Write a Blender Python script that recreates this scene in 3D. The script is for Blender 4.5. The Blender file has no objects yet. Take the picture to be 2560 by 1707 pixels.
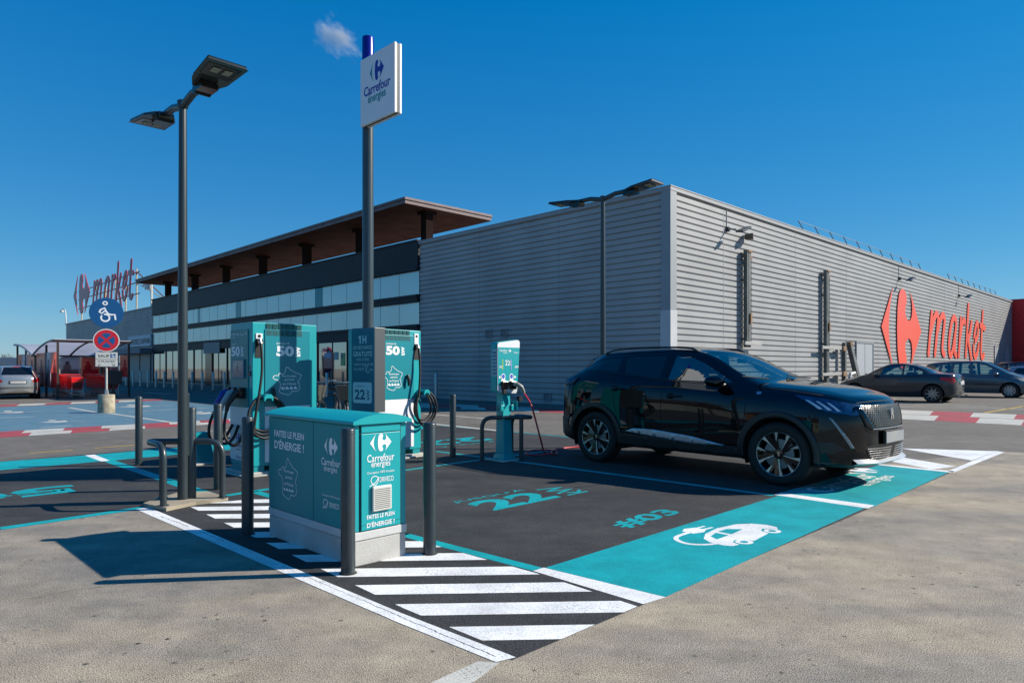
import bpy, bmesh, math, random
from mathutils import Vector, Matrix
from mathutils.bvhtree import BVHTree
from mathutils.geometry import tessellate_polygon
random.seed(7)
sc = bpy.context.scene
COL = sc.collection
PI = math.pi
R = math.radians
EYE = 1.29

# ------------------------------------------------------------------ camera
cd = bpy.data.cameras.new('camera'); cam = bpy.data.objects.new('camera', cd); COL.objects.link(cam)
cam.location = (0, 0, EYE); cam.rotation_euler = (PI/2, 0, 0)
cd.lens = 24.0; cd.sensor_width = 36.0; cd.shift_y = 0.0264; cd.clip_end = 4000; cd.clip_start = 0.05
sc.camera = cam
# ------------------------------------------------------------------ sky and sun
SUN_EL, SUN_AZ = 32.0, 7.0          # azimuth measured from +X towards +Y
w = bpy.data.worlds.new('World'); sc.world = w; w.use_nodes = True
nt = w.node_tree; nt.nodes.clear()
sky = nt.nodes.new('ShaderNodeTexSky'); sky.sky_type = 'NISHITA'; sky.sun_disc = False
sky.sun_elevation = R(SUN_EL); sky.sun_rotation = R(90 - SUN_AZ)
sky.air_density = 1.0; sky.dust_density = 0.0; sky.ozone_density = 4.0; sky.altitude = 100
hs = nt.nodes.new('ShaderNodeHueSaturation'); hs.inputs['Saturation'].default_value = 1.38; hs.inputs['Hue'].default_value = .494
bg = nt.nodes.new('ShaderNodeBackground'); bg.inputs[1].default_value = 0.10
wo = nt.nodes.new('ShaderNodeOutputWorld'); NL = nt.links.new
NL(sky.outputs[0], hs.inputs['Color'])
sp_ = nt.nodes.new('ShaderNodeSeparateColor'); cb_ = nt.nodes.new('ShaderNodeCombineColor'); NL(hs.outputs[0], sp_.inputs[0])
for ch, (k_, g_) in enumerate(((.34, .76), (.50, .60), (.655, .42))):      # roll off the bright horizon as the photograph does
    sc1 = nt.nodes.new('ShaderNodeMath'); sc1.operation = 'MULTIPLY'; NL(sp_.outputs[ch], sc1.inputs[0]); sc1.inputs[1].default_value = .117; sc1.use_clamp = False
    mx_ = nt.nodes.new('ShaderNodeMath'); mx_.operation = 'MAXIMUM'; NL(sc1.outputs[0], mx_.inputs[0]); mx_.inputs[1].default_value = .0008
    pw = nt.nodes.new('ShaderNodeMath'); pw.operation = 'POWER'; NL(mx_.outputs[0], pw.inputs[0]); pw.inputs[1].default_value = g_
    ml = nt.nodes.new('ShaderNodeMath'); ml.operation = 'MULTIPLY'; NL(pw.outputs[0], ml.inputs[0]); ml.inputs[1].default_value = k_/.123
    NL(ml.outputs[0], cb_.inputs[ch])
NL(cb_.outputs[0], bg.inputs[0]); NL(bg.outputs[0], wo.inputs[0])
sl = bpy.data.lights.new('sun', 'SUN'); sl.energy = 5.0; sl.angle = R(0.5); sl.color = (1.0, 0.925, 0.80)
so = bpy.data.objects.new('sun', sl); COL.objects.link(so)
sd = Vector((math.cos(R(SUN_AZ))*math.cos(R(SUN_EL)), math.sin(R(SUN_AZ))*math.cos(R(SUN_EL)), math.sin(R(SUN_EL))))
so.rotation_euler = sd.to_track_quat('Z', 'Y').to_euler(); so.location = sd*60
sc.view_settings.view_transform = 'Standard'; sc.view_settings.look = 'None'
sc.view_settings.exposure = 0.50; sc.view_settings.gamma = 1.0
sc.render.engine = 'CYCLES'
try:
    sc.cycles.use_denoising = True; sc.cycles.max_bounces = 8; sc.cycles.glossy_bounces = 4; sc.cycles.transmission_bounces = 6; sc.cycles.transparent_max_bounces = 12
except Exception: pass

# ------------------------------------------------------------------ materials
MATS = {}
def mat(name, col, rough=.5, metal=0., var=0., vs=3., bump=0., bs=60., col2=None, spec=.5, coat=0., detail=4, dark=None, emis=None):
    if name in MATS: return MATS[name]
    m = bpy.data.materials.new(name); m.use_nodes = True; MATS[name] = m
    t = m.node_tree; b = t.nodes['Principled BSDF']
    b.inputs['Roughness'].default_value = rough; b.inputs['Metallic'].default_value = metal
    b.inputs['Specular IOR Level'].default_value = spec
    if coat: b.inputs['Coat Weight'].default_value = coat; b.inputs['Coat Roughness'].default_value = .02
    tc = t.nodes.new('ShaderNodeTexCoord')
    n = t.nodes.new('ShaderNodeTexNoise'); n.inputs['Scale'].default_value = vs; n.inputs['Detail'].default_value = detail
    t.links.new(tc.outputs['Object'], n.inputs['Vector'])
    mx = t.nodes.new('ShaderNodeMix'); mx.data_type = 'RGBA'
    c2 = col2 or tuple(c*(1-var) for c in col)
    mx.inputs[6].default_value = (*col, 1); mx.inputs[7].default_value = (*c2, 1)
    cr = t.nodes.new('ShaderNodeMapRange'); cr.inputs[1].default_value = .35; cr.inputs[2].default_value = .65
    t.links.new(n.outputs[0], cr.inputs[0]); t.links.new(cr.outputs[0], mx.inputs[0]); t.links.new(mx.outputs[2], b.inputs['Base Color'])
    if var or col2:
        rr = t.nodes.new('ShaderNodeMapRange'); rr.inputs[3].default_value = max(0, rough-.04); rr.inputs[4].default_value = min(1, rough+.06)
        t.links.new(n.outputs[0], rr.inputs[0]); t.links.new(rr.outputs[0], b.inputs['Roughness'])
    if bump:
        n2 = t.nodes.new('ShaderNodeTexNoise'); n2.inputs['Scale'].default_value = bs; n2.inputs['Detail'].default_value = 3
        t.links.new(tc.outputs['Object'], n2.inputs['Vector'])
        bp = t.nodes.new('ShaderNodeBump'); bp.inputs['Strength'].default_value = bump; bp.inputs['Distance'].default_value = .01
        t.links.new(n2.outputs[0], bp.inputs['Height']); t.links.new(bp.outputs[0], b.inputs['Normal'])
    if emis: b.inputs['Emission Color'].default_value = (*emis[0], 1); b.inputs['Emission Strength'].default_value = emis[1]
    return m

def asphalt(name, cA, cB, cPit, fine=120., patch=.35, contrast=.5, pits=.12, band=None):
    """two-tone patches, fine stone speckle, sparse dark pits"""
    m = bpy.data.materials.new(name); m.use_nodes = True; MATS[name] = m
    t = m.node_tree; b = t.nodes['Principled BSDF']; L = t.links.new
    b.inputs['Roughness'].default_value = .85; b.inputs['Specular IOR Level'].default_value = .3
    tc = t.nodes.new('ShaderNodeTexCoord')
    def noise(s, d=4, rough=.55):
        n = t.nodes.new('ShaderNodeTexNoise'); n.inputs['Scale'].default_value = s; n.inputs['Detail'].default_value = d
        n.inputs['Roughness'].default_value = rough; L(tc.outputs['Object'], n.inputs['Vector']); return n
    def rng(src, a, bb, c=0., d=1.):
        r = t.nodes.new('ShaderNodeMapRange'); r.inputs[1].default_value = a; r.inputs[2].default_value = bb
        r.inputs[3].default_value = c; r.inputs[4].default_value = d; L(src, r.inputs[0]); return r.outputs[0]
    def mix(f, a, bb, mode='MIX'):
        x = t.nodes.new('ShaderNodeMix'); x.data_type = 'RGBA'; x.blend_type = mode
        if isinstance(f, float): x.inputs[0].default_value = f
        else: L(f, x.inputs[0])
        for i, v in ((6, a), (7, bb)):
            if isinstance(v, tuple): x.inputs[i].default_value = (*v, 1)
            else: L(v, x.inputs[i])
        return x.outputs[2]
    mp_ = t.nodes.new('ShaderNodeMapping'); mp_.inputs['Scale'].default_value = (.55, 1.5, 1); mp_.inputs['Rotation'].default_value = (0, 0, .25); L(tc.outputs['Object'], mp_.inputs[0])
    bn = noise(patch, 6, .66); L(mp_.outputs[0], bn.inputs['Vector']); big = rng(bn.outputs[0], .38, .62)
    c = mix(big, cA, cB)
    mid = rng(noise(3.2, 9, .74).outputs[0], .3, .7, .70, 1.24)
    fn = noise(fine, 2, .7)
    sp = rng(fn.outputs[0], .36, .64, 1-contrast, 1+contrast)
    vm = t.nodes.new('ShaderNodeVectorMath'); vm.operation = 'SCALE'; L(c, vm.inputs[0]); L(sp, vm.inputs['Scale'])
    vm2 = t.nodes.new('ShaderNodeVectorMath'); vm2.operation = 'SCALE'; L(vm.outputs[0], vm2.inputs[0]); L(mid, vm2.inputs['Scale'])
    vo = t.nodes.new('ShaderNodeTexVoronoi'); vo.inputs['Scale'].default_value = 9.; L(tc.outputs['Object'], vo.inputs['Vector'])
    vo2 = t.nodes.new('ShaderNodeTexVoronoi'); vo2.inputs['Scale'].default_value = 38.; L(tc.outputs['Object'], vo2.inputs['Vector'])
    pn = rng(noise(1.1, 3).outputs[0], .45, .62, .3, 1.)
    p1 = rng(vo.outputs['Distance'], .06, pits, 1., 0.)
    p2 = rng(vo2.outputs['Distance'], .12, .24, 1., 0.)
    pm = t.nodes.new('ShaderNodeMath'); pm.operation = 'MAXIMUM'; L(p1, pm.inputs[0])
    pq = t.nodes.new('ShaderNodeMath'); pq.operation = 'MULTIPLY'; L(p2, pq.inputs[0]); pq.inputs[1].default_value = .55; L(pq.outputs[0], pm.inputs[1])
    pz = t.nodes.new('ShaderNodeMath'); pz.operation = 'MULTIPLY'; L(pm.outputs[0], pz.inputs[0]); L(pn, pz.inputs[1])
    cc = mix(pz.outputs[0], vm2.outputs[0], cPit)
    L(cc, b.inputs['Base Color'])
    bp = t.nodes.new('ShaderNodeBump'); bp.inputs['Strength'].default_value = .2; bp.inputs['Distance'].default_value = .003
    L(fn.outputs[0], bp.inputs['Height']); L(bp.outputs[0], b.inputs['Normal'])
    return m

def paint(name, col, under=(.045, .043, .042), wear=.55, scale=70., big=.5):
    """road paint: small worn specks where the asphalt shows"""
    m = bpy.data.materials.new(name); m.use_nodes = True; MATS[name] = m
    t = m.node_tree; b = t.nodes['Principled BSDF']; L = t.links.new
    b.inputs['Roughness'].default_value = .62; b.inputs['Specular IOR Level'].default_value = .35
    tc = t.nodes.new('ShaderNodeTexCoord')
    def noise(s, d=3, r_=.6):
        n = t.nodes.new('ShaderNodeTexNoise'); n.inputs['Scale'].default_value = s; n.inputs['Detail'].default_value = d; n.inputs['Roughness'].default_value = r_
        L(tc.outputs['Object'], n.inputs['Vector']); return n.outputs[0]
    a = noise(scale); g = noise(1.6, 5)
    ad = t.nodes.new('ShaderNodeMath'); ad.operation = 'MULTIPLY_ADD'; L(g, ad.inputs[0]); ad.inputs[1].default_value = big; L(a, ad.inputs[2])
    r = t.nodes.new('ShaderNodeMapRange'); r.inputs[1].default_value = wear+big*.5; r.inputs[2].default_value = wear+big*.5+.06; L(ad.outputs[0], r.inputs[0])
    tone = t.nodes.new('ShaderNodeMapRange'); tone.inputs[1].default_value = .3; tone.inputs[2].default_value = .7; tone.inputs[3].default_value = .72; tone.inputs[4].default_value = 1.14; L(noise(2.4, 8, .7), tone.inputs[0])
    tone2 = t.nodes.new('ShaderNodeMapRange'); tone2.inputs[1].default_value = .3; tone2.inputs[2].default_value = .7; tone2.inputs[3].default_value = .74; tone2.inputs[4].default_value = 1.2; L(noise(110., 2), tone2.inputs[0])
    mm = t.nodes.new('ShaderNodeMath'); mm.operation = 'MULTIPLY'; L(tone.outputs[0], mm.inputs[0]); L(tone2.outputs[0], mm.inputs[1])
    vm = t.nodes.new('ShaderNodeVectorMath'); vm.operation = 'SCALE'; vm.inputs[0].default_value = col; L(mm.outputs[0], vm.inputs['Scale'])
    x = t.nodes.new('ShaderNodeMix'); x.data_type = 'RGBA'; L(r.outputs[0], x.inputs[0]); L(vm.outputs[0], x.inputs[6]); x.inputs[7].default_value = (*under, 1)
    L(x.outputs[2], b.inputs['Base Color'])
    bp = t.nodes.new('ShaderNodeBump'); bp.inputs['Strength'].default_value = .35; bp.inputs['Distance'].default_value = .004
    L(noise(130., 2), bp.inputs['Height']); L(bp.outputs[0], b.inputs['Normal'])
    return m

def glassmat(name, tint=(.8, .9, .88), alpha=.35, rough=.01):
    """car glass: fresnel mirror over a tinted see-through pane"""
    m = bpy.data.materials.new(name); m.use_nodes = True; MATS[name] = m
    t = m.node_tree; t.nodes.clear(); L = t.links.new
    o = t.nodes.new('ShaderNodeOutputMaterial'); tr = t.nodes.new('ShaderNodeBsdfTransparent'); tr.inputs[0].default_value = (*tint, 1)
    gl = t.nodes.new('ShaderNodeBsdfGlossy'); gl.inputs['Roughness'].default_value = rough
    fr = t.nodes.new('ShaderNodeFresnel'); fr.inputs[0].default_value = 1.5
    mp = t.nodes.new('ShaderNodeMapRange'); mp.inputs[3].default_value = alpha*.3; mp.inputs[4].default_value = 1.; L(fr.outputs[0], mp.inputs[0])
    mx = t.nodes.new('ShaderNodeMixShader'); L(mp.outputs[0], mx.inputs[0]); L(tr.outputs[0], mx.inputs[1]); L(gl.outputs[0], mx.inputs[2]); L(mx.outputs[0], o.inputs[0])
    return m

TEAL = mat('teal_paint', (.003, .33, .36), .38, var=.05, vs=1.5)
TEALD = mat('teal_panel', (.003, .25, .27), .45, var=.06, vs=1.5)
TEALF = mat('teal_film', (.003, .22, .27), .35, var=.05, vs=2)
LTEXT = mat('white_lettering', (.80, .82, .84), .5, var=.03)
LTEAL = mat('teal_lettering', (.003, .25, .28), .5, var=.03)
NAVY = mat('navy_lettering', (.010, .012, .30), .4, var=.03)
GREYP = mat('grey_painted_metal', (.026, .038, .044), .32, var=.15, vs=6, spec=.6)
DARKP = mat('charcoal_paint', (.035, .045, .052), .35, var=.2, vs=5)
WHITEP = mat('white_panel', (.74, .75, .77), .4, var=.04)
LTGREY = mat('light_grey_plastic', (.58, .57, .54), .45, var=.06)
CONC = mat('pale_concrete', (.50, .48, .44), .85, var=.18, vs=4, bump=.3, bs=90)
CONCO = mat('weathered_concrete', (.42, .37, .27), .9, col2=(.24, .21, .15), vs=7, bump=.6, bs=40)
CLAD = mat('grey_cladding', (.355, .358, .36), .5, 0., var=.16, vs=.55, detail=8)
CLADD = mat('grey_flashing', (.27, .29, .31), .5, 0., var=.1, vs=1.2)
FASC = mat('dark_fascia', (.014, .015, .022), .5, 0, col2=(.024, .026, .033), vs=.8, spec=.2)
SOFF = mat('red_brown_soffit', (.085, .029, .016), .8, col2=(.055, .019, .011), vs=1.1, spec=.05)
ROOFE = mat('brown_roof_edge', (.15, .10, .10), .5, 0, col2=(.11, .07, .07), vs=2.)
WINP = mat('pale_glass_panel', (.48, .58, .58), .22, .45, var=.06, vs=.5)
WINS = mat('shopfront_glass', (.36, .37, .36), .015, 1.0, var=.04, vs=1.)
BLACK = mat('black_rubber', (.010, .010, .011), .55, var=.2, vs=20)
BLKG = mat('black_gloss_plastic', (.006, .006, .007), .12)
BLKP = mat('black_plastic', (.014, .015, .017), .45, var=.2, vs=30)
STEEL = mat('brushed_steel', (.42, .42, .42), .35, .85, var=.1, vs=12)
GALV = mat('galvanised_steel', (.34, .35, .36), .5, .6, col2=(.24, .25, .26), vs=9)
REDP = mat('red_paint', (.55, .015, .018), .4, var=.1)
CORAL = mat('coral_red_sheet', (.80, .105, .065), .45, var=.05, vs=.7)
MAUVE = mat('mauve_acrylic', (.42, .05, .075), .35, var=.1)
BLUEP = mat('blue_sign_film', (.004, .075, .22), .4, var=.03)
REDB = mat('red_wall_cladding', (.75, .008, .018), .4, .1, var=.1)

def translucent(name, col, f=.55):
    m = bpy.data.materials.new(name); m.use_nodes = True; MATS[name] = m; t = m.node_tree; L = t.links.new; b = t.nodes['Principled BSDF']
    b.inputs['Base Color'].default_value = (*col, 1); b.inputs['Roughness'].default_value = .3
    tc = t.nodes.new('ShaderNodeTexCoord'); n = t.nodes.new('ShaderNodeTexNoise'); n.inputs['Scale'].default_value = 1.5; L(tc.outputs['Object'], n.inputs['Vector'])
    tr = t.nodes.new('ShaderNodeBsdfTranslucent'); tr.inputs[0].default_value = (*[min(1, c*1.3) for c in col], 1)
    mr = t.nodes.new('ShaderNodeMapRange'); mr.inputs[3].default_value = f-.1; mr.inputs[4].default_value = f+.1; L(n.outputs[0], mr.inputs[0])
    mx = t.nodes.new('ShaderNodeMixShader'); L(mr.outputs[0], mx.inputs[0]); L(b.outputs[0], mx.inputs[1]); L(tr.outputs[0], mx.inputs[2]); L(mx.outputs[0], t.nodes['Material Output'].inputs[0]); return m
# ------------------------------------------------------------------ mesh helpers
class MB:
    def __init__(s): s.v = []; s.f = []; s.mi = []
    def add(s, vs, fs, mi=0):
        o = len(s.v); s.v += [tuple(p) for p in vs]; s.f += [tuple(o+i for i in f) for f in fs]; s.mi += [mi]*len(fs); return s
    def box(s, a, b, mi=0):
        x0, y0, z0 = [min(a[i], b[i]) for i in range(3)]; x1, y1, z1 = [max(a[i], b[i]) for i in range(3)]
        v = [(x0,y0,z0),(x1,y0,z0),(x1,y1,z0),(x0,y1,z0),(x0,y0,z1),(x1,y0,z1),(x1,y1,z1),(x0,y1,z1)]
        return s.add(v, [(0,3,2,1),(4,5,6,7),(0,1,5,4),(1,2,6,5),(2,3,7,6),(3,0,4,7)], mi)
    def hexa(s, lo, hi, mi=0):
        return s.add(list(lo)+list(hi), [(0,3,2,1),(4,5,6,7),(0,1,5,4),(1,2,6,5),(2,3,7,6),(3,0,4,7)], mi)
    def tube(s, pts, r, n=10, cap=True, mi=0, closed=False):
        P = [Vector(p) for p in pts]; m = len(P); rr = r if isinstance(r, (list, tuple)) else [r]*m
        T = []
        for i in range(m):
            a = P[i-1] if (i > 0 or closed) else P[i]; b = P[(i+1) % m] if (i < m-1 or closed) else P[i]
            T.append((b-a).normalized())
        up = Vector((0, 0, 1)) if abs(T[0].z) < .9 else Vector((1, 0, 0))
        nrm = (up - T[0]*up.dot(T[0])).normalized(); vs = []
        for i in range(m):
            nrm = nrm - T[i]*nrm.dot(T[i])
            if nrm.length < 1e-6: nrm = T[i].orthogonal()
            nrm.normalize(); bi = T[i].cross(nrm)
            for k in range(n):
                a = 2*PI*k/n; vs.append(P[i] + (nrm*math.cos(a)+bi*math.sin(a))*rr[i])
        fs = []
        for i in range(m if closed else m-1):
            j = (i+1) % m
            for k in range(n): fs.append((i*n+k, i*n+(k+1) % n, j*n+(k+1) % n, j*n+k))
        if cap and not closed: fs.append(tuple(range(n))[::-1]); fs.append(tuple((m-1)*n+k for k in range(n)))
        return s.add(vs, fs, mi)
    def lathe(s, prof, n=24, c=(0,0,0), axis='z', mi=0, caps=False):
        vs = []; m = len(prof)
        for k in range(n):
            a = 2*PI*k/n
            for r_, h in prof:
                p = (r_*math.cos(a), r_*math.sin(a), h)
                if axis == 'y': p = (p[0], -h, p[1])
                if axis == 'x': p = (h, p[0], p[1])
                vs.append((p[0]+c[0], p[1]+c[1], p[2]+c[2]))
        fs = [(k*m+i, ((k+1) % n)*m+i, ((k+1) % n)*m+i+1, k*m+i+1) for k in range(n) for i in range(m-1)]
        if caps: fs.append(tuple(k*m for k in range(n))[::-1]); fs.append(tuple(k*m+m-1 for k in range(n)))
        return s.add(vs, fs, mi)
    def shape(s, polys, o, X, Y, off=.001, th=0., mi=0, st=.0002):
        """2D outlines (lists of (x, y)) laid on a plane at origin o with axes X, Y; thickness th back from the front"""
        o, X, Y = Vector(o), Vector(X), Vector(Y); N = X.cross(Y).normalized()
        for k, poly in enumerate(polys):
            tri = tessellate_polygon([[Vector((p[0], p[1], 0)) for p in poly]])
            d = N*(off + (k % 8)*st)
            front = [o+X*p[0]+Y*p[1]+d+N*th for p in poly]; n = len(poly)
            fx = []
            for a, b, c in tri:
                q = (Vector(poly[b])-Vector(poly[a])).cross(Vector(poly[c])-Vector(poly[a]))
                fx.append((a, b, c) if q > 0 else (a, c, b))
            s.add(front, fx, mi)
            if th:
                back = [o+X*p[0]+Y*p[1]+d for p in poly]
                s.add(front+back, [(i, (i+1) % n, n+(i+1) % n, n+i) for i in range(n)], mi)
        return s
    def mesh2(s, vf, o, X, Y, off=.001, th=0., mi=0):
        v, f = vf; o, X, Y = Vector(o), Vector(X), Vector(Y); N = X.cross(Y).normalized()
        return s.add([o+X*p[0]+Y*p[1]+N*(off+th) for p in v], f, mi)
    def build(s, name, m, parent=None, smooth=False, bevel=0, xf=None, seg=2):
        me = bpy.data.meshes.new(name)
        vs = [xf @ Vector(p) for p in s.v] if xf else s.v
        me.from_pydata([tuple(p) for p in vs], [], s.f)
        ms = m if isinstance(m, (list, tuple)) else [m]
        for q in ms: me.materials.append(q)
        if len(ms) > 1: me.polygons.foreach_set('material_index', s.mi)
        me.update(); me.validate()
        if smooth:
            me.polygons.foreach_set('use_smooth', [True]*len(me.polygons))
            try: me.set_sharp_from_angle(angle=R(smooth if smooth > 1 else 40))
            except Exception: pass
        o = bpy.data.objects.new(name, me); COL.objects.link(o)
        if parent: o.parent = parent
        if bevel:
            b = o.modifiers.new('bevel', 'BEVEL'); b.width = bevel; b.segments = seg; b.limit_method = 'ANGLE'; b.angle_limit = R(50); b.harden_normals = False
        return o

def tag(o, label=None, cat=None, group=None, kind=None):
    if label: o['label'] = label
    if cat: o['category'] = cat
    if group: o['group'] = group
    if kind: o['kind'] = kind
    return o
def thing(name, label, cat, loc=(0,0,0), rz=0., group=None):
    o = bpy.data.objects.new(name, None); COL.objects.link(o); o.location = loc; o.rotation_euler = (0, 0, rz); o.empty_display_size = .2
    return tag(o, label, cat, group)
def copy_tree(o, parent=None):
    c = o.copy(); COL.objects.link(c)
    if parent: c.parent = parent
    for ch in [x for x in o.children]: copy_tree(ch, c)
    return c

FONT = {}
def text2(s, bold=0., sp=1.):
    """text as a flat mesh scaled to unit box; returns (verts, faces, aspect)"""
    key = (s, bold, sp)
    if key in FONT: return FONT[key]
    c = bpy.data.curves.new('t', 'FONT'); c.body = s; c.size = 1; c.offset = bold; c.resolution_u = 3; c.space_character = sp; c.space_line = .85; c.align_x = 'CENTER'
    o = bpy.data.objects.new('t', c); COL.objects.link(o)
    dg = bpy.context.evaluated_depsgraph_get(); me = bpy.data.meshes.new_from_object(o.evaluated_get(dg))
    v = [(p.co.x, p.co.y) for p in me.vertices]; f = [tuple(p.vertices) for p in me.polygons]
    ff = []
    for q in f:
        a = sum(v[q[i]][0]*v[q[(i+1) % len(q)]][1]-v[q[(i+1) % len(q)]][0]*v[q[i]][1] for i in range(len(q)))
        ff.append(q if a > 0 else q[::-1])
    bpy.data.objects.remove(o); bpy.data.curves.remove(c); bpy.data.meshes.remove(me)
    x0 = min(p[0] for p in v); x1 = max(p[0] for p in v); y0 = min(p[1] for p in v); y1 = max(p[1] for p in v)
    v = [((p[0]-x0)/(x1-x0), (p[1]-y0)/(y1-y0)) for p in v]
    FONT[key] = (v, ff, (x1-x0)/(y1-y0)); return FONT[key]
def put_text(mb, s, o, X, Y, w=None, h=None, bold=0., sp=1., off=.0015, anchor=0., mi=0):
    """o = lower-left (anchor 0), centre (.5); X, Y unit axes"""
    v, f, asp = text2(s, bold, sp)
    if w is None: w = h*asp
    if h is None: h = w/asp
    X = Vector(X)*w; Y = Vector(Y)*h; o = Vector(o) - X*anchor
    mb.mesh2((v, f), o, X, Y, off, mi=mi)

def ribbon(pts, wd, n=6):
    """round-ended thick polyline outline in 2D; wd scalar"""
    P = [Vector(p) for p in pts]; Lf = []; Rt = []
    for i, p in enumerate(P):
        a = P[max(i-1, 0)]; b = P[min(i+1, len(P)-1)]; d = (b-a).normalized(); nn = Vector((-d.y, d.x))
        Lf.append(p+nn*wd/2); Rt.append(p-nn*wd/2)
    d0 = (P[0]-P[1]).normalized(); d1 = (P[-1]-P[-2]).normalized()
    def capp(c, d):
        a0 = math.atan2(d.y, d.x); return [c+Vector((math.cos(a0+t), math.sin(a0+t)))*wd/2 for t in [PI/2-PI*k/n for k in range(1, n)]]
    out = Lf + capp(P[-1], d1) + Rt[::-1] + capp(P[0], d0)
    return [(p.x, p.y) for p in out]
def smooth2(pts, k=4):
    P = [Vector(p) for p in pts]; out = []
    for i in range(len(P)-1):
        a, b, c, d = P[max(i-1, 0)], P[i], P[i+1], P[min(i+2, len(P)-1)]
        for j in range(k):
            t = j/k; out.append(.5*((2*b)+(c-a)*t+(2*a-5*b+4*c-d)*t*t+(3*b-a-3*c+d)*t**3))
    out.append(P[-1]); return out
LOGO_L = [(0,.5),(.27,0),(.205,.2),(.175,.36),(.165,.5),(.175,.64),(.205,.8),(.27,1)]
_t = [(.62,.625),(.58,.66),(.565,.72),(.575,.78),(.60,.84),(.605,.90),(.58,.965),(.52,1.0),(.455,.985),(.41,.92),(.375,.76),(.36,.5)]
_r = [(.70,.99),(.74,.86),(.75,.76),(.735,.67),(.70,.625),(.66,.61)]
LOGO_M = [(1.0,.5)] + _r + _t + [(x, 1-y) for x, y in _t[::-1][1:]] + [(x, 1-y) for x, y in _r[::-1]]
LOGO_M = LOGO_M[::1]
MARKET = [[(.015,0),(.06,1.0)], [(.045,.55),(.085,.85),(.125,1.0),(.15,.9),(.13,.5),(.105,0)], [(.135,.55),(.175,.85),(.215,1.0),(.245,.9),(.225,.5),(.21,.12),(.24,0)],
    [(.43,.93),(.395,1.0),(.355,.85),(.32,.45),(.315,.12),(.34,-.02),(.375,.15),(.41,.55)], [(.43,.85),(.41,.45),(.405,.1),(.43,-.01)],
    [(.475,0),(.51,1.0)], [(.50,.55),(.53,.85),(.56,.98),(.58,.93)],
    [(.595,0),(.645,1.42)], [(.70,.95),(.665,.62),(.635,.5)], [(.635,.5),(.665,.2),(.69,-.05),(.705,-.22)],
    [(.745,.42),(.80,.52),(.83,.75),(.815,.97),(.78,.85),(.745,.45),(.745,.1),(.775,-.02),(.815,.12),(.84,.35)],
    [(.925,1.33),(.895,.5),(.89,.08),(.915,-.04),(.945,.05)], [(.875,.92),(.965,.86)]]
FRANCE = [(.46,1.0),(.53,.97),(.58,.90),(.66,.86),(.74,.80),(.86,.76),(.97,.71),(.93,.60),(.88,.52),(.84,.44),(.90,.40),(.88,.33),(.92,.26),(.90,.18),(.80,.11),(.70,.13),(.62,.11),(.60,.04),(.52,.0),(.40,.03),(.28,.07),(.21,.12),(.24,.25),(.25,.38),(.22,.47),(.15,.54),(.06,.56),(.0,.62),(.03,.68),(.11,.70),(.18,.68),(.20,.76),(.26,.78),(.30,.73),(.37,.77),(.42,.83),(.43,.93)]
def outline(pts, wd, closed=True):
    """thin line quads along a polyline"""
    out = []; n = len(pts)
    for i in range(n if closed else n-1):
        a = Vector(pts[i]); b = Vector(pts[(i+1) % n]); d = (b-a)
        if d.length < 1e-6: continue
        d.normalize(); nn = Vector((-d.y, d.x))*wd/2; e = d*wd*.3
        out.append([tuple(a-e-nn), tuple(b+e-nn), tuple(b+e+nn), tuple(a-e+nn)])
    return out
def scaled(polys, sx, sy, ox=0., oy=0.): return [[(ox+x*sx, oy+y*sy) for x, y in p] for p in polys]

# ------------------------------------------------------------------ pixel of the photo -> place on the ground / on a wall
F = 1706.7
def G(x, y, z=0.):
    Y = F*(EYE-z)/(y-921.); return Vector(((x-1280)/F*Y, Y, z))
def AT(x, y, Y): return Vector(((x-1280)/F*Y, Y, EYE+(921.-y)/F*Y))
U = Vector((.7059, .7083, 0)); V = Vector((-.7083, .7059, 0)); AU = math.atan2(U.y, U.x)
# building corner and axes
BC = Vector((4.90, 21.17, 0)); BU = Vector((.7163, .6978, 0)); BV = Vector((-.6978, .7163, 0)); AB = math.atan2(BU.y, BU.x)
def bl(x, y, z=0.): return BC + BU*x + BV*y + Vector((0, 0, z))

# ------------------------------------------------------------------ ground
def flat(name, polys, z, m, label=None):
    mb = MB()
    for p in polys:
        pts = [Vector((q[0], q[1])) for q in p]
        mb.shape([[(q.x, q.y) for q in pts]], (0, 0, z*.35), (1, 0, 0), (0, 1, 0), off=0, st=0)
    o = mb.build(name, m); tag(o, label, None, None, 'structure'); return o
GND = asphalt('aged_asphalt', (.37, .31, .225), (.205, .188, .165), (.02, .019, .018), fine=190., patch=.42, contrast=1.0, pits=.15)
GND2 = asphalt('road_asphalt', (.165, .148, .128), (.125, .115, .10), (.03, .028, .026), fine=70., patch=.3, contrast=.22, pits=.07)
DASP = asphalt('fresh_dark_asphalt', (.032, .033, .035), (.052, .051, .050), (.012, .012, .012), fine=130., patch=.7, contrast=.9, pits=.08)
PW = paint('white_road_paint', (.84, .84, .83), wear=.635, big=.35, scale=95)
PWO = paint('old_white_paint', (.55, .53, .47), under=(.16, .145, .12), wear=.62)
PT = paint('teal_road_paint', (.003, .35, .38), wear=.67, big=.3, scale=100)
PR = paint('red_road_paint', (.42, .06, .065), under=(.16, .13, .12), wear=.58)
PB = paint('blue_road_paint', (.10, .21, .28), under=(.17, .19, .20), wear=.57)
PY = paint('yellow_road_paint', (.55, .36, .05), under=(.16, .145, .12), wear=.6)

mb = MB(); nx = 1
mb.add([(-1500,-600,0),(1500,-600,0),(1500,2500,0),(-1500,2500,0)], [(0,1,2,3)])
tag(mb.build('ground', GND), 'worn pale asphalt of the car park', None, None, 'structure')
# darker driving lane between the charging bays and the shop
def P2(x, y): g = G(x, y); return (g.x, g.y)
def line_far(p, q, ext):   # extend the ray p->q by ext metres beyond q
    a, b = Vector(p), Vector(q); d = (b-a).normalized(); return tuple(b+d*ext)
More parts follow.
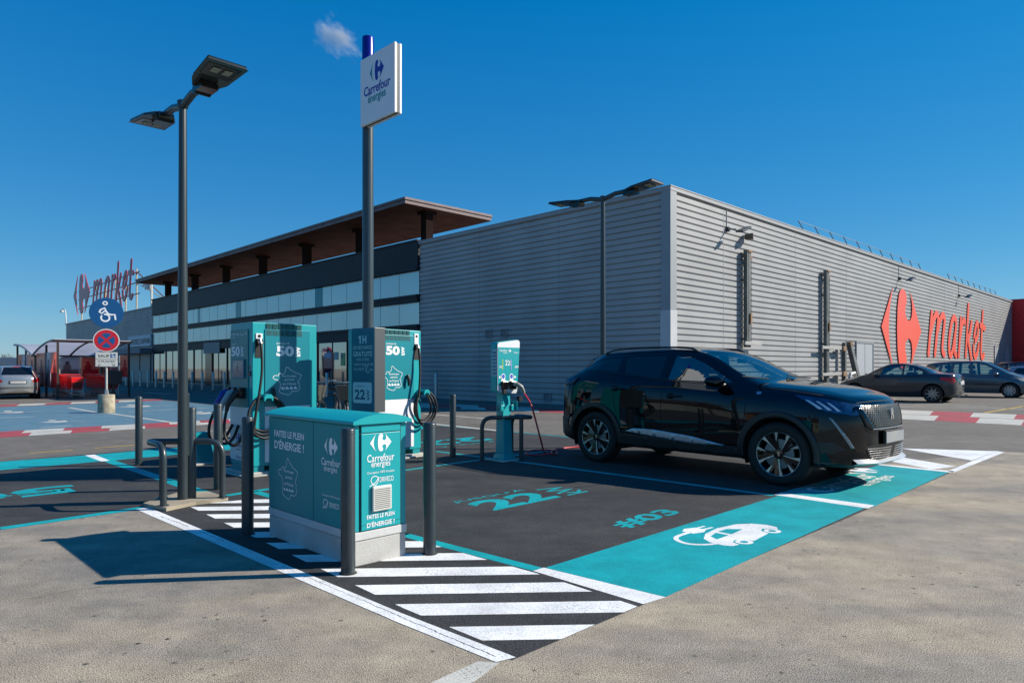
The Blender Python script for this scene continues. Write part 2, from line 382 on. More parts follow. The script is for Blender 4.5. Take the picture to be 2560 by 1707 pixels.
# road lane behind the left bays / right of the car (world polygon)
Cb = lambda a, b: (bl(a, b).x, bl(a, b).y)
lotc = P2(2512, 1128)
def uv(p, a, b): return (p[0]+U.x*a+V.x*b, p[1]+U.y*a+V.y*b)
road = [uv(lotc, .0, -40), uv(lotc, 0, 0), P2(2194, 1160), P2(1053, 1062), P2(575, 1107), P2(0, 1154), uv(P2(0, 1154), -40, 0), uv(P2(0,1154), -40, 60), Cb(0, 95), Cb(0, 0), Cb(60, 0), Cb(60, -55)]
flat('road', [road], .0015, GND2, 'grey driving lane between the charging bays and the shop')

# --- the dark asphalt of the charging bays
lot = [P2(1281, 1649), P2(1608, 1511), P2(2175, 1270), P2(2378, 1180), P2(2194, 1162), P2(1442, 1091.5), P2(1053, 1061), P2(575, 1106), P2(0, 1153)]
lot += [uv(P2(0, 1153), -9, 0), uv(P2(0, 1319.5), -9, 0), P2(0, 1324), P2(340, 1272), P2(1000, 1551)]
flat('charging_bay_asphalt', [lot], .003, DASP, 'fresh dark asphalt under the charging bays')
ZP = .005
# --- teal paint
def strip(p, q, w, side=0.):
    """straight line strip from p to q, width w, centred (side 0) or to the left (+1) / right (-1)"""
    a, b = Vector(p), Vector(q); d = (b-a).normalized(); n = Vector((-d.y, d.x))
    s0 = n*w*(side*.5+.5); s1 = n*w*(side*.5-.5)
    return [tuple(a+s1), tuple(b+s1), tuple(b+s0), tuple(a+s0)]
teal = []
teal.append([P2(1663, 1492), P2(2171, 1266), P2(1950, 1237.5), P2(1363, 1419)])          # band in front of bay 03
teal.append([P2(2181, 1268), P2(2376, 1178.5), P2(2194, 1163.5), P2(1942, 1234)])      # band in front of bay 04
teal.append([P2(1013, 1331), P2(1358, 1419.5), P2(1333, 1427), P2(1013, 1343)])          # left line of bay 03 (near part)
teal.append(strip(P2(634, 1228), P2(1013, 1337), .10))
teal.append(strip(P2(1306, 1155), P2(1934, 1238), .10))                                   # line between the two bays
teal.append(strip(P2(1055, 1123.5), P2(1306, 1155), .08))
teal.append(strip(P2(1100, 1064), P2(2194, 1162), .07, 1.))                               # far line of bay 04
teal.append(strip(P2(0, 1321), P2(363, 1268), .12))                                       # near line of the left bays
teal.append(strip(P2(565, 1238.5), P2(672, 1222), .10)); teal.append(strip(P2(672, 1222), P2(1197, 1149.5), .08)); teal.append(strip(P2(1197, 1149.5), P2(1420, 1120), .08))
teal.append([P2(0, 1154), P2(0, 1175), P2(272, 1151.5), P2(215, 1138)])
teal.append([P2(234, 1136.5), P2(272, 1151.5), P2(575, 1124), P2(575, 1107)])
teal.append([P2(575, 1107), P2(575, 1124), P2(1060, 1072), P2(1053, 1063)])
teal.append([uv(P2(0, 1154), -9, 0), uv(P2(0, 1175), -9, 0), P2(0, 1175), P2(0, 1154)])
teal.append(strip(P2(272, 1151.5), P2(547, 1244), .14))
flat('teal_road_paint', teal, ZP, PT, 'teal bands and lines painted round the charging bays')
# --- white paint
white = []
white.append([P2(1333, 1427), P2(1359, 1418.6), P2(1665, 1493), P2(1608, 1510)])         # thick end line
white.append([P2(1934, 1236.5), P2(1952, 1231.5), P2(2186, 1263), P2(2171, 1271)])       # line between bands
white.append([P2(340, 1273), P2(371, 1267.5), P2(1000, 1531), P2(1290, 1643), P2(1240, 1655), P2(1000, 1558)])   # long hatch border
white.append([P2(212, 1138.2), P2(236, 1136), P2(274, 1151), P2(254, 1153.5)])
white.append([P2(2194, 1162), P2(2200, 1160), P2(2388, 1178), P2(2376, 1181)])
white.append([P2(2370, 1177), P2(2384, 1181), P2(2512, 1130), P2(2492, 1127.5)])          # end line far right
white.append([P2(2253, 1120.5), P2(2492, 1127.5), P2(2430, 1151)])                        # hatch triangle
white.append([P2(2250, 1142), P2(2230, 1154), P2(2330, 1173), P2(2392, 1166)])
# hatch stripes, running roughly parallel to the picture plane, clipped to the wedge
def clip(poly, a, b):
    """keep left side of a->b"""
    out = []; n = len(poly)
    f = lambda p: (b[0]-a[0])*(p[1]-a[1])-(b[1]-a[1])*(p[0]-a[0])
    for i in range(n):
        p, q = poly[i], poly[(i+1) % n]; fp, fq = f(p), f(q)
        if fp >= 0: out.append(p)
        if fp*fq < 0:
            t = fp/(fp-fq); out.append((p[0]+(q[0]-p[0])*t, p[1]+(q[1]-p[1])*t))
    return out
SH = [P2(1281, 1650), P2(1594, 1516), P2(1340, 1432.5), P2(660, 1245), P2(470, 1262), P2(415, 1277), P2(1010, 1521)]
for k in range(12):
    y1 = 3.395+.342*k; y0 = y1-.178
    st = [(-6, y0-.24), (3, y0+.16), (3, y1+.16), (-6, y1-.24)]
    # intersect with convex wedge
    wedge = SH; area = sum(wedge[i][0]*wedge[(i+1) % len(wedge)][1]-wedge[(i+1) % len(wedge)][0]*wedge[i][1] for i in range(len(wedge)))
    W = wedge if area > 0 else wedge[::-1]
    for i in range(len(W)):
        if len(st) > 2: st = clip(st, W[i], W[(i+1) % len(W)])
    if len(st) > 2: white.append(st)
flat('white_road_paint', white, ZP+.002, PW, 'white hatching and border lines beside the charging cabinet')
# lettering painted on the asphalt
def ground_text(s, p0, X, w, h, m, z=ZP+.004, bold=.02, Y=None, name='painted_lettering', label=None, slant=0.):
    X = Vector(X); Yv = Y or Vector((-X.y, X.x, 0)); mb = MB(); put_text(mb, s, (p0[0], p0[1], z), X, Yv, w, h, bold, off=0)
    o = mb.build(name, m); tag(o, label, None, None, 'structure'); return mb
lab = []
def gt(mb, s, p0, X, w, h, bold=.02, z=ZP+.0018):
    X = Vector(X); put_text(mb, s, (p0[0], p0[1], z), X, Vector((-X.y, X.x, 0)), w, h, bold, off=0)
T1 = MB()
p0 = G(1237, 1276); gt(T1, '22', p0, U, .93, .44, .035)
q = p0+U*1.36; mbk = Vector((-U.y, U.x, 0))
put_text(T1, 'kW', (p0+U*1.37)+Vector((0, 0, ZP+.002)), mbk, -U, .47, .33, .015, off=0)
gt(T1, "JUSQU'À", G(1141, 1258.5), U, .98, .115, .008)
gt(T1, '#03', G(1572, 1321), U, .86, .24, .03)
# bays on the far side read from the other side (turned half round)
def gtr(s, p, w, h, b): gt(T1, s, p, -U, w, h, b)
gtr('50', G(176, 1211), 1.25, .55, .03); gtr("JUSQU'À", G(170, 1221), 1.25, .13, .006)
gtr('22', G(1185, 1092), 1.5, .62, .03); gtr("JUSQU'À", G(1230, 1102), 1.3, .16, .006)
o_ = T1.build('painted_bay_lettering', PT); o_.scale = (1, 1, .35)
tag(o_, 'teal bay numbers and power figures painted on the asphalt', None, None, 'structure')
T2 = MB()
gt(T2, 'Carrefour', G(2070, 1232), U, 1.62, .27, .012); gt(T2, 'énergies', G(2185, 1216), U, .95, .21, .012)
LG = G(2172, 1188); sX = U*.62; T2.shape([LOGO_L, LOGO_M], (LG.x, LG.y, ZP+.0018), sX, Vector((-U.y, U.x, 0))*.42, off=0)
gtr('Carrefour', G(137, 1158.5), 1.9, .26, .01); gtr('énergies', G(660, 1113), 1.9, .2, .01)
# car pictogram with plug: x along U, y across (toward V)
def pic(polys, o, s=1.): T2.shape(polys, (o.x, o.y, ZP+.0018), U*s, V*s, off=0)
PS = .74; o = G(1861, 1354.7) - U*.27*PS - V*.03*PS
body = [(0,.13),(.02,.30),(.10,.42),(.30,.52),(.62,.56),(.95,.50),(1.10,.38),(1.16,.22),(1.13,.08),(1.02,.02),(1.02,.10),(.94,.17),(.84,.13),(.80,.02),(.38,-.02),(.36,.08),(.28,.15),(.18,.12),(.14,.02),(.04,.04)]
PV = V*.92*PS; PU = U*PS
T2.shape([body], (o.x, o.y, ZP+.0018), PU, PV, off=0)
cab = [[(.17,.30),(.24,.42),(.42,.46),(.42,.30)], [(.48,.30),(.48,.47),(.66,.46),(.78,.32)]]
mbc = MB(); mbc.shape(cab, (o.x, o.y, ZP+.0030), PU, PV, off=0)
whl = [[(cx_+.095*math.cos(a), .035+.095*math.sin(a)) for a in [2*PI*k/16 for k in range(16)]] for cx_ in (.27, .92)]
T2.shape(whl, (o.x, o.y, ZP+.0030), PU, PV, off=0)
whl = [[(cx_+.045*math.cos(a), .035+.045*math.sin(a)) for a in [2*PI*k/16 for k in range(16)]] for cx_ in (.27, .92)]
mbc.shape(whl, (o.x, o.y, ZP+.005), PU, PV, off=0)
o_ = mbc.build('painted_pictogram_gaps', PT); o_.scale = (1, 1, .35)
tag(o_, 'teal window and wheel gaps of the painted car pictogram', None, None, 'structure')
cable = smooth2([(.05,.20),(-.10,.28),(-.19,.42),(-.15,.58),(-.02,.68),(.24,.69)], 5)
T2.shape([ribbon(cable, .055)], (o.x, o.y, ZP+.0024), PU, PV, off=0)
plug = [[(.22,.62),(.36,.57),(.48,.62),(.47,.76),(.34,.82),(.22,.77)], [(.46,.62),(.62,.60),(.62,.635),(.47,.66)], [(.46,.715),(.61,.70),(.61,.735),(.46,.75)]]
T2.shape(plug, (o.x, o.y, ZP+.0030), PU, PV, off=0)
o_ = T2.build('painted_white_lettering', PW); o_.scale = (1, 1, .35)
tag(o_, 'white lettering, emblem and plugged car pictogram on the teal band', None, None, 'structure')
# crack and dirt along the hatch border
def crack(p, q, n, amp, wd, seed):
    rnd = random.Random(seed); a, b = Vector(p), Vector(q); d = (b-a); nn = Vector((-d.y, d.x)).normalized(); pts = []; off = 0
    for i in range(n+1):
        off = off*.7+rnd.uniform(-amp, amp); pts.append(a+d*(i/n)+nn*off)
    L_, R_ = [], []
    for i, pt in enumerate(pts):
        ww = wd*rnd.uniform(.2, 1.2); L_.append(pt+nn*ww); R_.append(pt-nn*ww)
    return [[tuple(R_[i]), tuple(R_[i+1]), tuple(L_[i+1]), tuple(L_[i])] for i in range(n)]
def pl2(a, b, t): return (a[0]+(b[0]-a[0])*t, a[1]+(b[1]-a[1])*t)
ca, cb2 = P2(1240, 1642), P2(400, 1287)
cr = crack(ca, pl2(ca, cb2, .24), 90, .003, .0030, 3)+crack(pl2(ca, cb2, .24), pl2(ca, cb2, .40), 80, .003, .0018, 4)+crack(pl2(ca, cb2, .43), pl2(ca, cb2, .47), 16, .004, .0014, 9)+crack(P2(560, 1352), P2(500, 1328), 40, .004, .0028, 6)+crack(P2(470, 1316), P2(400, 1290), 50, .005, .004, 8)
flat('road_crack', cr, ZP+.0035, mat('crack_dark', (.02, .02, .02), .9, var=.3), 'thin dark crack running along the white border line')
cg = crack(P2(2225, 1256), P2(2402, 1270), 40, .012, .004, 21)+crack(P2(40, 1500), P2(330, 1452), 60, .012, .002, 23)
flat('ground_crack', cg, .0025, MATS['crack_dark'], 'fine dark cracks in the pale asphalt')
# old faint line in the foreground
flat('old_road_line', [[P2(1075, 1707), P2(1180, 1707), P2(1250, 1656), P2(1195, 1652)]], .002, PWO, 'faint worn white line at the bottom of the picture')
# --- blue disabled bays, red and white kerb bands, yellow dashes
blue = [P2(0, 1019), P2(405, 1001), P2(640, 1022), P2(700, 1040), P2(446, 1053.5), P2(0, 1080)]
far0 = uv(P2(0, 1019), -12, 0); far1 = uv(P2(0, 1080), -8, 0)
flat('blue_parking_bays', [[far1, P2(0, 1080), P2(446, 1053.5), P2(720, 1038.5), P2(560, 1015), P2(400, 1000), P2(245, 1008), P2(0, 1018), far0]], .003, PB, 'faded blue paint of the disabled parking bays')
def checks(name, a0, a1, b0, b1, n, rows, label, start=0):
    """band between edge a (a0->a1) and edge b, split in n blocks and rows of alternating red and white"""
    A0, A1, B0, B1 = Vector(a0), Vector(a1), Vector(b0), Vector(b1); red, wh = [], []
    for r_ in range(rows):
        t0, t1 = r_/rows, (r_+1)/rows-.03
        for i in range(n):
            s0, s1 = i/n, (i+1)/n
            f = lambda s, t: tuple((A0+(A1-A0)*s)*(1-t)+(B0+(B1-B0)*s)*t)
            (red if (i+start+(1 if False else 0)) % 2 else wh).append([f(s0+.25*r_/n, t0), f(s1+.25*r_/n, t0), f(s1+.25*r_/n, t1), f(s0+.25*r_/n, t1)])
    flat(name+'_red', red, .005, PR, 'red blocks of the '+label); flat(name+'_white', wh, .005, PWO, 'off-white blocks of the '+label)
checks('near_band', uv(P2(0, 1081), -6, 0), P2(700, 1040), uv(P2(0, 1099), -6, 0), P2(715, 1049), 17, 2, 'red and white band beside the blue bays', 1)
checks('far_band', uv(P2(0, 1014), -6, 0), P2(405, 997.5), uv(P2(0, 1019), -6, 0), P2(405, 1001), 14, 1, 'red and white band behind the blue bays')
checks('right_band', P2(2240, 1024), line_far(P2(2240, 1024), P2(2560, 1036.5), 6), P2(2215, 1046), line_far(P2(2215, 1046), P2(2560, 1064), 5), 9, 2, 'red and white band behind the black car')
checks('wall_band', P2(870, 1000), P2(1400, 1021), P2(870, 1012), P2(1400, 1032), 9, 2, 'red and white band below the shaded wall', 1)
wl = [strip(P2(172, 1018.5), P2(245, 1031), .12), strip(P2(275, 1033), P2(425, 1055), .12), strip(P2(0, 1044), P2(90, 1041), .10), strip(P2(320, 1029), P2(520, 1019), .10),
      strip(P2(1060, 1034), P2(1215, 1046), .12), strip(P2(1100, 1030), P2(1340, 1027), .10), strip(P2(1000, 1052), P2(1240, 1077), .16, 1.), strip(P2(497, 1079), P2(640, 1070), .08), strip(P2(70, 1010), P2(135, 1007), .1),
      strip(P2(290, 971), P2(400, 973), .15), strip(P2(360, 981.5), P2(425, 985), .3), strip(P2(270, 1001), P2(400, 996), .1)]
for i in range(9):      # white bars of the bays on the right, in front of the parked cars
    yy = 1001+i*2.6
    wl.append(strip(P2(2230-i*3, 1017-i*3.4), P2(2560-i*46, 1022.5-i*3.6), .12))
wl.append(strip(P2(100, 1069), P2(180, 1063), .1)); 
for (x, y, wd_) in ((130, 1052, 60), (20, 1029, 60), (330, 1014, 70), (500, 1031, 44)):   # worn wheelchair figures
    wl.append([P2(x-wd_*.6, y+3), P2(x+wd_*.2, y+4), P2(x+wd_*.7, y+2), P2(x+wd_*.55, y-1), P2(x+wd_*.1, y+1)]); wl.append([P2(x-wd_*.2, y), P2(x+wd_*.1, y), P2(x+wd_*.2, y-2.4), P2(x-wd_*.1, y-2.6)])
    wl.append(strip(P2(x+wd_*.75, y+1), P2(x+wd_*1.4, y-.5), .07))
flat('old_white_lines', wl, .0065, PWO, 'worn white parking lines and wheelchair figures of the main car park')
yl = [strip(P2(72, 1133), P2(182, 1125), .07), strip(P2(236, 1120.5), P2(337, 1112.5), .07), strip(P2(405, 1108), P2(430, 1106), .07), strip(P2(557, 1093), P2(600, 1090), .07), strip(P2(48, 1006), P2(85, 1004), .08), strip(P2(2460, 1032), P2(2560, 1015), .12)]
flat('yellow_dashes', yl, .0065, PY, 'yellow dashes across the driving lane')
# pale concrete island under the lamp
mb = MB(); isl = [P2(358, 1266), P2(400, 1252), P2(446, 1238), P2(520, 1236), P2(571, 1252), P2(490, 1262), P2(415, 1278)]
mb.shape([isl], (0, 0, .0), (1, 0, 0), (0, 1, 0), off=0, th=.035)
tag(mb.build('kerb_island', mat('island_concrete', (.36, .31, .23), .9, col2=(.26, .22, .16), vs=3, bump=.4), None, bevel=.008), 'low tan concrete island round the lamp post', None, None, 'structure')
# ------------------------------------------------------------------ supermarket building
BH = 6.95
def bldg_thing(name, label, cat, x=0., y=0., z=0., group=None):
    return thing(name, label, cat, tuple(bl(x, y, z)), AB, group)
def cladding(mb, x0, x1, z0, z1, along='x', mi=0, pitch=.2, dep=.05, base=0.):
    """horizontal trapezoid sheet profile. along x: wall in the plane y=base facing -y; along y: plane x=base facing -x"""
    prof = []; z = z0
    while z < z1-.01:
        for dz, d in ((0, 0), (.135, 0), (.145, dep), (.170, dep), (.192, 0), (.2, 0)):
            prof.append((min(z+dz, z1), d))
        z += pitch
    pr = [prof[0]]
    for p in prof[1:]:
        if (Vector(p)-Vector(pr[-1])).length > 1e-4: pr.append(p)
    segs = max(1, int(abs(x1-x0)/6)); vs = []; fs = []; n = len(pr)
    for i in range(segs+1):
        x = x0+(x1-x0)*i/segs
        for z, d in pr: vs.append((x, base+d, z) if along == 'x' else (base+d, x, z))
    for i in range(segs):
        for j in range(n-1):
            q = (i*n+j, (i+1)*n+j, (i+1)*n+j+1, i*n+j+1)
            fs.append(q if along == 'x' else q[::-1])
    mb.add(vs, fs, mi)
S = bldg_thing('supermarket_building', 'large supermarket building clad in horizontal grey ribbed sheet with a glazed shopfront', 'building')
m = MB(); cladding(m, 0, 51.7, 0, BH-.12, 'x'); m.build('sunlit_cladding_wall', CLAD, S)
m = MB(); cladding(m, 0, 12.9, 0, BH-.12, 'y'); m.build('shaded_cladding_wall', CLAD, S)
m = MB(); m.box((.15, .15, 0), (51.5, 30, BH-.5)); m.box((.3, 30, 0), (40, 49.5, 6.2)); m.build('roof_deck', CLADD, S)
m = MB(); m.box((-.06, -.06, BH-.14), (51.75, .22, BH)); m.box((-.06, .22, BH-.14), (.22, 12.95, BH)); m.box((-.075, -.075, BH-.02), (51.75, .24, BH+.015)); m.box((-.075, .24, BH-.02), (.24, 12.95, BH+.015)); m.build('coping', mat('coping_metal', (.30, .31, .32), .5, .0, var=.08), S, bevel=.006)
m = MB(); m.box((-.05, -.05, 3.1), (.30, -.012, BH-.14)); m.box((-.05, -.012, 3.1), (-.012, .30, BH-.14)); m.build('corner_flashing', CLADD, S)
m = MB(); m.box((-.054, -.054, .02), (.32, -.014, 3.1)); m.box((-.054, -.014, .02), (-.014, .32, 3.1)); m.build('corner_flashing', mat('light_flashing', (.48, .49, .51), .5, .0, var=.08), S)
def seam(mb, s, z0, z1, on='y'):
    if on == 'y': mb.box((-.004, s, z0), (.004, s+.02, z1))
    else: mb.box((s, -.004, z0), (s+.02, .004, z1))
m = MB()
for s in (4.6, 8.9): seam(m, s, .2, BH-.2, 'y')
for s in (3.3, 9.1, 14.6, 22.5, 31): seam(m, s, .2, BH-.2, 'x')
m.build('sheet_joints', mat('joint_grey', (.25, .26, .27), .5, .2, var=.1), S)
def LWt(x, y):      # pixel on the shaded wall plane -> (along, height)
    r = (x-1280)/F; t = (4.9-r*21.17)/(.6978+.7163*r); return t, EYE+(921-y)/F*(21.17+.7163*t)
def RWt(x, y):
    r = (x-1280)/F; s = (r*21.17-4.9)/(.7163-r*.6978); return s, EYE+(921-y)/F*(21.17+.6978*s)
def louvre(mb, x0, x1, z0, z1):
    mb.box((-.05, x0, z0), (.02, x1, z0+.03)); mb.box((-.05, x0, z1-.03), (.02, x1, z1)); mb.box((-.05, x0, z0+.03), (.02, x0+.03, z1-.03)); mb.box((-.05, x1-.03, z0+.03), (.02, x1, z1-.03))
    n = int((z1-z0-.06)/.05)
    for i in range(n):
        z = z0+.03+i*.05; mb.hexa([(-.04, x0+.03, z), (.02, x0+.03, z+.03), (.02, x1-.03, z+.03), (-.04, x1-.03, z)], [(-.04, x0+.03, z+.012), (.02, x0+.03, z+.042), (.02, x1-.03, z+.042), (-.04, x1-.03, z+.012)])
for (xa, ya, xb, yb) in ((1214.5, 824, 1230, 846), (1252, 822.5, 1269, 844), (1360, 981, 1378, 1004)):
    a, zt = LWt(xa, ya); b, zb = LWt(xb, yb); m = MB(); louvre(m, min(a, b), max(a, b), zb, zt); m.build('vent_grille', CLADD, S)
# doors in the sunlit wall
D = None
def wall_door(x0, x1, h, nleaf, name='door'):
    m = MB(); m.box((x0, -.03, .02), (x1, -.005, h)); d = m.build(name, mat('pale_grey_door', (.40, .43, .46), .45, .1, var=.08), S)
    f = MB(); f.box((x0-.07, -.06, 0), (x0, .0, h+.07)); f.box((x1, -.06, 0), (x1+.07, .0, h+.07)); f.box((x0, -.06, h), (x1, .0, h+.07)); f.build('door_frame', CLADD, d)
    g = MB(); g.box(((x0+x1)/2-.01, -.036, .05), ((x0+x1)/2+.01, -.031, h-.03)); g.build('door_gap', DARKP, d)
    k = MB(); k.box(((x0+x1)/2+.08, -.07, 1.02), ((x0+x1)/2+.2, -.03, 1.06)); k.build('handle', DARKP, d); return d
wall_door(15.8, 18.0, 2.5, 2); wall_door(45.0, 46.3, 3.0, 1); wall_door(48.8, 50.2, 2.9, 1)
# glazed front
t0, t1 = 12.95, 49.86
m = MB(); m.box((-.10, t0, 5.69), (.25, t1, 7.0)); m.box((-.16, t0, 5.66), (-.10, t1, 5.78)); m.box((-.14, t0, 6.96), (.3, t1+.1, 7.04)); m.build('fascia', FASC, S, bevel=.01)
for z0, z1, d in ((4.25, 4.6, -.12), (2.66, 3.27, -.10)):
    m = MB(); m.box((d, t0, z0), (.2, t1, z1)); m.box((d-.04, t0, z1-.14), (d, t1, z1-.02)); m.build('horizontal_beam', FASC, S, bevel=.008)
edges = [12.95+3.08*i for i in range(13)]
for (z0, z1) in ((3.27, 4.25), (4.6, 5.66)):
    for i in range(12):
        a, b = edges[i]+.006, min(edges[i+1], t1)-.006; m = MB()
        m.box((.0, a, z0), (.05, b, z1)); w_ = m.build('window_panel', WINP, S)
for k, (ta, tb) in enumerate(((21.6, 22.4), (32.2, 33.0), (39.4, 39.8))):
    m = MB(); m.box((-.012, ta, 4.6), (-.002, tb, 5.66)); m.build('dark_panel', mat('dark_teal_glass', (.03, .13, .17), .08, .6, var=.1), S)
m = MB()
for e in [12.95+1.54*i for i in range(1, 24)]: m.box((-.006, e-.008, 3.28), (.0, e+.008, 4.24)); m.box((-.006, e-.008, 4.61), (.0, e+.008, 5.65))
m.build('panel_joints', mat('joint_dark', (.12, .15, .16), .5, var=.1), S)
for i in range(12):
    a, b = edges[i]+.05, min(edges[i+1], t1)-.05; m = MB()
    m.box((.06, a, .25), (.10, b, 2.66)); p_ = m.build('shop_window', WINS, S)
    f = MB(); f.box((.0, a-.05, 0), (.12, a, 2.66)); f.box((.0, a, 0), (.12, b, .25)); f.box((.03, (a+b)/2-.02, .25), (.055, (a+b)/2+.02, 2.66)); f.build('window_frame', DARKP, p_)
for (xa, xb, ya, yb, cc) in ((808, 832, 882, 921, (.45, .03, .04)), (809, 826, 882, 895, (.08, .25, .55)), (834, 843, 880, 899, (.05, .35, .45)), (850, 860, 882, 914, (.10, .42, .12)), (851, 857, 884, 896, (.10, .20, .60)), (520, 530, 900, 930, (.5, .03, .04)), (575, 590, 890, 925, (.45, .40, .30))):
    ta, zt = LWt(xa, ya); tb, zb = LWt(xb, yb); m = MB(); e_ = .045 if cc[0] > .3 and cc[1] < .1 else .035; m.box((e_, min(ta, tb), zb), (.055, max(ta, tb), zt)); m.build('window_poster', mat('poster_ink_%d_%d' % (xa, ya), cc, .3, col2=tuple(v*.5+.1 for v in cc), vs=6), S)
m = MB(); m.box((-.14, 35.4, 2.35), (-.10, 38.3, 3.1)); m.build('grey_fascia_panel', mat('mid_grey_panel', (.20, .20, .21), .5, var=.1), S)
m = MB(); m.box((-.02, 37.1, .0), (.05, 38.3, 2.35)); m.build('dark_entrance', BLKG, S)
# projecting roof on posts
m = MB(); x0, x1, y0, y1 = -1.15, 3.8, 12.4, 50.4
m.hexa([(x0, y0, 8.33), (x1, y0, 8.33), (x1, y1, 8.33), (x0, y1, 8.33)], [(x0, y0, 8.36), (x1, y0, 8.36), (x1, y1, 8.36), (x0, y1, 8.36)]); r_ = m.build('canopy_roof', SOFF, S)
m = MB(); m.box((x0-.03, y0-.03, 8.36), (x1+.03, y1+.03, 8.52)); m.box((x0-.07, y0-.07, 8.52), (x1+.07, y1+.07, 8.63)); m.build('roof_edge', ROOFE, r_, bevel=.01)
m = MB()
for i in range(13): m.box((x0+.1, y0+3.1*i+.2, 8.318), (x1-.1, y0+3.1*i+.24, 8.329))
m.build('soffit_joint', mat('soffit_dark', (.04, .02, .014), .7, var=.1), r_)
for i, yy in enumerate((12.98, 18.5, 24.2, 29.9, 35.7, 41.6, 47.6)):
    m = MB(); xx = .45; wd_ = .20
    m.box((xx-wd_, yy-wd_, 6.9 if i else BH+.0), (xx+wd_, yy+wd_, 8.33)); m.box((xx-wd_-.12, yy-wd_-.12, 8.2), (xx+wd_+.12, yy+wd_+.12, 8.326)); m.build('canopy_post', mat('brown_post', (.018, .010, .009), .8, var=.2, spec=.05), S, bevel=.01)
# kerb walk in front of the shop
m = MB(); m.box((-1.6, 13.2, 0), (0, 80, .10)); o = m.build('pavement', mat('pavement_concrete', (.17, .165, .155), .9, var=.2, vs=1.5, bump=.3), None); o.location = BC; o.rotation_euler = (0, 0, AB); tag(o, 'low grey pavement along the shopfront', None, None, 'structure')

# far wing with the hairdresser's sign
Wg = bldg_thing('shop_wing', 'lower grey clad wing at the far left end holding the hairdresser shop', 'building')
m = MB(); cladding(m, 49.95, 81.5, 0, 6.4, 'y'); m.build('cladding_wall', CLAD, Wg)
m = MB(); m.box((.15, 49.98, 0), (30, 81.4, 6.2)); m.build('roof_deck', CLADD, Wg)
m = MB(); m.box((-.08, 49.95, 6.38), (.25, 81.6, 6.5)); m.build('coping', MATS['coping_metal'], Wg)
m = MB(); m.box((-.9, 50.3, 2.55), (-.05, 58.6, 3.0)); m.build('awning_box', mat('mauve_grey_awning', (.20, .19, .22), .6, var=.1), Wg, bevel=.02)
for a, b in ((50.5, 53.2), (53.5, 56.3)):
    m = MB(); z = .3
    while z < 2.5: m.box((-.06, a, z), (-.03, b, z+.075)); z += .09
    sh = m.build('roller_shutter', mat('shutter_grey', (.33, .34, .33), .5, .2, var=.1), Wg)
    m = MB(); m.box((-.08, a-.08, .2), (-.02, a, 2.55)); m.box((-.08, b, .2), (-.02, b+.08, 2.55)); m.build('frame', DARKP, sh)
m = MB(); m.box((-.03, 58.8, .4), (-.02, 61.5, 2.5)); m.build('shop_window', WINS, Wg)
SG = bldg_thing('hairdresser_sign', 'white sign board reading ACCESS COIFFURE on the far wing', 'sign')
m = MB(); m.box((-.14, 50.1, 3.2), (-.03, 56.4, 4.15)); m.build('board', mat('cool_white_board', (.55, .58, .62), .5, var=.05), SG)
m = MB(); nX = Vector((0, -1, 0)); put_text(m, 'ACCESS', (-.15, 56.1, 3.42), nX, (0,0,1), 2.6, .42, .02); put_text(m, 'COIFFURE', (-.15, 53.0, 3.42), nX, (0,0,1), 2.8, .42, .02)
m.shape([[(-.12,0),(.12,0),(.03,.28),(.1,.62),(-.1,.62),(-.03,.28)]], (-.15, 53.25, 3.3), nX, (0,0,1)); m.build('lettering', mat('black_ink', (.012, .012, .014), .5, var=.1), SG)

# red block at the far right end
RB = bldg_thing('red_clad_block', 'deep red clad block projecting at the right end of the grey wall', 'building')
m = MB(); cladding(m, -14, .0, 0, 7.0, 'y', base=51.75); m.build('cladding_wall', REDB, RB)
m = MB(); m.box((51.9, -14, 0), (75, 10, 7.0)); m.build('block', REDB, RB)
m = MB(); m.box((51.7, -14.05, 7.0), (52.1, .2, 7.08)); m.build('coping', REDP, RB)

# emblem and word on the sunlit wall
WS = bldg_thing('wall_sign', 'big coral red emblem and market lettering standing off the sunlit grey wall', 'sign')
X3, Z3 = Vector((1, 0, 0)), Vector((0, 0, 1))
m = MB(); m.shape([LOGO_L], (19.2, -.04, 1.25), X3*6.75, Z3*4.35, off=0, th=.015); m.build('emblem', CORAL, WS)
m = MB(); m.shape([LOGO_M], (19.2, -.04, 1.25), X3*6.75, Z3*4.35, off=0, th=.015); m.build('emblem', CORAL, WS)
def market(mb_list, o, X, Y, sx, sy, wd, th):
    """letters as thick brush strokes: x spans 0..sx, y scaled by sy; returns meshes per letter"""
    groups = [MARKET[0:3], MARKET[3:5], MARKET[5:7], MARKET[7:10], MARKET[10:11], MARKET[11:13]]; out = []
    for g in groups:
        mm = MB(); polys = [ribbon(smooth2([(x*sx, y*sy) for x, y in st], 4), wd) for st in g]
        mm.shape(polys, o, X, Y, off=0, th=th, st=.003); out.append(mm)
    return out
for mm in market(None, Vector((27.2, -.04, 2.17)), X3, Z3, 15.0, 2.42, .44, .012): mm.build('letter', CORAL, WS)
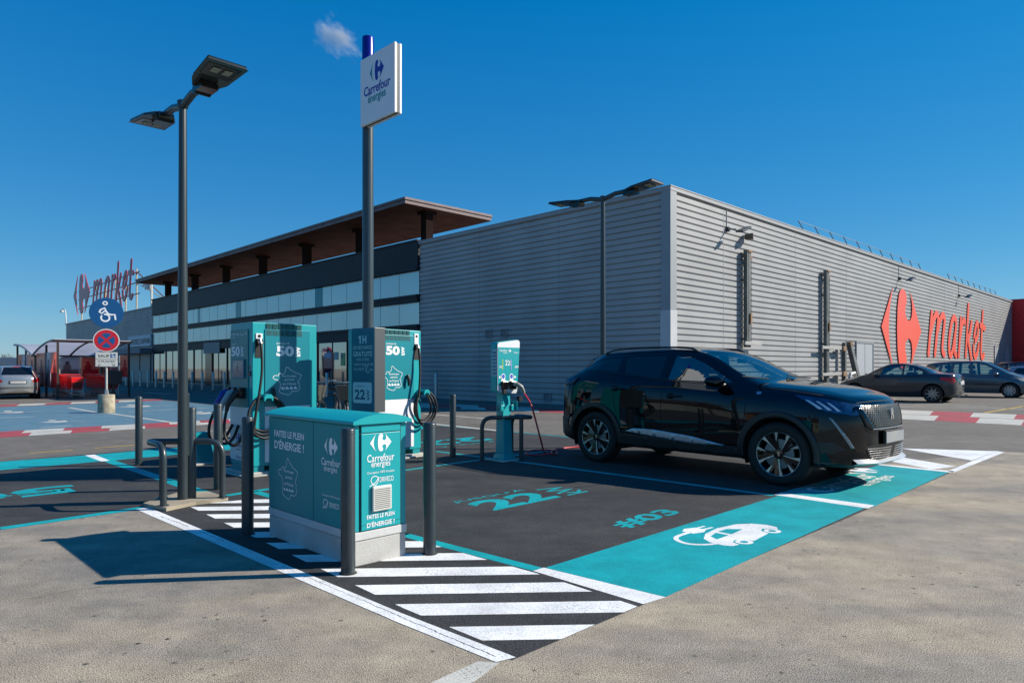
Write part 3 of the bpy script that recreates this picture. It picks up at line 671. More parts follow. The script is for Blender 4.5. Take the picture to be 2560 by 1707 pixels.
# mauve emblem and word on the roof of the wing (seen on its shaded side)
RS = bldg_thing('roof_sign', 'tall mauve red emblem and market lettering on a steel frame above the far wing roof', 'sign')
nY = Vector((0, -1, 0))
for pl in (LOGO_L, LOGO_M):
    m = MB(); m.shape([pl], (-.2, 76.8, 7.15), nY*7.0, Z3*4.3, off=0, th=.02); e = m.build('emblem', MAUVE, RS)
    m = MB(); m.shape([pl], (-.15, 76.8, 7.15), nY*7.0, Z3*4.3, off=0, th=.03); m.build('emblem_side', REDP, e)
for mm, m2 in zip(market(None, Vector((-.2, 68.8, 7.65)), nY, Z3, 14.6, 2.42, .38, .02), market(None, Vector((-.15, 68.8, 7.65)), nY, Z3, 14.6, 2.42, .46, .03)):
    e = mm.build('letter', MAUVE, RS); m2.build('letter_side', REDP, e)
m = MB()
for z in (7.9, 8.9, 9.8): m.tube([(.12, 76, z), (.12, 54, z)], .05, 6)
m.build('cross_rail', mat('dark_rail', (.04, .04, .05), .5, var=.2), RS)
for yy in (75.2, 69, 65.5, 62, 58.6, 55.3):
    m = MB(); m.tube([(.25, yy, 6.4), (.25, yy, 10.2)], .07, 6); m.build('frame_post', mat('cream_post', (.42, .40, .30), .6, var=.1), RS)
m = MB(); m.tube([(.3, 55.3, 9.9), (1.5, 51.2, 7.2)], .05, 6); m.build('brace', mat('rust_brace', (.16, .06, .05), .6, var=.2), RS)
m = MB(); m.tube([(.3, 55.3, 8.9), (1.6, 51.2, 7.1)], .04, 6); m.build('brace', MATS['cream_post'], RS)

# flood lights, camera, roof rails and steel frames on the sunlit wall
def wall_flood(s, z, label):
    t = bldg_thing('wall_floodlight', label, 'floodlight', s, 0, z, 'floodlights on the sunlit wall')
    m = MB(); m.box((-.06, -.10, -.08), (.06, -.0, .08)); m.tube([(0, -.1, 0), (0, -.35, -.05)], .025, 8); m.build('bracket', DARKP, t, bevel=.005)
    m = MB(); m.hexa([(-.05, -.35, -.16), (.38, -.50, .02), (.38, -.72, .0), (-.05, -.62, -.2)], [(-.05, -.35, -.09), (.38, -.50, .09), (.38, -.72, .07), (-.05, -.62, -.13)]); h = m.build('lamp_head', DARKP, t, bevel=.01)
    m = MB(); m.hexa([(.0, -.39, -.155), (.33, -.52, -.015), (.33, -.68, -.03), (.0, -.59, -.185)], [(.0, -.39, -.14), (.33, -.52, .01), (.33, -.68, -.005), (.0, -.59, -.17)]); m.build('lens', LTGREY, h)
    m = MB(); m.tube([(-.03, -.015, .08), (-.03, -.012, BH-z+.02)], .012, 6); m.tube([(-.03, -.02, BH-z+.02), (-.35, -.03, BH-z+.02)], .012, 6); m.build('cable', GALV, t)
    return t
wall_flood(3.54, 6.1, 'small dark floodlight nearest the corner, high on the sunlit grey wall')
wall_flood(22.1, 6.1, 'small dark floodlight above the coral emblem on the sunlit wall')
wall_flood(34.4, 6.1, 'small dark floodlight above the coral market lettering')
t = bldg_thing('security_camera', 'small brown box camera right of the nearest floodlight on the sunlit wall', 'camera', 4.7, 0, 6.0)
m = MB(); m.box((-.05, -.12, -.05), (.05, 0, .05)); m.build('mount', GALV, t); m = MB(); m.hexa([(-.06, -.42, -.12), (.22, -.30, -.12), (.22, -.08, -.12), (-.06, -.10, -.12)], [(-.06, -.42, .08), (.22, -.30, .08), (.22, -.08, .08), (-.06, -.10, .08)]); m.build('housing', mat('camera_brown', (.10, .08, .06), .5, var=.1), t, bevel=.02)
def roof_rail(s0, s1, n, label):
    t = bldg_thing('roof_guard_rail', label, 'guard rail', s0, 0, BH, 'guard rails on the roof edge'); Lr = s1-s0
    for i in range(n):
        x = Lr*i/(n-1); m = MB(); m.tube([(x+.75, .25, 0), (x, .25, .46)], .022, 6); m.build('rail_post', mat('blue_grey_rail', (.06, .10, .13), .5, .3, var=.1), t)
    m = MB(); m.tube([(0, .25, .46), (Lr, .25, .46)], .014, 6); m.build('top_rail', GALV, t)
roof_rail(10.0, 26.5, 11, 'leaning steel guard rail on the roof edge above the middle of the wall'); roof_rail(32.8, 46.5, 9, 'leaning steel guard rail on the roof edge near the red block')
HF = bldg_thing('hoist_frame', 'rusty steel goods frame with two tall masts and white bars before the sunlit wall', 'steel frame', 4.75, -.17, 0)
for s, zb in ((0, 2.05), (7.15, 0)):
    m = MB(); m.box((s-.20, -.07, zb), (s-.12, .07, 5.5)); m.box((s-.10, -.07, zb), (s+.02, .07, 5.46)); m.box((s+.05, -.06, zb), (s+.11, .06, 5.42)); q = m.build('mast', mat('weathered_steel', (.15, .16, .165), .5, .4, col2=(.09, .10, .09), vs=3), HF, bevel=.006)
    m = MB(); m.box((s-.02, -.12, 2.9), (s+.10, -.07, 3.25)); m.box((s-.14, -.10, 5.42), (s+.16, .1, 5.5)); m.box((s+.12, -.05, 5.2), (s+.24, .05, 5.32)); m.build('catch', mat('rust', (.16, .07, .03), .8, col2=(.28, .18, .10), vs=20), q)
    m = MB(); m.tube([(s+.28, 0, 5.3), (s+.28, 0, 2.2)], .008, 5); m.build('cable', DARKP, q)
    m = MB()
    for zz in (2.3, 4.4, 5.25): m.box((s-.2, .05, zz), (s-.12, .16, zz+.08))
    m.build('wall_bracket', MATS['weathered_steel'], q)
for z in (2.12, .98):
    m = MB(); m.box((-.5, -.16, z), (.75, -.11, z+.12)); m.box((6.3, -.16, z), (7.6, -.11, z+.12)); m.build('crossbar', mat('dirty_white_bar', (.38, .38, .37), .5, col2=(.34, .33, .31), vs=2), HF, bevel=.01)
m = MB(); m.box((8.9, -.12, .55), (9.06, .02, 2.45)); m.build('side_post', MATS['weathered_steel'], HF, bevel=.01)
for z in (2.12, 1.0):
    m = MB(); m.box((7.6, -.14, z), (8.75, -.09, z+.14)); m.build('hinge_arm', MATS['dirty_white_bar'], HF); m = MB(); m.box((8.5, -.2, z-.05), (8.9, -.02, z+.15)); m.build('hinge', MATS['rust'], HF, bevel=.02)
t = bldg_thing('leaning_steel_post', 'short rusty steel post leaning against the wall beside the grey double door', 'steel post', 14.6, -.5, 0)
m = MB(); m.hexa([(.35, -.1, .0), (.65, -.1, .0), (.65, .1, .0), (.35, .1, .0)], [(-.35, .2, 2.4), (-.05, .2, 2.4), (-.05, .4, 2.4), (-.35, .4, 2.4)]); m.build('post', MATS['weathered_steel'], t, bevel=.01)
m = MB(); m.box((-.36, .18, 2.36), (-.04, .42, 2.5)); m.build('post_cap', MATS['rust'], t)
m = MB(); m.tube([(-.6, 0, 0), (-.6, 0, .9), (-.5, 0, 1.05), (.0, 0, 1.1), (.1, 0, .9), (.1, 0, 0)], .07, 8); tag(m.build('wheel_guard_hoop', LTGREY, None, smooth=True), 'pale bent tube guard at the foot of the sunlit wall beside the leaning post', 'guard hoop').location = bl(13.9, -.6); bpy.data.objects['wheel_guard_hoop'].rotation_euler = (0, 0, AB)
# steel bollards in front of the shop
sb = None
names = ['first', 'second', 'third', 'fourth', 'fifth', 'sixth', 'seventh', 'eighth', 'ninth', 'tenth', 'eleventh', 'twelfth', 'thirteenth', 'fourteenth', 'fifteenth', 'sixteenth', 'seventeenth', 'eighteenth', 'nineteenth', 'twentieth']
def steel_bollard(loc, label):
    t = thing('steel_bollard', label, 'bollard', loc, 0, 'steel bollards along the shopfront')
    m = MB(); m.lathe([(.0, 0), (.068, 0), (.068, 1.09), (.062, 1.105), (0, 1.105)], 16); m.build('post', STEEL, t, smooth=50)
    m = MB(); m.lathe([(.0, 0), (.085, 0), (.085, .02), (0, .02)], 16); m.build('foot_ring', DARKP, t, smooth=50); return t
for i in range(20):
    yy = 45.2-1.545*i; p = bl(-3.7+.04*i, yy)
    if i == 0: sb = steel_bollard(tuple(p), ''); o = sb
    else: o = copy_tree(sb); o.location = p
    o['label'] = 'brushed steel bollard before the shopfront, %s from the far left end of its row' % names[i]
o = copy_tree(sb); o.location = G(1090, 997); o['label'] = 'lone steel bollard standing before the shaded ribbed wall, right of the right charger'

# ------------------------------------------------------------------ lamps
def lamp(loc, label, h, sc_=1.):
    t = thing('parking_lamp', label, 'street lamp', loc, AU, 'double lamps of the car park')
    m = MB(); m.lathe([(.0, 0), (.048, 0), (.046, .9), (.043, 2.), (.036, h-.25), (.034, h-.02), (0, h)], 20); m.build('pole', GREYP, t, smooth=50)
    m = MB(); m.lathe([(.0, h-.03), (.05, h-.03), (.05, h+.03), (.0, h+.05)], 16); m.build('pole_cap', GREYP, t, smooth=40)
    for sgn in (1, -1):
        m = MB(); m.tube([(0, 0, h-.02), (0, sgn*.25, h+.03), (0, sgn*.55, h+.03)], .036, 12); arm = m.build('arm', GREYP, t, smooth=40)
        m = MB(); z = h+.015; a, b = .50, 1.05
        top = [(-.09, a), (-.15, a+.16), (-.172, b), (.172, b), (.15, a+.16), (.09, a)]
        n = len(top); tilt = .07
        lo = [(x, sgn*y, z+(y-a)*tilt) for x, y in top]; hi = [(x*.93, sgn*(y*.985+.01), z+.030+(y-a)*tilt) for x, y in top]
        m.add(lo+hi, [tuple(range(n)), tuple(range(n, 2*n))[::-1]]+[(i, (i+1) % n, n+(i+1) % n, n+i) for i in range(n)])
        hd = m.build('lamp_head', mat('lamp_housing', (.030, .036, .038), .22, .2, var=.1), t, bevel=.006)
        m = MB(); m.tube([(-.07, sgn*(a-.02), z-.015), (.07, sgn*(a-.02), z-.015)], .05, 10); m.box((-.075, sgn*(a-.02), z-.05), (.075, sgn*(a+.16), z+.0)); m.build('hinge', BLKG, hd, smooth=40)
        m = MB(); zz = lambda y: z-.004+(y-a)*tilt; ya, yb = a+.26, b-.05
        m.hexa([(-.125, sgn*ya, zz(ya)), (.125, sgn*ya, zz(ya)), (.14, sgn*yb, zz(yb)), (-.14, sgn*yb, zz(yb))], [(-.125, sgn*ya, zz(ya)+.003), (.125, sgn*ya, zz(ya)+.003), (.14, sgn*yb, zz(yb)+.003), (-.14, sgn*yb, zz(yb)+.003)]); m.build('lens', mat('lamp_lens', (.008, .018, .02), .08, var=.1), hd)
        m = MB()
        for dx in (-.05, .05):
            m.box((dx-.032, sgn*(ya+.10), zz(ya+.1)-.006), (dx+.032, sgn*(ya+.19), zz(ya+.19)-.003))
        m.build('light_panel', mat('led_panel', (.32, .33, .26), .5, var=.3, vs=60), hd)
    m = MB(); m.box((.03, -.03, .45), (.052, .03, 1.05)); m.build('access_door', GREYP, t, bevel=.004); return t
l1 = lamp(tuple(G(457, 1256)), 'tall grey lamp post with two flat heads rising from the tan concrete island', 3.83)
p = G(1508, 1118); 
l2 = copy_tree(l1); l2.location = (1.49, 11.2, 0); l2.scale = (1, 1, 1.065); l2['label'] = 'grey double headed lamp post standing behind the black car'
# ------------------------------------------------------------------ sign pole
SP = thing('sign_pole', 'tall round pole with blue top carrying the white square charging sign', 'sign pole', (-1.805, 8.555, 0), AU)
PH = 5.42
m = MB(); m.lathe([(0, 0), (.069, 0), (.069, 5.10), (0, 5.10)], 28); m.build('pole', mat('pole_paint', (.040, .060, .072), .3, col2=(.028, .046, .058), vs=1.5, spec=.6), SP, smooth=50)
m = MB(); m.lathe([(.0, 5.10), (.072, 5.10), (.072, PH), (.068, PH+.012), (0, PH+.012)], 28); m.build('pole_top', mat('deep_blue_sleeve', (.006, .010, .26), .25, .2, var=.1), SP, smooth=50)
m = MB(); m.box((-.115, -.73, 4.28), (-.080, -.005, 5.105)); bx = m.build('sign_box', mat('white_acrylic', (.72, .73, .76), .3, var=.03), SP, bevel=.008)
m = MB(); m.box((-.045, -.73, 4.28), (-.01, -.005, 5.105)); m.build('sign_box', MATS['white_acrylic'], SP, bevel=.008)
m = MB(); m.box((-.080, -.722, 4.288), (-.045, -.01, 5.097)); m.build('sign_core', BLKP, SP)
sy = -.73
m = MB(); oX = Vector((0, -1, 0)); cxs = -.15
m.shape([LOGO_M], (-.115, -.215, 4.755), oX*.30, Z3*.245, off=.0015); put_text(m, 'Carrefour', (-.115, -.09, 4.62), oX, Z3, .555, .12, .022)
m.build('lettering', NAVY, bx)
m = MB(); m.shape([LOGO_L], (-.115, -.215, 4.755), oX*.30, Z3*.245, off=.0015); put_text(m, 'énergies', (-.115, -.175, 4.49), oX, Z3, .38, .13, .022)
m.build('teal_lettering', LTEAL, bx)
# info panel round the foot of the pole, turned a little
ang = math.atan2(.788, .6157)
IP = thing('information_panel', 'tall blue panel reading 1H DE RECHARGE GRATUITE fixed round the sign pole', 'information panel', (-1.68, 8.35, 0), ang)
m = MB(); m.box((0, 0, .752), (.172, .437, 1.794)); pb = m.build('panel_box', mat('slate_panel_side', (.085, .095, .10), .4, .2, var=.1), IP, bevel=.006)
m = MB(); m.box((-.004, .004, .76), (.0, .433, 1.788)); pf = m.build('front_sheet', mat('petrol_blue_film', (.008, .115, .19), .35, var=.05), IP)
m = MB(); F2 = (-.0045, .433, 0); tx = mat('pale_blue_lettering', (.34, .60, .66), .5, var=.05)
def ptxt(mb, s, y, z, w_, h_, b=.01): put_text(mb, s, (-.0045, y, z), nY, Z3, w_, h_, b, anchor=.5, off=.001)
ptxt(m, 'H', .185, 1.60, .075, .10, .035); m.shape([[(.022,0),(.048,0),(.048,.10),(.026,.10),(.0,.082),(.0,.060),(.022,.072)]], (-.0045, .30, 1.60), nY, Z3, off=.001); ptxt(m, 'DE RECHARGE', .22, 1.53, .36, .043, .004); ptxt(m, 'GRATUITE', .22, 1.44, .36, .062, .016); ptxt(m, 'AVEC VOTRE', .22, 1.385, .24, .034, .004)
ptxt(m, 'CARTE FIDÉLITÉ', .235, 1.325, .30, .036, .004); ptxt(m, 'OU CARTE', .29, 1.265, .20, .034, .004)
m.shape([LOGO_L, LOGO_M], (-.0045, .07, 1.325), nY*.045, Z3*.036); m.shape([ribbon(smooth2([(0,0),(.05,.06),(.02,.075),(.0,.06),(.05,-.02),(.10,.03),(.14,.01)], 3), .008)], (-.0045, .17, 1.255), nY, Z3)
rr_ = .03; rect = []
for cx_, cy_, a0 in ((.36-rr_, .26-rr_, 0), (rr_, .26-rr_, 90), (rr_, rr_, 180), (.36-rr_, rr_, 270)):
    rect += [(cx_+rr_*math.cos(R(a0+a)), cy_+rr_*math.sin(R(a0+a))) for a in range(0, 91, 15)]
m.shape([rect], (-.0045, .405, .86), nY, Z3); m.build('lettering', tx, pf)
m = MB(); put_text(m, "JUSQU'À", (-.0055, .35, 1.055), nY, Z3, .16, .03, .004, off=.001); put_text(m, '22', (-.0055, .37, .905), nY, Z3, .20, .125, .03, off=.001); put_text(m, 'kW', (-.0055, .09, .905), Vector((0,0,1)), Vector((0,1,0)), .125, .05, .03, off=.001)
m.build('lettering', mat('petrol_lettering', (.008, .10, .17), .5, var=.05), pf)

# ------------------------------------------------------------------ 50 kW chargers
def leads(mb, pts, r=.014, n=8): mb.tube([tuple(p) for p in smooth3(pts)], r, n)
def smooth3(pts, k=6):
    P = [Vector(p) for p in pts]; out = []
    for i in range(len(P)-1):
        a, b, c, d = P[max(i-1, 0)], P[i], P[i+1], P[min(i+2, len(P)-1)]
        for j in range(k):
            t = j/k; out.append(.5*((2*b)+(c-a)*t+(2*a-5*b+4*c-d)*t*t+(3*b-a-3*c+d)*t**3))
    out.append(P[-1]); return out
def fast_charger(label, loc, rz, mirror):
    """local x: along the lettered side, y: depth away, front panel at x=0 (mirror: at x=W)"""
    Wd, Dp, Hh = .84, .615, 1.84
    t = thing('fast_charger', label, 'charging station', loc, rz, 'fast charging cabinets')
    fx = (lambda x: Wd-x) if mirror else (lambda x: x)
    m = MB(); m.box((.0, 0, .12), (Wd, Dp, Hh)); bdy = m.build('cabinet', TEAL, t, bevel=.008)
    m = MB()
    for a, b in ((.0, .16), (Wd-.16, Wd)): m.box((a+.01, .01, 0), (b-.01, Dp-.01, .12))
    m.build('foot', TEALD, t)
    m = MB(); m.box((-.12, -.06, 0.0), (Wd+.12, Dp+.12, .022)); m.box((-.06, -.02, .022), (Wd+.06, Dp+.06, .05)); m.build('plinth', CONC, t, bevel=.008)
    # lettered side (y = 0)
    a, b = (.152, .742) if not mirror else (.02, .69); wz = .83 if not mirror else .85
    m = MB(); m.box((a, -.010, wz+.002), (b, .0, 1.765)); dr = m.build('side_door', TEALF, t, bevel=.003)
    m = MB(); m.box((a, -.010, .16), (b, .0, wz)); m.build('white_lower_panel', WHITEP, t, bevel=.003)
    gx0 = .17 if not mirror else .15
    for r_ in range(2):
        for c_ in range(6):
            xx = gx0+c_*.079; zz = 1.690+r_*.084; m = MB()
            if not r_: m.box((xx-.002, -.0108, zz-.003), (xx+.068, -.010, zz+.066))
            for k in range(6): m.box((xx, -.0125, zz+k*.0108), (xx+.066, -.0108 if not r_ else -.0005, zz+k*.0108+.006))
            m.build('vent', mat('vent_dark_teal', (.002, .10, .11), .6, var=.1), dr)
    oz = -.0105; m = MB(); xs = .294 if not mirror else .155; tw = .232 if not mirror else .256; t0_ = 1.44 if not mirror else 1.48
    put_text(m, "JUSQU'À", (xs, oz, t0_+.142), X3, Z3, tw*.75, .030, .014); put_text(m, '50', (xs, oz, t0_), X3, Z3, tw, .128, .045); put_text(m, 'kW', (xs+tw+(.085 if not mirror else .095), oz, t0_), Z3, -X3, .122, .066, .045)
    fo = (.25, oz, .965) if not mirror else (.09, oz, .98); fw_, fh_ = .385, .345
    fp = [(x*fw_, y*fh_) for x, y in FRANCE]; m.shape(outline(fp, .0065), fo, X3, Z3, st=.0003)
    for k, s in enumerate(('Rechargez', 'partout', 'en France')): put_text(m, s, (fo[0]+.215, oz, fo[2]+.215-k*.046), X3, Z3, (.185, .13, .175)[k], .030, .010, anchor=.5)
    for k in range(4):
        cx_ = fo[0]+.11+k*.055; m.shape([[(0,0),(.042,0),(.045,.014),(.030,.018),(.022,.03),(.008,.03),(0,.016)]], (cx_, oz, fo[2]+.072), X3, Z3)
        m.shape([[(.01,-.008),(.018,-.008),(.018,-.002),(.01,-.002)], [(.028,-.008),(.036,-.008),(.036,-.002),(.028,-.002)]], (cx_, oz, fo[2]+.072), X3, Z3)
    m.build('lettering', LTEXT, dr)
    # cable outlet and holder near the front edge
    hx = .08 if not mirror else .742
    m = MB(); m.box((hx-.042, -.012, 1.645), (hx+.042, 0, 1.71 if not mirror else 1.80)); pl = m.build('outlet_plate', WHITEP, t, bevel=.004)
    m = MB(); m.lathe([(.0, .013), (.02, .013), (.02, .015), (.012, .016), (0, .016)], 12, (hx, 0, 1.678 if not mirror else 1.76), 'y'); m.build('hexagon_mark', BLACK, pl)
    m = MB(); m.box((hx-.048, -.006, 1.42), (hx+.048, .002, 1.64)); m.build('outlet_recess', BLACK, t)
    m = MB(); m.hexa([(hx-.035, -.055, 1.59), (hx+.035, -.055, 1.59), (hx+.035, 0, 1.62), (hx-.035, 0, 1.62)], [(hx-.035, -.05, 1.62), (hx+.035, -.05, 1.62), (hx+.035, 0, 1.645), (hx-.035, 0, 1.645)]); m.build('outlet_hood', BLKP, t)
    hc = hx+.045 if not mirror else hx+.06
    m = MB(); m.shape([[(-.055,-.05),(-.045,-.05),(-.03,-.018),(.03,-.018),(.045,-.05),(.055,-.05),(.055,.0),(.03,.03),(-.03,.03),(-.055,.0)]], (hc, -.0, .955), X3, Z3, off=0, th=.17); m.build('cable_holder', TEAL, t, bevel=.006)
    m = MB(); drop = [(hx, -.045, 1.60), (hx, -.075, 1.50), (hx-.01, -.10, 1.25), (hx-.05, -.12, 1.0), (hx-.09, -.13, .80), (hx-.12, -.13, .58)]
    if mirror: drop = [(hx, -.045, 1.60), (hx, -.07, 1.50), (hx-.005, -.09, 1.25), (hx-.04, -.11, 1.0), (hx-.07, -.12, .85)]
    leads(m, drop, .0165)
    for k in range(3):
        rx = (.20 if not mirror else .165)+.018*k; rz = .205+.022*k; cz = .745-.018*k; yy = -.055-.034*k; cx_ = hc+(.0 if not mirror else .02)
        m.tube([(cx_+rx*math.sin(q_), yy+.02*math.sin(2*q_+k), cz+rz*math.cos(q_)) for q_ in [2*PI*j/32 for j in range(32)]], .0155, 8, closed=True)
    m.build('charging_cable', BLACK, t, smooth=60)
    m = MB(); m.tube([(hx-.0, -.03, 1.64), (hx, -.05, 1.585)], .02, 10); m.build('cable_gland', STEEL, t, smooth=60)
    px_ = .245 if not mirror else .55; m = MB(); m.tube([(px_, -.03, 1.05 if not mirror else 1.2), (px_, -.055, .98 if not mirror else 1.12), (px_, -.05, .90 if not mirror else 1.04)], [.02, .026, .014], 10); m.build('parked_plug', BLKP, t, smooth=50)
    # front face (x = 0 or W)
    fxp = Wd if mirror else 0.; sg = 1 if mirror else -1
    def fb(mb, y0, y1, z0, z1, d0, d1): mb.box((fxp+sg*d0, y0, z0), (fxp+sg*d1, y1, z1))
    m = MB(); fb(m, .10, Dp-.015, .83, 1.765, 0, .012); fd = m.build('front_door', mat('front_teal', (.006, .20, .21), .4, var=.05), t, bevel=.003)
    m = MB(); fb(m, .03, Dp-.01, .17, .82, 0, .012); fw = m.build('white_front_panel', WHITEP, t, bevel=.003)
    m = MB(); fb(m, .17, .50, 1.17, 1.405, .012, .03); sc_ = m.build('screen_bezel', mat('blue_bezel', (.006, .11, .20), .35, var=.05), fd, bevel=.004)
    m = MB(); fb(m, .19, .48, 1.20, 1.385, .03, .032); m.build('screen', mat('screen_glass', (.02, .10, .20), .06, var=.1), fd)
    m = MB(); m.lathe([(0, 0), (.022, 0), (.022, .018), (.0, .02)], 14, (fxp+sg*.0, .065, 1.30), 'x'); m.build('stop_button', REDP, t)
    m = MB(); fb(m, .035, .09, 1.20, 1.26, 0, .012); m.build('card_reader', BLKP, t)
    m = MB(); fz = Vector((0, -1, 0)) if not mirror else Vector((0, 1, 0)); fo_ = lambda y, z: (fxp+sg*.0125, y, z)
    if not mirror:
        put_text(m, 'Carrefour', fo_(.58, 1.70), fz, Z3, .16, .032, .010); put_text(m, 'énergies', fo_(.54, 1.665), fz, Z3, .09, .022, .004); m.shape([LOGO_L, LOGO_M], fo_(.405, 1.685), fz*.055, Z3*.045)
        put_text(m, 'Driveco', fo_(.32, 1.69), fz, Z3, .12, .03, .003); put_text(m, '#01', fo_(.17, 1.695), fz, Z3, .06, .035, .005)
        put_text(m, "JUSQU'À", fo_(.56, 1.575), fz, Z3, .15, .028, .012); put_text(m, '50', fo_(.565, 1.44), fz, Z3, .245, .122, .045); put_text(m, 'kW', (fxp-.0125, .215, 1.44), Z3, Vector((0,1,0)), .12, .08, .045)
    m.build('lettering', LTEXT, fd)
    if not mirror:
        m = MB(); m.shape([[(.0,0),(.05,.09),(.035,.085),(.06,.16),(.02,.07),(.03,.075)]], (fxp-.033, .38, 1.22), fz, Z3); m.build('bolt_mark', BLACK, sc_)
        m = MB(); m.shape([LOGO_L, LOGO_M], (fxp-.0125, .44, .38), fz*.16, Z3*.12); put_text(m, 'Carrefour', (fxp-.0125, .45, .33), fz, Z3, .2, .04, .006); put_text(m, 'énergies', (fxp-.0125, .42, .285), fz, Z3, .14, .03, .004); put_text(m, 'Driveco', (fxp-.0125, .43, .19), fz, Z3, .16, .035, .003)
        m.build('lettering', NAVY, fw)
        for k, (yy, col, lab_) in enumerate(((.53, mat('blue_plug', (.01, .03, .30), .3, var=.1), 'blue connector plug'), (.36, mat('pale_plug', (.35, .42, .42), .35, var=.1), 'pale grey connector plug'), (.20, BLKP, 'black connector plug'))):
            m = MB(); m.box((-.09, yy-.045, .93), (0, yy+.045, 1.06)); m.build('plug_holster', BLKG, t, bevel=.01)
            m = MB(); m.tube([(-.05, yy, 1.02), (-.12, yy+.01, .99), (-.19, yy+.05, .86), (-.20, yy+.06, .78)], [.036, .040, .030, .022], 10); pg = m.build('connector_plug', col, t, smooth=50); pg['label'] = lab_
            m = MB(); leads(m, [(-.20, yy+.06, .79), (-.24, yy+.13-.05*k, .62), (-.24, yy+.15-.08*k, .46), (-.18, yy+.12-.1*k, .38), (-.10, yy+.02-.06*k, .44), (-.03, yy-.04, .60)], .018); m.build('charging_cable', BLACK, t, smooth=60)
    m = MB(); m.box((.01, .01, Hh), (Wd-.01, Dp-.01, Hh+.004)); m.build('top_sheet', TEAL, t); return t
c1 = fast_charger('left teal fast charger with screen and three plugs, marked 50 kW', (-3.09, 8.126, 0), AU, False)
c2 = fast_charger('right teal fast charger half hidden behind the blue information panel, marked 50 kW', (-1.86, 9.395, 0), math.atan2(.788, .6157), True)
# ------------------------------------------------------------------ front power cabinet
PC = thing('power_cabinet', 'low wide teal cabinet on a concrete base reading FAITES LE PLEIN D\'ÉNERGIE', 'power cabinet', tuple(G(887, 1417.5)), AU)
Wd, Lg = .405, 1.215
m = MB(); m.box((0, 0, 0), (Wd, Lg, .162)); m.build('concrete_base', mat('cast_concrete', (.50, .49, .47), .8, col2=(.40, .39, .37), vs=3, bump=.25, bs=60), PC, bevel=.006)
m = MB(); m.box((-.006, -.006, .165), (Wd+.006, Lg+.006, .222)); m.build('base_upper', mat('cast_concrete_light', (.56, .56, .55), .7, var=.1, vs=4, bump=.15), PC, bevel=.006)
m = MB(); m.box((0, 0, .225), (Wd, Lg, .925)); bd = m.build('cabinet_body', TEAL, PC, bevel=.004)
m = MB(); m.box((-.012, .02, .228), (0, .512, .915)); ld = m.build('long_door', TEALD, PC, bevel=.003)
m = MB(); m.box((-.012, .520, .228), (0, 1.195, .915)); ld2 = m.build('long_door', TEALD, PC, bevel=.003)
m = MB(); m.box((.042, -.012, .228), (.352, 0, .862)); sd_ = m.build('end_door', TEAL, PC, bevel=.003)
m = MB(); m.box((.042, -.012, .868), (.352, 0, .918)); m.build('end_strip', TEAL, PC, bevel=.003)
m = MB(); m.box((.034, -.004, .228), (.040, .0, .92)); m.box((.354, -.004, .228), (.360, .0, .92)); m.box((.042, -.0128, .262), (.352, -.0118, .264)); m.build('door_gap', BLACK, PC)
n = 14; prof = []
for i in range(n+1):
    x = -.03+(Wd+.06)*i/n; u_ = (i/n-.5)*2; prof.append((x, .945+.045*(1-u_*u_)))
m = MB(); m.shape([[(-.03, .925)]+prof+[(Wd+.03, .925)]], (0, Lg+.03, 0), (1, 0, 0), (0, 0, 1), off=0, th=Lg+.06); lid = m.build('lid', TEAL, PC, smooth=30, bevel=.003)
DT = mat('shaded_door_lettering', (.88, .89, .90), .5, var=.03)  # brighter copy of the white lettering, lifted to offset shade on the long doors
swirl = outline([(.028*math.cos(a)*(1+.25*math.sin(a)), .030*math.sin(a)) for a in [2*PI*k/18 for k in range(18)]], .005)+outline([(-.038,-.034),(.005,-.014),(.033,.02)], .005, False)
m = MB()
put_text(m, 'FAITES LE PLEIN', (-.0125, 1.10, .775), nY, Z3, .455, .050, .02); put_text(m, "D'ÉNERGIE !", (-.0125, 1.10, .685), nY, Z3, .455, .075, .02)
fp = [(x*.31, y*.30) for x, y in FRANCE]; m.shape(outline(fp, .0045), (-.0125, 1.035, .325), nY, Z3, st=.0003)
for k, s in enumerate(('Rechargez', 'partout', 'en France')): put_text(m, s, (-.0125, .87, .515-k*.045), nY, Z3, (.15, .105, .14)[k], .026, .008, anchor=.5)
for k in range(4): m.shape([[(0,0),(.028,0),(.03,.01),(.02,.012),(.015,.02),(.005,.02),(0,.01)]], (-.0125, .95-k*.04, .385), nY, Z3)
m.build('lettering', DT, ld2)
m = MB(); m.shape([LOGO_L, LOGO_M], (-.0125, .362, .703), nY*.175, Z3*.118); put_text(m, 'Carrefour', (-.0125, .40, .630), nY, Z3, .245, .050, .008); put_text(m, 'énergies', (-.0125, .365, .578), nY, Z3, .170, .052, .006)
put_text(m, 'Conception 100% française', (-.0125, .39, .415), nY, Z3, .23, .018, .002); put_text(m, 'DRIVECO', (-.0125, .295, .350), nY, Z3, .125, .035, .006); m.shape(swirl, (-.0125, .345, .367), nY, Z3)
m.build('lettering', DT, ld)
m = MB(); e = lambda x, z: (x, -.0125, z)
m.shape([LOGO_L, LOGO_M], e(.107, .738), X3*.170, Z3*.118); put_text(m, 'Carrefour', e(.192, .672), X3, Z3, .215, .050, .008, anchor=.5); put_text(m, 'énergies', e(.192, .625), X3, Z3, .150, .052, .006, anchor=.5)
put_text(m, 'Conception 100% française', e(.192, .590), X3, Z3, .215, .020, .002, anchor=.5); put_text(m, 'DRIVECO', e(.238, .533), X3, Z3, .110, .034, .006, anchor=.5)
m.shape(swirl, e(.143, .547), X3, Z3)
put_text(m, 'FAITES LE PLEIN', e(.192, .298), X3, Z3, .218, .028, .02, anchor=.5); put_text(m, "D'ÉNERGIE !", e(.192, .243), X3, Z3, .218, .038, .02, anchor=.5)
m.build('lettering', LTEXT, sd_)
a, b, z0, z1 = .118, .268, .345, .512
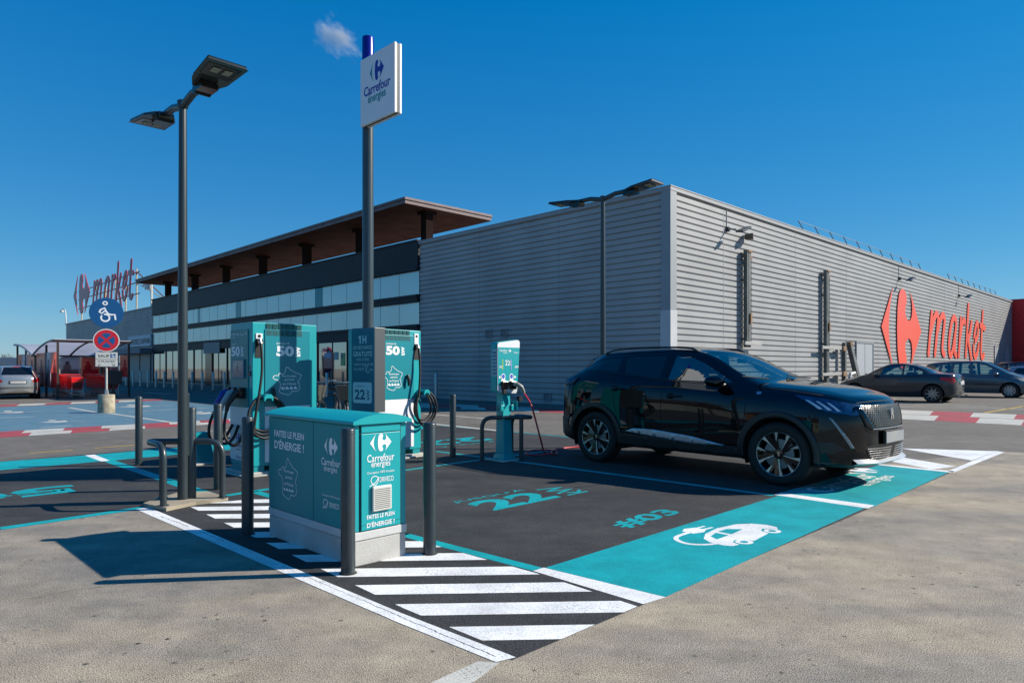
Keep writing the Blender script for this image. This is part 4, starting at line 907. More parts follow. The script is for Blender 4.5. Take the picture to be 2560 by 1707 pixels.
m = MB(); m.box((a, -.034, z0), (b, -.012, z1)); gv = m.build('cooling_grille', mat('warm_white_plastic', (.62, .60, .56), .4, var=.04), sd_, bevel=.008)
m = MB()
for k in range(11): m.box((a+.014, -.0355, z0+.018+k*.0125), (b-.014, -.0335, z0+.018+k*.0125+.004))
m.build('grille_slots', mat('slot_shadow_grey', (.10, .10, .10), .7, var=.1), gv)
m = MB(); m.tube([(Wd+.0, .25, .80), (Wd+.03, .25, .80)], .018, 10); m.build('lock', BLKP, PC, smooth=50)

# ------------------------------------------------------------------ dark bollards
def bollard(loc, label, hgt=.915, rad=.045):
    t = thing('parking_bollard', label, 'bollard', loc, 0, 'grey bollards round the chargers')
    m = MB(); m.lathe([(0, 0), (rad, 0), (rad, hgt-.012), (rad-.004, hgt-.003), (rad-.012, hgt), (0, hgt)], 24); m.build('post', GREYP, t, smooth=50)
    m = MB(); m.lathe([(rad+.0005, hgt-.035), (rad+.0012, hgt-.033), (rad+.0012, hgt-.030), (rad+.0005, hgt-.028)], 24); m.build('cap_seam', DARKP, t, smooth=50)
    m = MB(); m.lathe([(0, 0), (rad+.012, 0), (rad+.010, .006), (0, .006)], 18); m.build('ground_collar', mat('soil_collar', (.07, .065, .055), .9, var=.3), t); return t
b0 = bollard(tuple(G(870, 1433)), 'grey bollard at the near corner of the low power cabinet')
for (x, y), s in (((619, 1335), 'grey bollard in front of the left end of the low power cabinet'), ((1074, 1384), 'grey bollard right of the low power cabinet, by the teal line'),
                  ((347, 1162), 'grey bollard standing alone left of the lamp post'), ((1132, 1143), 'grey bollard between the right charger and the 22 kW charging post'),
                  ((478, 1253), 'grey bollard directly behind the foot of the front lamp post'), ((545, 1223), 'grey bollard just left of the screen of the left fast charger')):
    o = copy_tree(b0); o.location = G(x, y); o['label'] = s
# ------------------------------------------------------------------ hoop guards
def hoop(name_label, legs, corner, mid, z=.585, r=.0295):
    o = thing('hoop_guard', name_label, 'guard hoop', (legs[0][0], legs[0][1], 0), 0, 'bent tube guards round the posts'); b = Vector((legs[0][0], legs[0][1], 0))
    def arc(p0, pc, p1, n=6): return [p0*(1-t)**2+pc*2*t*(1-t)+p1*t*t for t in [i/n for i in range(n+1)]]
    A, Cn, E = Vector(legs[0])-b, Vector(corner)-b, Vector(legs[1])-b; A.z = Cn.z = E.z = 0; Z = Vector((0, 0, z)); q = .15
    dA = (Cn-A).normalized(); dE = (Cn-E).normalized()
    pts = [A] + arc(A+Z-Vector((0,0,q)), A+Z, A+Z+dA*q) + arc(Cn+Z-dA*q*.8, Cn+Z, Cn+Z-dE*q*.8) + arc(E+Z+dE*q, E+Z, E+Z-Vector((0,0,q))) + [E]
    m = MB(); m.tube(pts, r, 12); m.build('bent_tube', GREYP, o, smooth=60)
    M_ = Vector(mid)-b; M_.z = 0; m = MB(); m.tube([M_, M_+Z-Vector((0,0,.01))], r, 12); m.build('leg', GREYP, o, smooth=60)
    m = MB()
    for p in (A, E, M_): m.lathe([(0, .036), (.05, .036), (.05, .040), (0, .042)], 14, (p.x, p.y, 0)) if z < .6 else m.lathe([(0, .005), (.05, .005), (.05, .012), (0, .013)], 14, (p.x, p.y, 0))
    m.build('foot_collar', DARKP, o); return o
hoop('grey bent tube guard standing round the foot of the front lamp post', (G(556, 1252), G(408.5, 1273)), (-3.53, 6.60, 0), (-3.40, 6.64, 0))
hoop('grey bent tube guard standing round the 22 kW charging post', (G(1205, 1152), G(1279, 1141)), (.31, 9.62, 0), (.13, 9.55, 0), z=.605)
# ------------------------------------------------------------------ 22 kW charging post
CP = thing('charging_post', 'teal 22 kW charging post with a white capped box and a red cable plugged in', 'charging post', (-.10, 9.62, 0), AU)
m = MB(); m.box((-.19, -.17, 0), (.19, .21, .02)); m.build('base_plate', CONC, CP, bevel=.006); m = MB(); m.box((-.14, -.12, .02), (.14, .15, .03)); m.build('base_flange', TEAL, CP)
m = MB(); m.hexa([(-.115, -.10, .03), (.115, -.10, .03), (.115, .13, .03), (-.115, .13, .03)], [(-.095, -.08, .10), (.095, -.08, .10), (.095, .11, .10), (-.095, .11, .10)]); m.build('foot', TEAL, CP, bevel=.004)
m = MB(); m.hexa([(-.085, -.07, .1), (.085, -.07, .1), (.085, .10, .1), (-.085, .10, .1)], [(-.065, -.02, 1.0), (.075, -.02, 1.0), (.075, .10, 1.0), (-.065, .10, 1.0)]); m.build('column', TEAL, CP, bevel=.004)
m = MB(); m.box((-.16, -.06, .70), (-.075, .0, .78)); m.box((.075, -.06, .70), (.16, .0, .78)); m.box((-.16, -.09, .70), (-.15, .0, .83)); m.box((.15, -.09, .70), (.16, .0, .83)); m.build('cable_hook', TEAL, CP, bevel=.004)
def bxy(z):  # right edge of the tapered front
    return .235-(1.68-z)*.075
m = MB(); y0 = -.055
ol = [(-.205, .985), (-.18, .955), (.16, .935), (.185, .955), (.185, .97), (.240, 1.66), (.225, 1.692), (.19, 1.70), (-.18, 1.655), (-.205, 1.63)]
m.shape([ol], (0, .07, 0), X3, Z3, off=0, th=.115); bx = m.build('box_shell', TEAL, CP, bevel=.004)
front = [(x*.985, 1.31+(z-1.31)*.985) for x, z in ol]
m = MB(); m.shape([front], (0, y0-.0, 0), X3, Z3, off=.0, th=.008); fr = m.build('white_front', WHITEP, CP)
m = MB(); m.shape([[(-.197, 1.055), (.187, 1.055), (.231, 1.585), (-.197, 1.585)]], (0, y0-.0095, 0), X3, Z3, off=.0, th=.0); fs = m.build('teal_front_film', TEALF, CP); fs.data.materials[0] = TEAL
oz = y0-.011; m = MB(); put_text(m, 'Carrefour', (-.17, oz, 1.525), X3, Z3, .15, .036, .006); put_text(m, 'énergies', (-.10, oz, 1.495), X3, Z3, .08, .024, .004); m.shape([LOGO_L, LOGO_M], (-.0, oz, 1.515), X3*.06, Z3*.045)
put_text(m, 'Driveco', (.11, oz, 1.505), X3, Z3, .09, .026, .003); put_text(m, '22', (-.06, oz, 1.335), X3, Z3, .095, .066, .012); put_text(m, 'kW', (.066, oz, 1.335), Z3, -X3, .062, .025, .02); put_text(m, "JUSQU'À", (-.055, oz, 1.405), X3, Z3, .06, .014, .004)
put_text(m, '#03', (-.175, oz, 1.295), X3, Z3, .075, .036, .014); put_text(m, '#04', (.13, oz, 1.295), X3, Z3, .075, .036, .014)
for cx_ in (-.095, .065):
    ring = [[(.040*math.cos(2*PI*k/20), .046*math.sin(2*PI*k/20)) for k in range(20)]]
    m.shape(ring, (cx_, oz, 1.175), X3, Z3, off=.0005); m.shape([[(-.052, -.075), (.052, -.075), (.030, -.025), (-.030, -.025)]], (cx_, oz, 1.175), X3, Z3, off=.0012)
for cx_ in (-.165, .135): m.shape([[(.018*math.cos(2*PI*k/6), .021*math.sin(2*PI*k/6)) for k in range(6)]], (cx_, oz, 1.17), X3, Z3)
m.build('lettering', LTEXT, fs)
m = MB()
for cx_ in (-.095, .065): m.shape([[(.026*math.cos(2*PI*k/20), .030*math.sin(2*PI*k/20)) for k in range(20)]], (cx_, oz-.002, 1.18), X3, Z3)
m.build('blue_ring_mark', mat('blue_violet_film', (.05, .12, .55), .4, var=.1), fs)
m = MB(); m.box((-.115, oz-.002, 1.27), (-.103, oz, 1.42)); m.build('green_bar', mat('lime_film', (.45, .62, .10), .4, var=.05), fs)
m = MB(); m.box((.052, oz-.002, 1.27), (.064, oz, 1.42)); m.build('violet_bar', mat('violet_film', (.35, .30, .75), .4, var=.05), fs)
for cx_ in (-.085, .075):
    m = MB(); m.box((cx_-.058, y0-.055, 1.0), (cx_+.058, y0-.008, 1.115)); m.build('socket', BLKG, CP, bevel=.012)
m = MB(); m.box((-.12, y0-.04, .95-.02), (-.05, y0-.008, 1.0)); m.build('socket_flap', BLKP, CP, bevel=.01)
m = MB(); m.box((-.2055, -.05, 1.18), (-.2065, .055, 1.56)); st = m.build('side_sticker', mat('pale_sticker', (.35, .45, .55), .5, var=.1), CP)
m = MB()
for k in range(7): m.box((-.2075, -.035+.0*k, 1.21+k*.048), (-.2068, .04, 1.235+k*.048))
m.build('printed_lines', mat('sticker_ink', (.10, .18, .28), .5, var=.2), st)
m = MB(); m.box((.02, oz-.002, .965), (.185, oz, 1.03)); nc = m.build('paper_notice', WHITEP, CP)
m = MB(); put_text(m, 'Driveco', (.06, oz-.0025, .99), X3, Z3, .11, .025, .006); m.build('lettering', LTEAL, nc)
m = MB(); m.tube(smooth3([(.20, y0-.02, 1.08), (.205, y0-.03, .98), (.20, y0-.02, .90), (.215, y0-.02, .87)], 4), .006, 6); m.lathe([(0, -.03), (.038, -.03), (.038, .03), (0, .03)], 14, (.22, y0-.02, .86), 'y'); m.build('hanging_cap', BLKP, CP, smooth=50)
# red cable with its grey plug
RC = thing('red_charging_cable', 'red cable running from the charging post to the black car over the ground', 'cable', (0, 0, 0))
def cpw(x, y, z): return Vector((-.10, 9.62, 0))+U*x+V*y+Vector((0, 0, z))
m = MB(); ps = [cpw(.075, -.09, 1.065), cpw(.105, -.14, 1.07), cpw(.16, -.17, 1.03), cpw(.195, -.18, .96), cpw(.20, -.18, .93)]; m.tube([tuple(p) for p in ps], [.03, .034, .03, .024, .018], 12); m.build('plug_handle', mat('grey_beige_plastic', (.30, .29, .26), .4, var=.1), RC, smooth=60)
m = MB()
s0 = cpw(.20, -.18, .94)
gnd = [s0, AT(1327, 1010, 9.45), AT(1339, 1050, 9.5), AT(1353, 1103, 9.6), G(1362, 1129, .02), G(1388, 1135, .02), G(1388, 1127, .02), G(1360, 1124, .03), G(1330, 1126, .02), G(1314, 1131, .02), G(1322, 1136, .02), G(1352, 1137, .02), G(1376, 1132, .045), G(1380, 1126, .03), G(1400, 1121, .02), G(1440, 1117, .02), G(1500, 1114.5, .02), G(1560, 1112, .02), G(1590, 1109, .02)]
m.tube([tuple(p) for p in smooth3(gnd, 6)], .0125, 8); m.build('cable', mat('red_cable_sheath', (.62, .03, .05), .4, var=.1), RC, smooth=70)
# low pedestal behind the hoop; sunlit top and shaded column painted as separate teals
t = thing('tapered_pedestal', 'low teal tapered pedestal, painted bright where sunlit and dark where shaded, behind the left guard hoop', 'pedestal', tuple(G(512, 1158)), AU)
m = MB(); m.hexa([(-.11, -.09, 0), (.11, -.09, 0), (.11, .09, 0), (-.11, .09, 0)], [(-.15, -.07, .36), (.04, -.07, .36), (.04, .09, .36), (-.15, .09, .36)]); m.build('column', TEALD, t, bevel=.004)
m = MB(); m.hexa([(-.15, -.075, .36), (.045, -.075, .36), (.045, .095, .36), (-.15, .095, .36)], [(-.155, -.075, .43), (.035, -.075, .43), (.035, .095, .43), (-.155, .095, .43)]); m.build('sunlit_teal_top', TEAL, t)
m = MB(); m.box((-.2, -.16, 0), (.2, .16, .025)); m.build('base_plate', CONC, t)
m = MB(); m.tube([(-.28, .0, .72), (-.33, .02, .735)], .012, 6); m.tube([(-.28, .0, .73), (-.18, -.02, .3)], .010, 6); m.build('bent_bar', GALV, t)

# ------------------------------------------------------------------ disabled sign post
SGp = thing('disabled_parking_sign', 'concrete footed pole with a blue wheelchair disc above a red no stopping disc', 'road sign', tuple(G(266, 1031)), 0)
d_ = Vector(SGp.location); SGp.rotation_euler = (0, 0, math.atan2(-d_.x, d_.y))
m = MB(); m.lathe([(0, 0), (.225, 0), (.22, .5), (.205, .53), (0, .53)], 28); m.build('concrete_block', CONCO, SGp, smooth=40)
m = MB(); m.lathe([(0, .53), (.055, .53), (.032, .68), (.032, 3.2), (0, 3.2)], 14); m.build('pole', mat('dull_white_pole', (.42, .43, .40), .5, var=.2), SGp, smooth=50)
m = MB(); m.lathe([(0, .50), (.07, .53), (.04, .68)], 6); m.build('pole_foot', GALV, SGp)
def disc(nm, z, r, mt, y=-.045, rim=None):
    m = MB(); m.lathe([(0, 0), (r, 0), (r+.003, .012), (r, .022), (0, .022)], 48, (0, y, z), 'y'); return m.build(nm, mt, SGp, smooth=30)
db = disc('blue_disc', 2.92, .435, BLUEP)
def circ(r, n=48, cx=0, cz=0, a0=0, a1=2*PI): return [(cx+r*math.cos(a0+(a1-a0)*k/n), cz+r*math.sin(a0+(a1-a0)*k/n)) for k in range(n)]
def wheelchair(mb, s, o, off, st=.0003):
    P = []
    hd = [(-.07+.115*math.cos(a), .60+.10*math.sin(a)) for a in [2*PI*k/20 for k in range(21)]]
    for i in range(20):
        a = Vector(hd[i]); b = Vector(hd[i+1]); P.append(ribbon([a, b], .07, 4))
    wh = [(-.06+.23*math.cos(a), -.32+.22*math.sin(a)) for a in [R(150)+2*PI*.86*k/22 for k in range(23)]]
    P += [ribbon(smooth2(wh, 2), .095, 4), ribbon([(-.38, .04), (-.32, .17), (-.10, .30), (.0, .05), (.12, -.08), (.28, -.12), (.46, -.10), (.50, -.40)], .10, 4), ribbon([(-.38, .04), (-.26, -.06), (-.10, .10)], .08, 4)]
    mb.shape([[(x*s, z*s) for x, z in p] for p in P], o, X3, Z3, off=off, st=st)
m = MB(); wheelchair(m, .46, (0, -.067, 2.92), .002); m.build('wheelchair_symbol', LTEXT, db)
dr_ = disc('red_disc', 2.11, .335, mat('sign_white_rim', (.62, .62, .60), .4, var=.05), -.04)
m = MB(); m.shape([circ(.31)], (0, -.062, 2.11), X3, Z3, off=.002); m.build('red_ring', mat('sign_red', (.50, .010, .022), .4, var=.04), dr_)
m = MB()
for k in range(4):
    a0 = R(45+90*k+9); a1 = R(45+90*(k+1)-9); m.shape([[(.045*math.cos((a0+a1)/2), .045*math.sin((a0+a1)/2))]+[(.215*math.cos(a0+(a1-a0)*j/12), .215*math.sin(a0+(a1-a0)*j/12)) for j in range(13)]], (0, -.062, 2.11), X3, Z3, off=.004)
m.build('blue_quarters', BLUEP, dr_)
for z0, z1, nm in ((1.555, 1.765, 'SAUF'), (1.345, 1.545, '2')):
    m = MB(); m.box((-.28, -.055, z0), (.28, -.035, z1)); pl = m.build('sign_plate', mat('cream_sign_plate', (.50, .50, .47), .5, var=.06), SGp, bevel=.015)
    m = MB()
    if nm == 'SAUF':
        put_text(m, 'SAUF', (-.21, -.0555, z0+.065), X3, Z3, .28, .075, .012)
    else:
        put_text(m, '2 PLACES', (0, -.0555, z0+.13), X3, Z3, .42, .05, .008, anchor=.5)
        for sx in (-1, 1): m.shape([ribbon([(sx*.14, .085), (sx*.20, .03)], .010), ribbon([(sx*.15, .03), (sx*.205, .025), (sx*.205, .07)], .010)], (0, -.0555, z0), X3, Z3, st=.0005)
    m.build('lettering', mat('black_sign_ink', (.02, .02, .022), .5, var=.1), pl)
    if nm == 'SAUF':
        m = MB(); m.box((.10, -.0565, z0+.05), (.23, -.0555, z0+.165)); q = m.build('blue_square', BLUEP, pl)
        m = MB(); wheelchair(m, .095, (.17, -.0568, z0+.108), .001, .0002); m.build('wheelchair_symbol', LTEXT, q)

# ------------------------------------------------------------------ trolley shelters and trolleys
SH0 = G(144.5, 996.5)
CLEARP = translucent('milky_roof_sheet', (.66, .68, .74), .6)
SHF = mat('dark_shelter_frame', (.035, .022, .020), .45, var=.2)
def poster(nm, parent, x, y0, y1, z0, z1, kind, along='y'):
    cols = {'peach': ((.80, .42, .30), (.62, .10, .10), (.45, .02, .05)), 'grey': ((.55, .58, .66), (.40, .26, .30), (.20, .16, .24)), 'red': ((.80, .28, .20), (.75, .03, .05), (.8, .02, .03))}[kind]
    m = MB(); n = 5; rnd = random.Random(hash(kind) % 97+int(x*10+y0*7))
    P = (lambda a, z: (x, a, z)) if along == 'y' else (lambda a, z: (a, x, z))
    d = .03
    if along == 'y': m.box((x-d/2, y0, z0), (x+d/2, y1, z1), 0)
    else: m.box((y0, x-d/2, z0), (y1, x+d/2, z1), 0)
    e = d/2+.003; mid = (y0+y1)/2; w2 = y1-y0; hh = z1-z0
    for (a, b, c, dd, mi) in ((.05, .95, .0, .42, 1), (.15, .55, .30, .62, 1), (.5, .9, .05, .30, 2), (.25, .45, .62, .8, 2)):
        for sg in (-1, 1):
            if along == 'y': m.box((x+sg*e, y0+w2*a, z0+hh*c), (x+sg*(e+.002*(1+mi)), y0+w2*b, z0+hh*dd), mi)
            else: m.box((y0+w2*a, x+sg*e, z0+hh*c), (y0+w2*b, x+sg*(e+.002*(1+mi)), z0+hh*dd), mi)
    return m.build(nm, [MATS.get('poster_%s_%d' % (kind, i)) or translucent('poster_%s_%d' % (kind, i), c, .5) for i, c in enumerate(cols)], parent)
def shelter(y0, sgn, label):
    """x: width 2.4 along U, y: 4.2 deep along V. high edge at y0, low edge at y0+sgn*4.2"""
    t = thing('trolley_shelter', label, 'trolley shelter', tuple(SH0), AU, 'trolley shelters'); W_ = 2.75; Dp = 4.3
    yy = lambda k: y0+sgn*Dp*k
    zp = lambda k: 1.93+.60*math.sin((1-k)*PI/2)**.9
    for x in (0, W_):
        for k in ((0, .5, 1) if x == 0 else (0, 1)):
            m = MB(); m.box((x-.04, yy(k)-.04, 0), (x+.04, yy(k)+.04, zp(k)-.02)); m.build('post', SHF, t)
    n = 10; vs = []
    for i in range(n+1):
        k = i/n
        for x in (-.12, W_+.12): vs += [(x, yy(k), zp(k)), (x, yy(k), zp(k)+.02)]
    fs = []
    for i in range(n):
        a = i*4; b = a+4; fs += [(a, a+2, b+2, b), (a+1, b+1, b+3, a+3), (a, b, b+1, a+1), (a+2, a+3, b+3, b+2)]
    m = MB(); m.add(vs, fs); m.build('roof_sheet', CLEARP, t, smooth=30)
    for x in (-.14, W_*.5, W_+.14):
        m = MB(); m.tube([(x, yy(i/n), zp(i/n)-.02) for i in range(n+1)], .045, 6); m.build('roof_rib', mat('pale_rib', (.30, .30, .33), .4, .2, var=.1) if x < 0 else SHF, t)
    m = MB()
    for k in (0, .18, 1): m.box((-.14, yy(k)-.04, zp(k)-.07), (W_+.14, yy(k)+.04, zp(k)+.0))
    m.build('roof_beam', SHF, t)
    for k0, k1, kd in ((.03, .28, 'red'), (.30, .55, 'grey'), (.58, .97, 'peach')):
        poster('poster_panel', t, 0, min(yy(k0), yy(k1)), max(yy(k0), yy(k1)), .45, 2.0, kd)
    for k0, k1, kd in ((.03, .30, 'peach'), (.36, .62, 'grey'), (.66, .95, 'peach')):
        poster('poster_panel', t, W_, min(yy(k0), yy(k1)), max(yy(k0), yy(k1)), .9, 1.9, kd)
    return t
s1_ = shelter(0, 1, 'front trolley shelter with curved roof and poster panels, full of red trolleys')
s2_ = shelter(8.75, -1, 'rear trolley shelter with curved roof rising away to the left, behind the front one')
for k, (a, b) in enumerate(((0.1, .95), (1.0, 1.8), (1.9, 2.65))): poster('poster_panel', s2_, 4.42, a, b, .8, 1.85, ('peach', 'grey', 'red')[k], 'x')
# trolley
TRB = mat('trolley_red_plastic', (.80, .012, .014), .35, var=.12, vs=8)
def trolley(loc, rz, label):
    """nose towards -y, basket red"""
    t = thing('shopping_trolley', label, 'shopping trolley', loc, rz, 'red shopping trolleys under the shelters')
    m = MB(); lo = [(-.20, -.36, .38), (.20, -.36, .38), (.24, .34, .42), (-.24, .34, .42)]; hi = [(-.25, -.42, .92), (.25, -.42, .92), (.29, .42, .98), (-.29, .42, .98)]
    m.hexa(lo, hi); q = m.build('basket', TRB, t, bevel=.02)
    m = MB(); inner = [(-.22, -.38, .93), (.22, -.38, .93), (.26, .38, .99), (-.26, .38, .99)]; m.add(inner, [(0,1,2,3)]); 
    m.hexa([(-.15, -.385, .44), (.15, -.385, .44), (.15, -.36, .44), (-.15, -.36, .44)], [(-.17, -.415, .70), (.17, -.415, .70), (.17, -.39, .70), (-.17, -.39, .70)])
    m.build('basket_slots', mat('dark_red_plastic', (.12, .004, .005), .5, var=.1), q)
    m = MB(); m.tube([(-.3, .50, 1.02), (.3, .50, 1.02)], .02, 8); m.tube([(-.28, .42, .95), (-.3, .50, 1.02)], .014, 6); m.tube([(.28, .42, .95), (.3, .50, 1.02)], .014, 6); m.build('handle', REDP, t)
    m = MB()
    for s in (-1, 1): m.tube([(s*.26, .42, .92), (s*.25, .30, .25), (s*.22, -.42, .18)], .014, 6); m.tube([(s*.2, -.36, .48), (s*.22, -.40, .18)], .014, 6)
    m.tube([(-.22, -.42, .18), (.22, -.42, .18)], .014, 6); m.tube([(-.25, .3, .25), (.25, .3, .25)], .014, 6); m.build('frame', STEEL, t)
    for s in (-1, 1):
        for yy in (-.40, .36):
            m = MB(); m.lathe([(.02, -.015), (.06, -.015), (.06, .015), (.02, .015)], 12, (s*.22, yy, .06), 'x'); m.tube([(s*.22, yy, .06), (s*.22, yy, .20)], .012, 6); m.build('wheel', GALV, t)
    return t
def shl(x, y): return SH0+U*x+V*y
row = [(.62, -.1), (1.95, -.2)]; base = None; k = 0
pos_name = ['front', 'second', 'third', 'fourth', 'fifth', 'sixth', 'seventh', 'eighth', 'ninth', 'tenth']
for r_, (x, y) in enumerate(row):
    for i in range(9):
        p = shl(x, y+i*.33)
        if base is None: o = base = trolley(tuple(p), AU, '')
        else: o = copy_tree(base); o.location = p
        o['label'] = 'red shopping trolley, %s in the nested %s row under the front shelter' % (pos_name[i], ('left', 'right')[r_])
# flags
def flag(loc, label, colr, h=3.6):
    t = thing('feather_flag', label, 'flag', loc, AB, 'feather flags by the shelters')
    m = MB(); m.tube([(0, 0, 0), (0, 0, h*.7), (.08, 0, h*.9), (.5, 0, h)], .018, 6); m.build('flag_pole', GALV, t)
    m = MB(); pts = [(.02, .5), (.02, h*.7), (.09, h*.9), (.30, h*.985), (.55, h), (.62, h*.93), (.66, h*.75), (.6, .7), (.3, .5)]; m.shape([pts], (0, .01, 0), X3, Z3, off=0, th=.012); f_ = m.build('cloth', mat(colr[0], colr[1], .6, col2=tuple(c*.6 for c in colr[1]), vs=2), t)
    m = MB(); m.shape([circ(.17, 20, .38, h*.84)], (0, -.003, 0), X3, Z3, off=.0); m.build('round_mark', LTEXT, f_); return t
p = AT(98, 921, 42); flag((p.x, p.y, 0), 'purple feather flag rising behind the rear trolley shelter', ('purple_cloth', (.16, .012, .10)), 2.95)
p = AT(158, 921, 41); flag((p.x, p.y, 0), 'pink feather flag rising behind the front trolley shelter roof', ('pink_cloth', (.62, .05, .16)), 3.0)
# black waste bin on post right of the sign
t = thing('post_box', 'dark box on a post beside the right trolley row', 'waste bin', tuple(G(284, 996)), AU)
m = MB(); m.box((-.04, -.04, 0), (.04, .04, .7)); m.build('post', BLKP, t); m = MB(); m.box((-.3, -.12, .6), (.3, .12, 1.2)); m.build('bin_body', BLKP, t, bevel=.02)
# bicycles between the chargers
def bicycle(loc, rz, label):
    t = thing('bicycle', label, 'bicycle', loc, rz, 'bicycles parked between the chargers')
    for y, nm in ((-.52, 'w'), (.52, 'w')):
        m = MB(); m.tube([(0, y+.33*math.cos(a), .35+.33*math.sin(a)) for a in [2*PI*k/24 for k in range(24)]], .02, 6, closed=True); wq = m.build('wheel', BLACK, t, smooth=60)
        m = MB()
        for k in range(10): a = 2*PI*k/10; m.tube([(0, y, .35), (0, y+.32*math.cos(a), .35+.32*math.sin(a))], .003, 4)
        m.build('spokes', STEEL, wq)
        m = MB(); m.tube([(0, y+.37*math.cos(a), .35+.37*math.sin(a)) for a in [R(20)+R(150)*k/10 for k in range(11)]], .018, 6); m.build('mudguard', BLKP, t)
    m = MB(); m.tube([(0, -.52, .35), (.0, -.40, .82), (0, -.38, 1.0)], .018, 8); m.tube([(0, -.42, .70), (0, .05, .32), (0, .20, .80), (0, -.41, .74)], .018, 8); m.tube([(0, .05, .32), (0, .52, .35), (0, .2, .8)], .014, 8); m.build('frame', DARKP, t, smooth=50)
    m = MB(); m.box((-.07, .08, .86), (.07, .33, .92)); m.build('saddle', BLACK, t, bevel=.02)
    m = MB(); m.tube(smooth3([(-.28, -.22, 1.02), (-.22, -.34, 1.06), (0, -.40, 1.02), (.22, -.34, 1.06), (.28, -.22, 1.02)], 4), .013, 8); m.build('handlebar', STEEL, t, smooth=60)
    m = MB(); m.hexa([(-.12, -.74, .70), (.12, -.74, .70), (.12, -.52, .70), (-.12, -.52, .70)], [(-.18, -.82, .98), (.18, -.82, .98), (.18, -.48, .98), (-.18, -.48, .98)]); m.build('basket', mat('grey_mesh_basket', (.10, .095, .085), .5, .3, var=.3, vs=60), t)
    m = MB(); m.lathe([(0, -.03), (.035, -.03), (.045, .03), (0, .03)], 12, (0, -.60, .62), 'y'); m.build('lamp', STEEL, t, smooth=40); return t
p = AT(826, 921, 13.5); bicycle((p.x, p.y, 0), R(-12), 'dark bicycle with a grey front basket, the left one seen between the chargers')
p = AT(853, 921, 13.3); bicycle((p.x, p.y, 0), R(22), 'dark bicycle with a grey front basket leaning right, beside the right charger')

# ------------------------------------------------------------------ far background
def bare_tree(loc, hgt, label, seed, spread=.5, depth=5):
    rnd = random.Random(seed); t = thing('bare_tree', label, 'tree', loc, 0, 'bare trees in the distance')
    mt, mc = MB(), MB()
    def grow(p, d, L_, r_, lv):
        q = p+d*L_; (mt if lv <= 1 else mc).tube([tuple(p), tuple((p+q)/2+Vector((rnd.uniform(-1,1),rnd.uniform(-1,1),0))*L_*.05), tuple(q)], [r_, r_*.85, r_*.65], 5 if lv < 3 else 3, cap=False)
        if lv >= depth: return
        for i in range(3 if lv else 4):
            a = rnd.uniform(0, 2*PI); nd = (d+Vector((math.cos(a), math.sin(a), rnd.uniform(-.1, .5)))*spread*rnd.uniform(.7, 1.3)).normalized(); grow(p+d*L_*rnd.uniform(.6, 1.), nd, L_*rnd.uniform(.6, .82), r_*.6, lv+1)
    grow(Vector((0,0,0)), Vector((0,0,1)), hgt*.28, hgt*.02, 0)
    mt.build('trunk', mat('bark', (.10, .085, .07), .9, var=.3), t); mc.build('crown', mat('twigs', (.13, .105, .085), .9, var=.3), t); return t
for i, (x, y, Y, h) in enumerate(((10, 908, 95, 4.6), (-25, 912, 100, 5.2), (76, 905, 110, 5.0))):
    p = AT(x, y, Y); bare_tree((p.x, p.y, 0), h, ('bare tree at the far left, above the grey house', 'bare tree at the left frame edge in the distance', 'small bare tree seen through the shelter gap')[i], i+2)
HS = thing('distant_house', 'low cream house with a dark roof far left behind the parked cars', 'house', tuple(AT(32, 921, 88)*Vector((1,1,0)) if False else (AT(32, 921, 88).x, AT(32, 921, 88).y, 0)), R(25))
m = MB(); m.box((-5, -3, 0), (6, 3, 1.75)); m.build('wall', mat('cream_render', (.50, .46, .36), .8, var=.1), HS)
m = MB(); m.add([(-6,-3.3,1.75),(6.3,-3.3,1.75),(6.3,3.3,1.75),(-6,3.3,1.75),(-6,0,2.7),(6.3,0,2.7)], [(0,1,5,4),(2,3,4,5),(0,4,3),(1,2,5)]); m.build('roof', mat('slate_roof', (.04, .06, .09), .6, var=.2), HS)
m = MB(); m.box((-4, -3.03, .7), (-3, -3.0, 1.5)); m.box((1, -3.03, .7), (2, -3.0, 1.5)); m.build('window', BLKG, HS)
for (x, y, Y, lab_, c_) in ((-8, 921, 86, 'low green hedge at the far left edge', 0),):
    p = AT(x, y, Y); t = thing('hedge', lab_, 'hedge', (p.x, p.y, 0), 0); m = MB(); rnd = random.Random(4)
    for k in range(1500):
        q = Vector((rnd.uniform(-5, 7), rnd.uniform(-.6, .6), rnd.uniform(0, 1.25))); a = rnd.uniform(0, PI); s_ = .12; e1 = Vector((math.cos(a), math.sin(a), rnd.uniform(-.5, .5)))*s_; e2 = Vector((0, rnd.uniform(-.5, .5), 1))*s_
        m.add([q-e1-e2, q+e1-e2, q+e1+e2, q-e1+e2], [(0,1,2,3)])
    m.build('foliage', mat('hedge_leaf', (.07, .11, .02), .7, var=.4), t)
t = thing('roof_flood_mast', 'curved white lamp arm on the left end of the far wing roof', 'lamp', tuple(bl(-.1, 81.0, 6.5)), AB)
m = MB(); m.tube(smooth3([(0, 0, 0), (0, .1, .9), (0, .6, 1.6), (0, 1.9, 1.8)], 4), .06, 8); m.build('arm', LTGREY, t, smooth=50); m = MB(); m.lathe([(0, -.2), (.16, -.12), (.18, .1), (0, .16)], 12, (0, 2.1, 1.55)); m.build('lamp_globe', LTGREY, t, smooth=50)
t = thing('white_flood_frame', 'white square tube frame on the roof between the far wing sign and the glazed front', 'roof frame', tuple(bl(.6, 52.3, 6.4)), AB)
m = MB(); m.box((-.06, -.1, 0), (.06, .1, 2.3)); m.box((-.06, -.1, 2.2), (.06, 2.3, 2.35)); m.build('frame', LTGREY, t); m = MB(); m.box((-.3, .2, 1.75), (.1, .9, 2.15)); m.build('lamp', LTGREY, t)
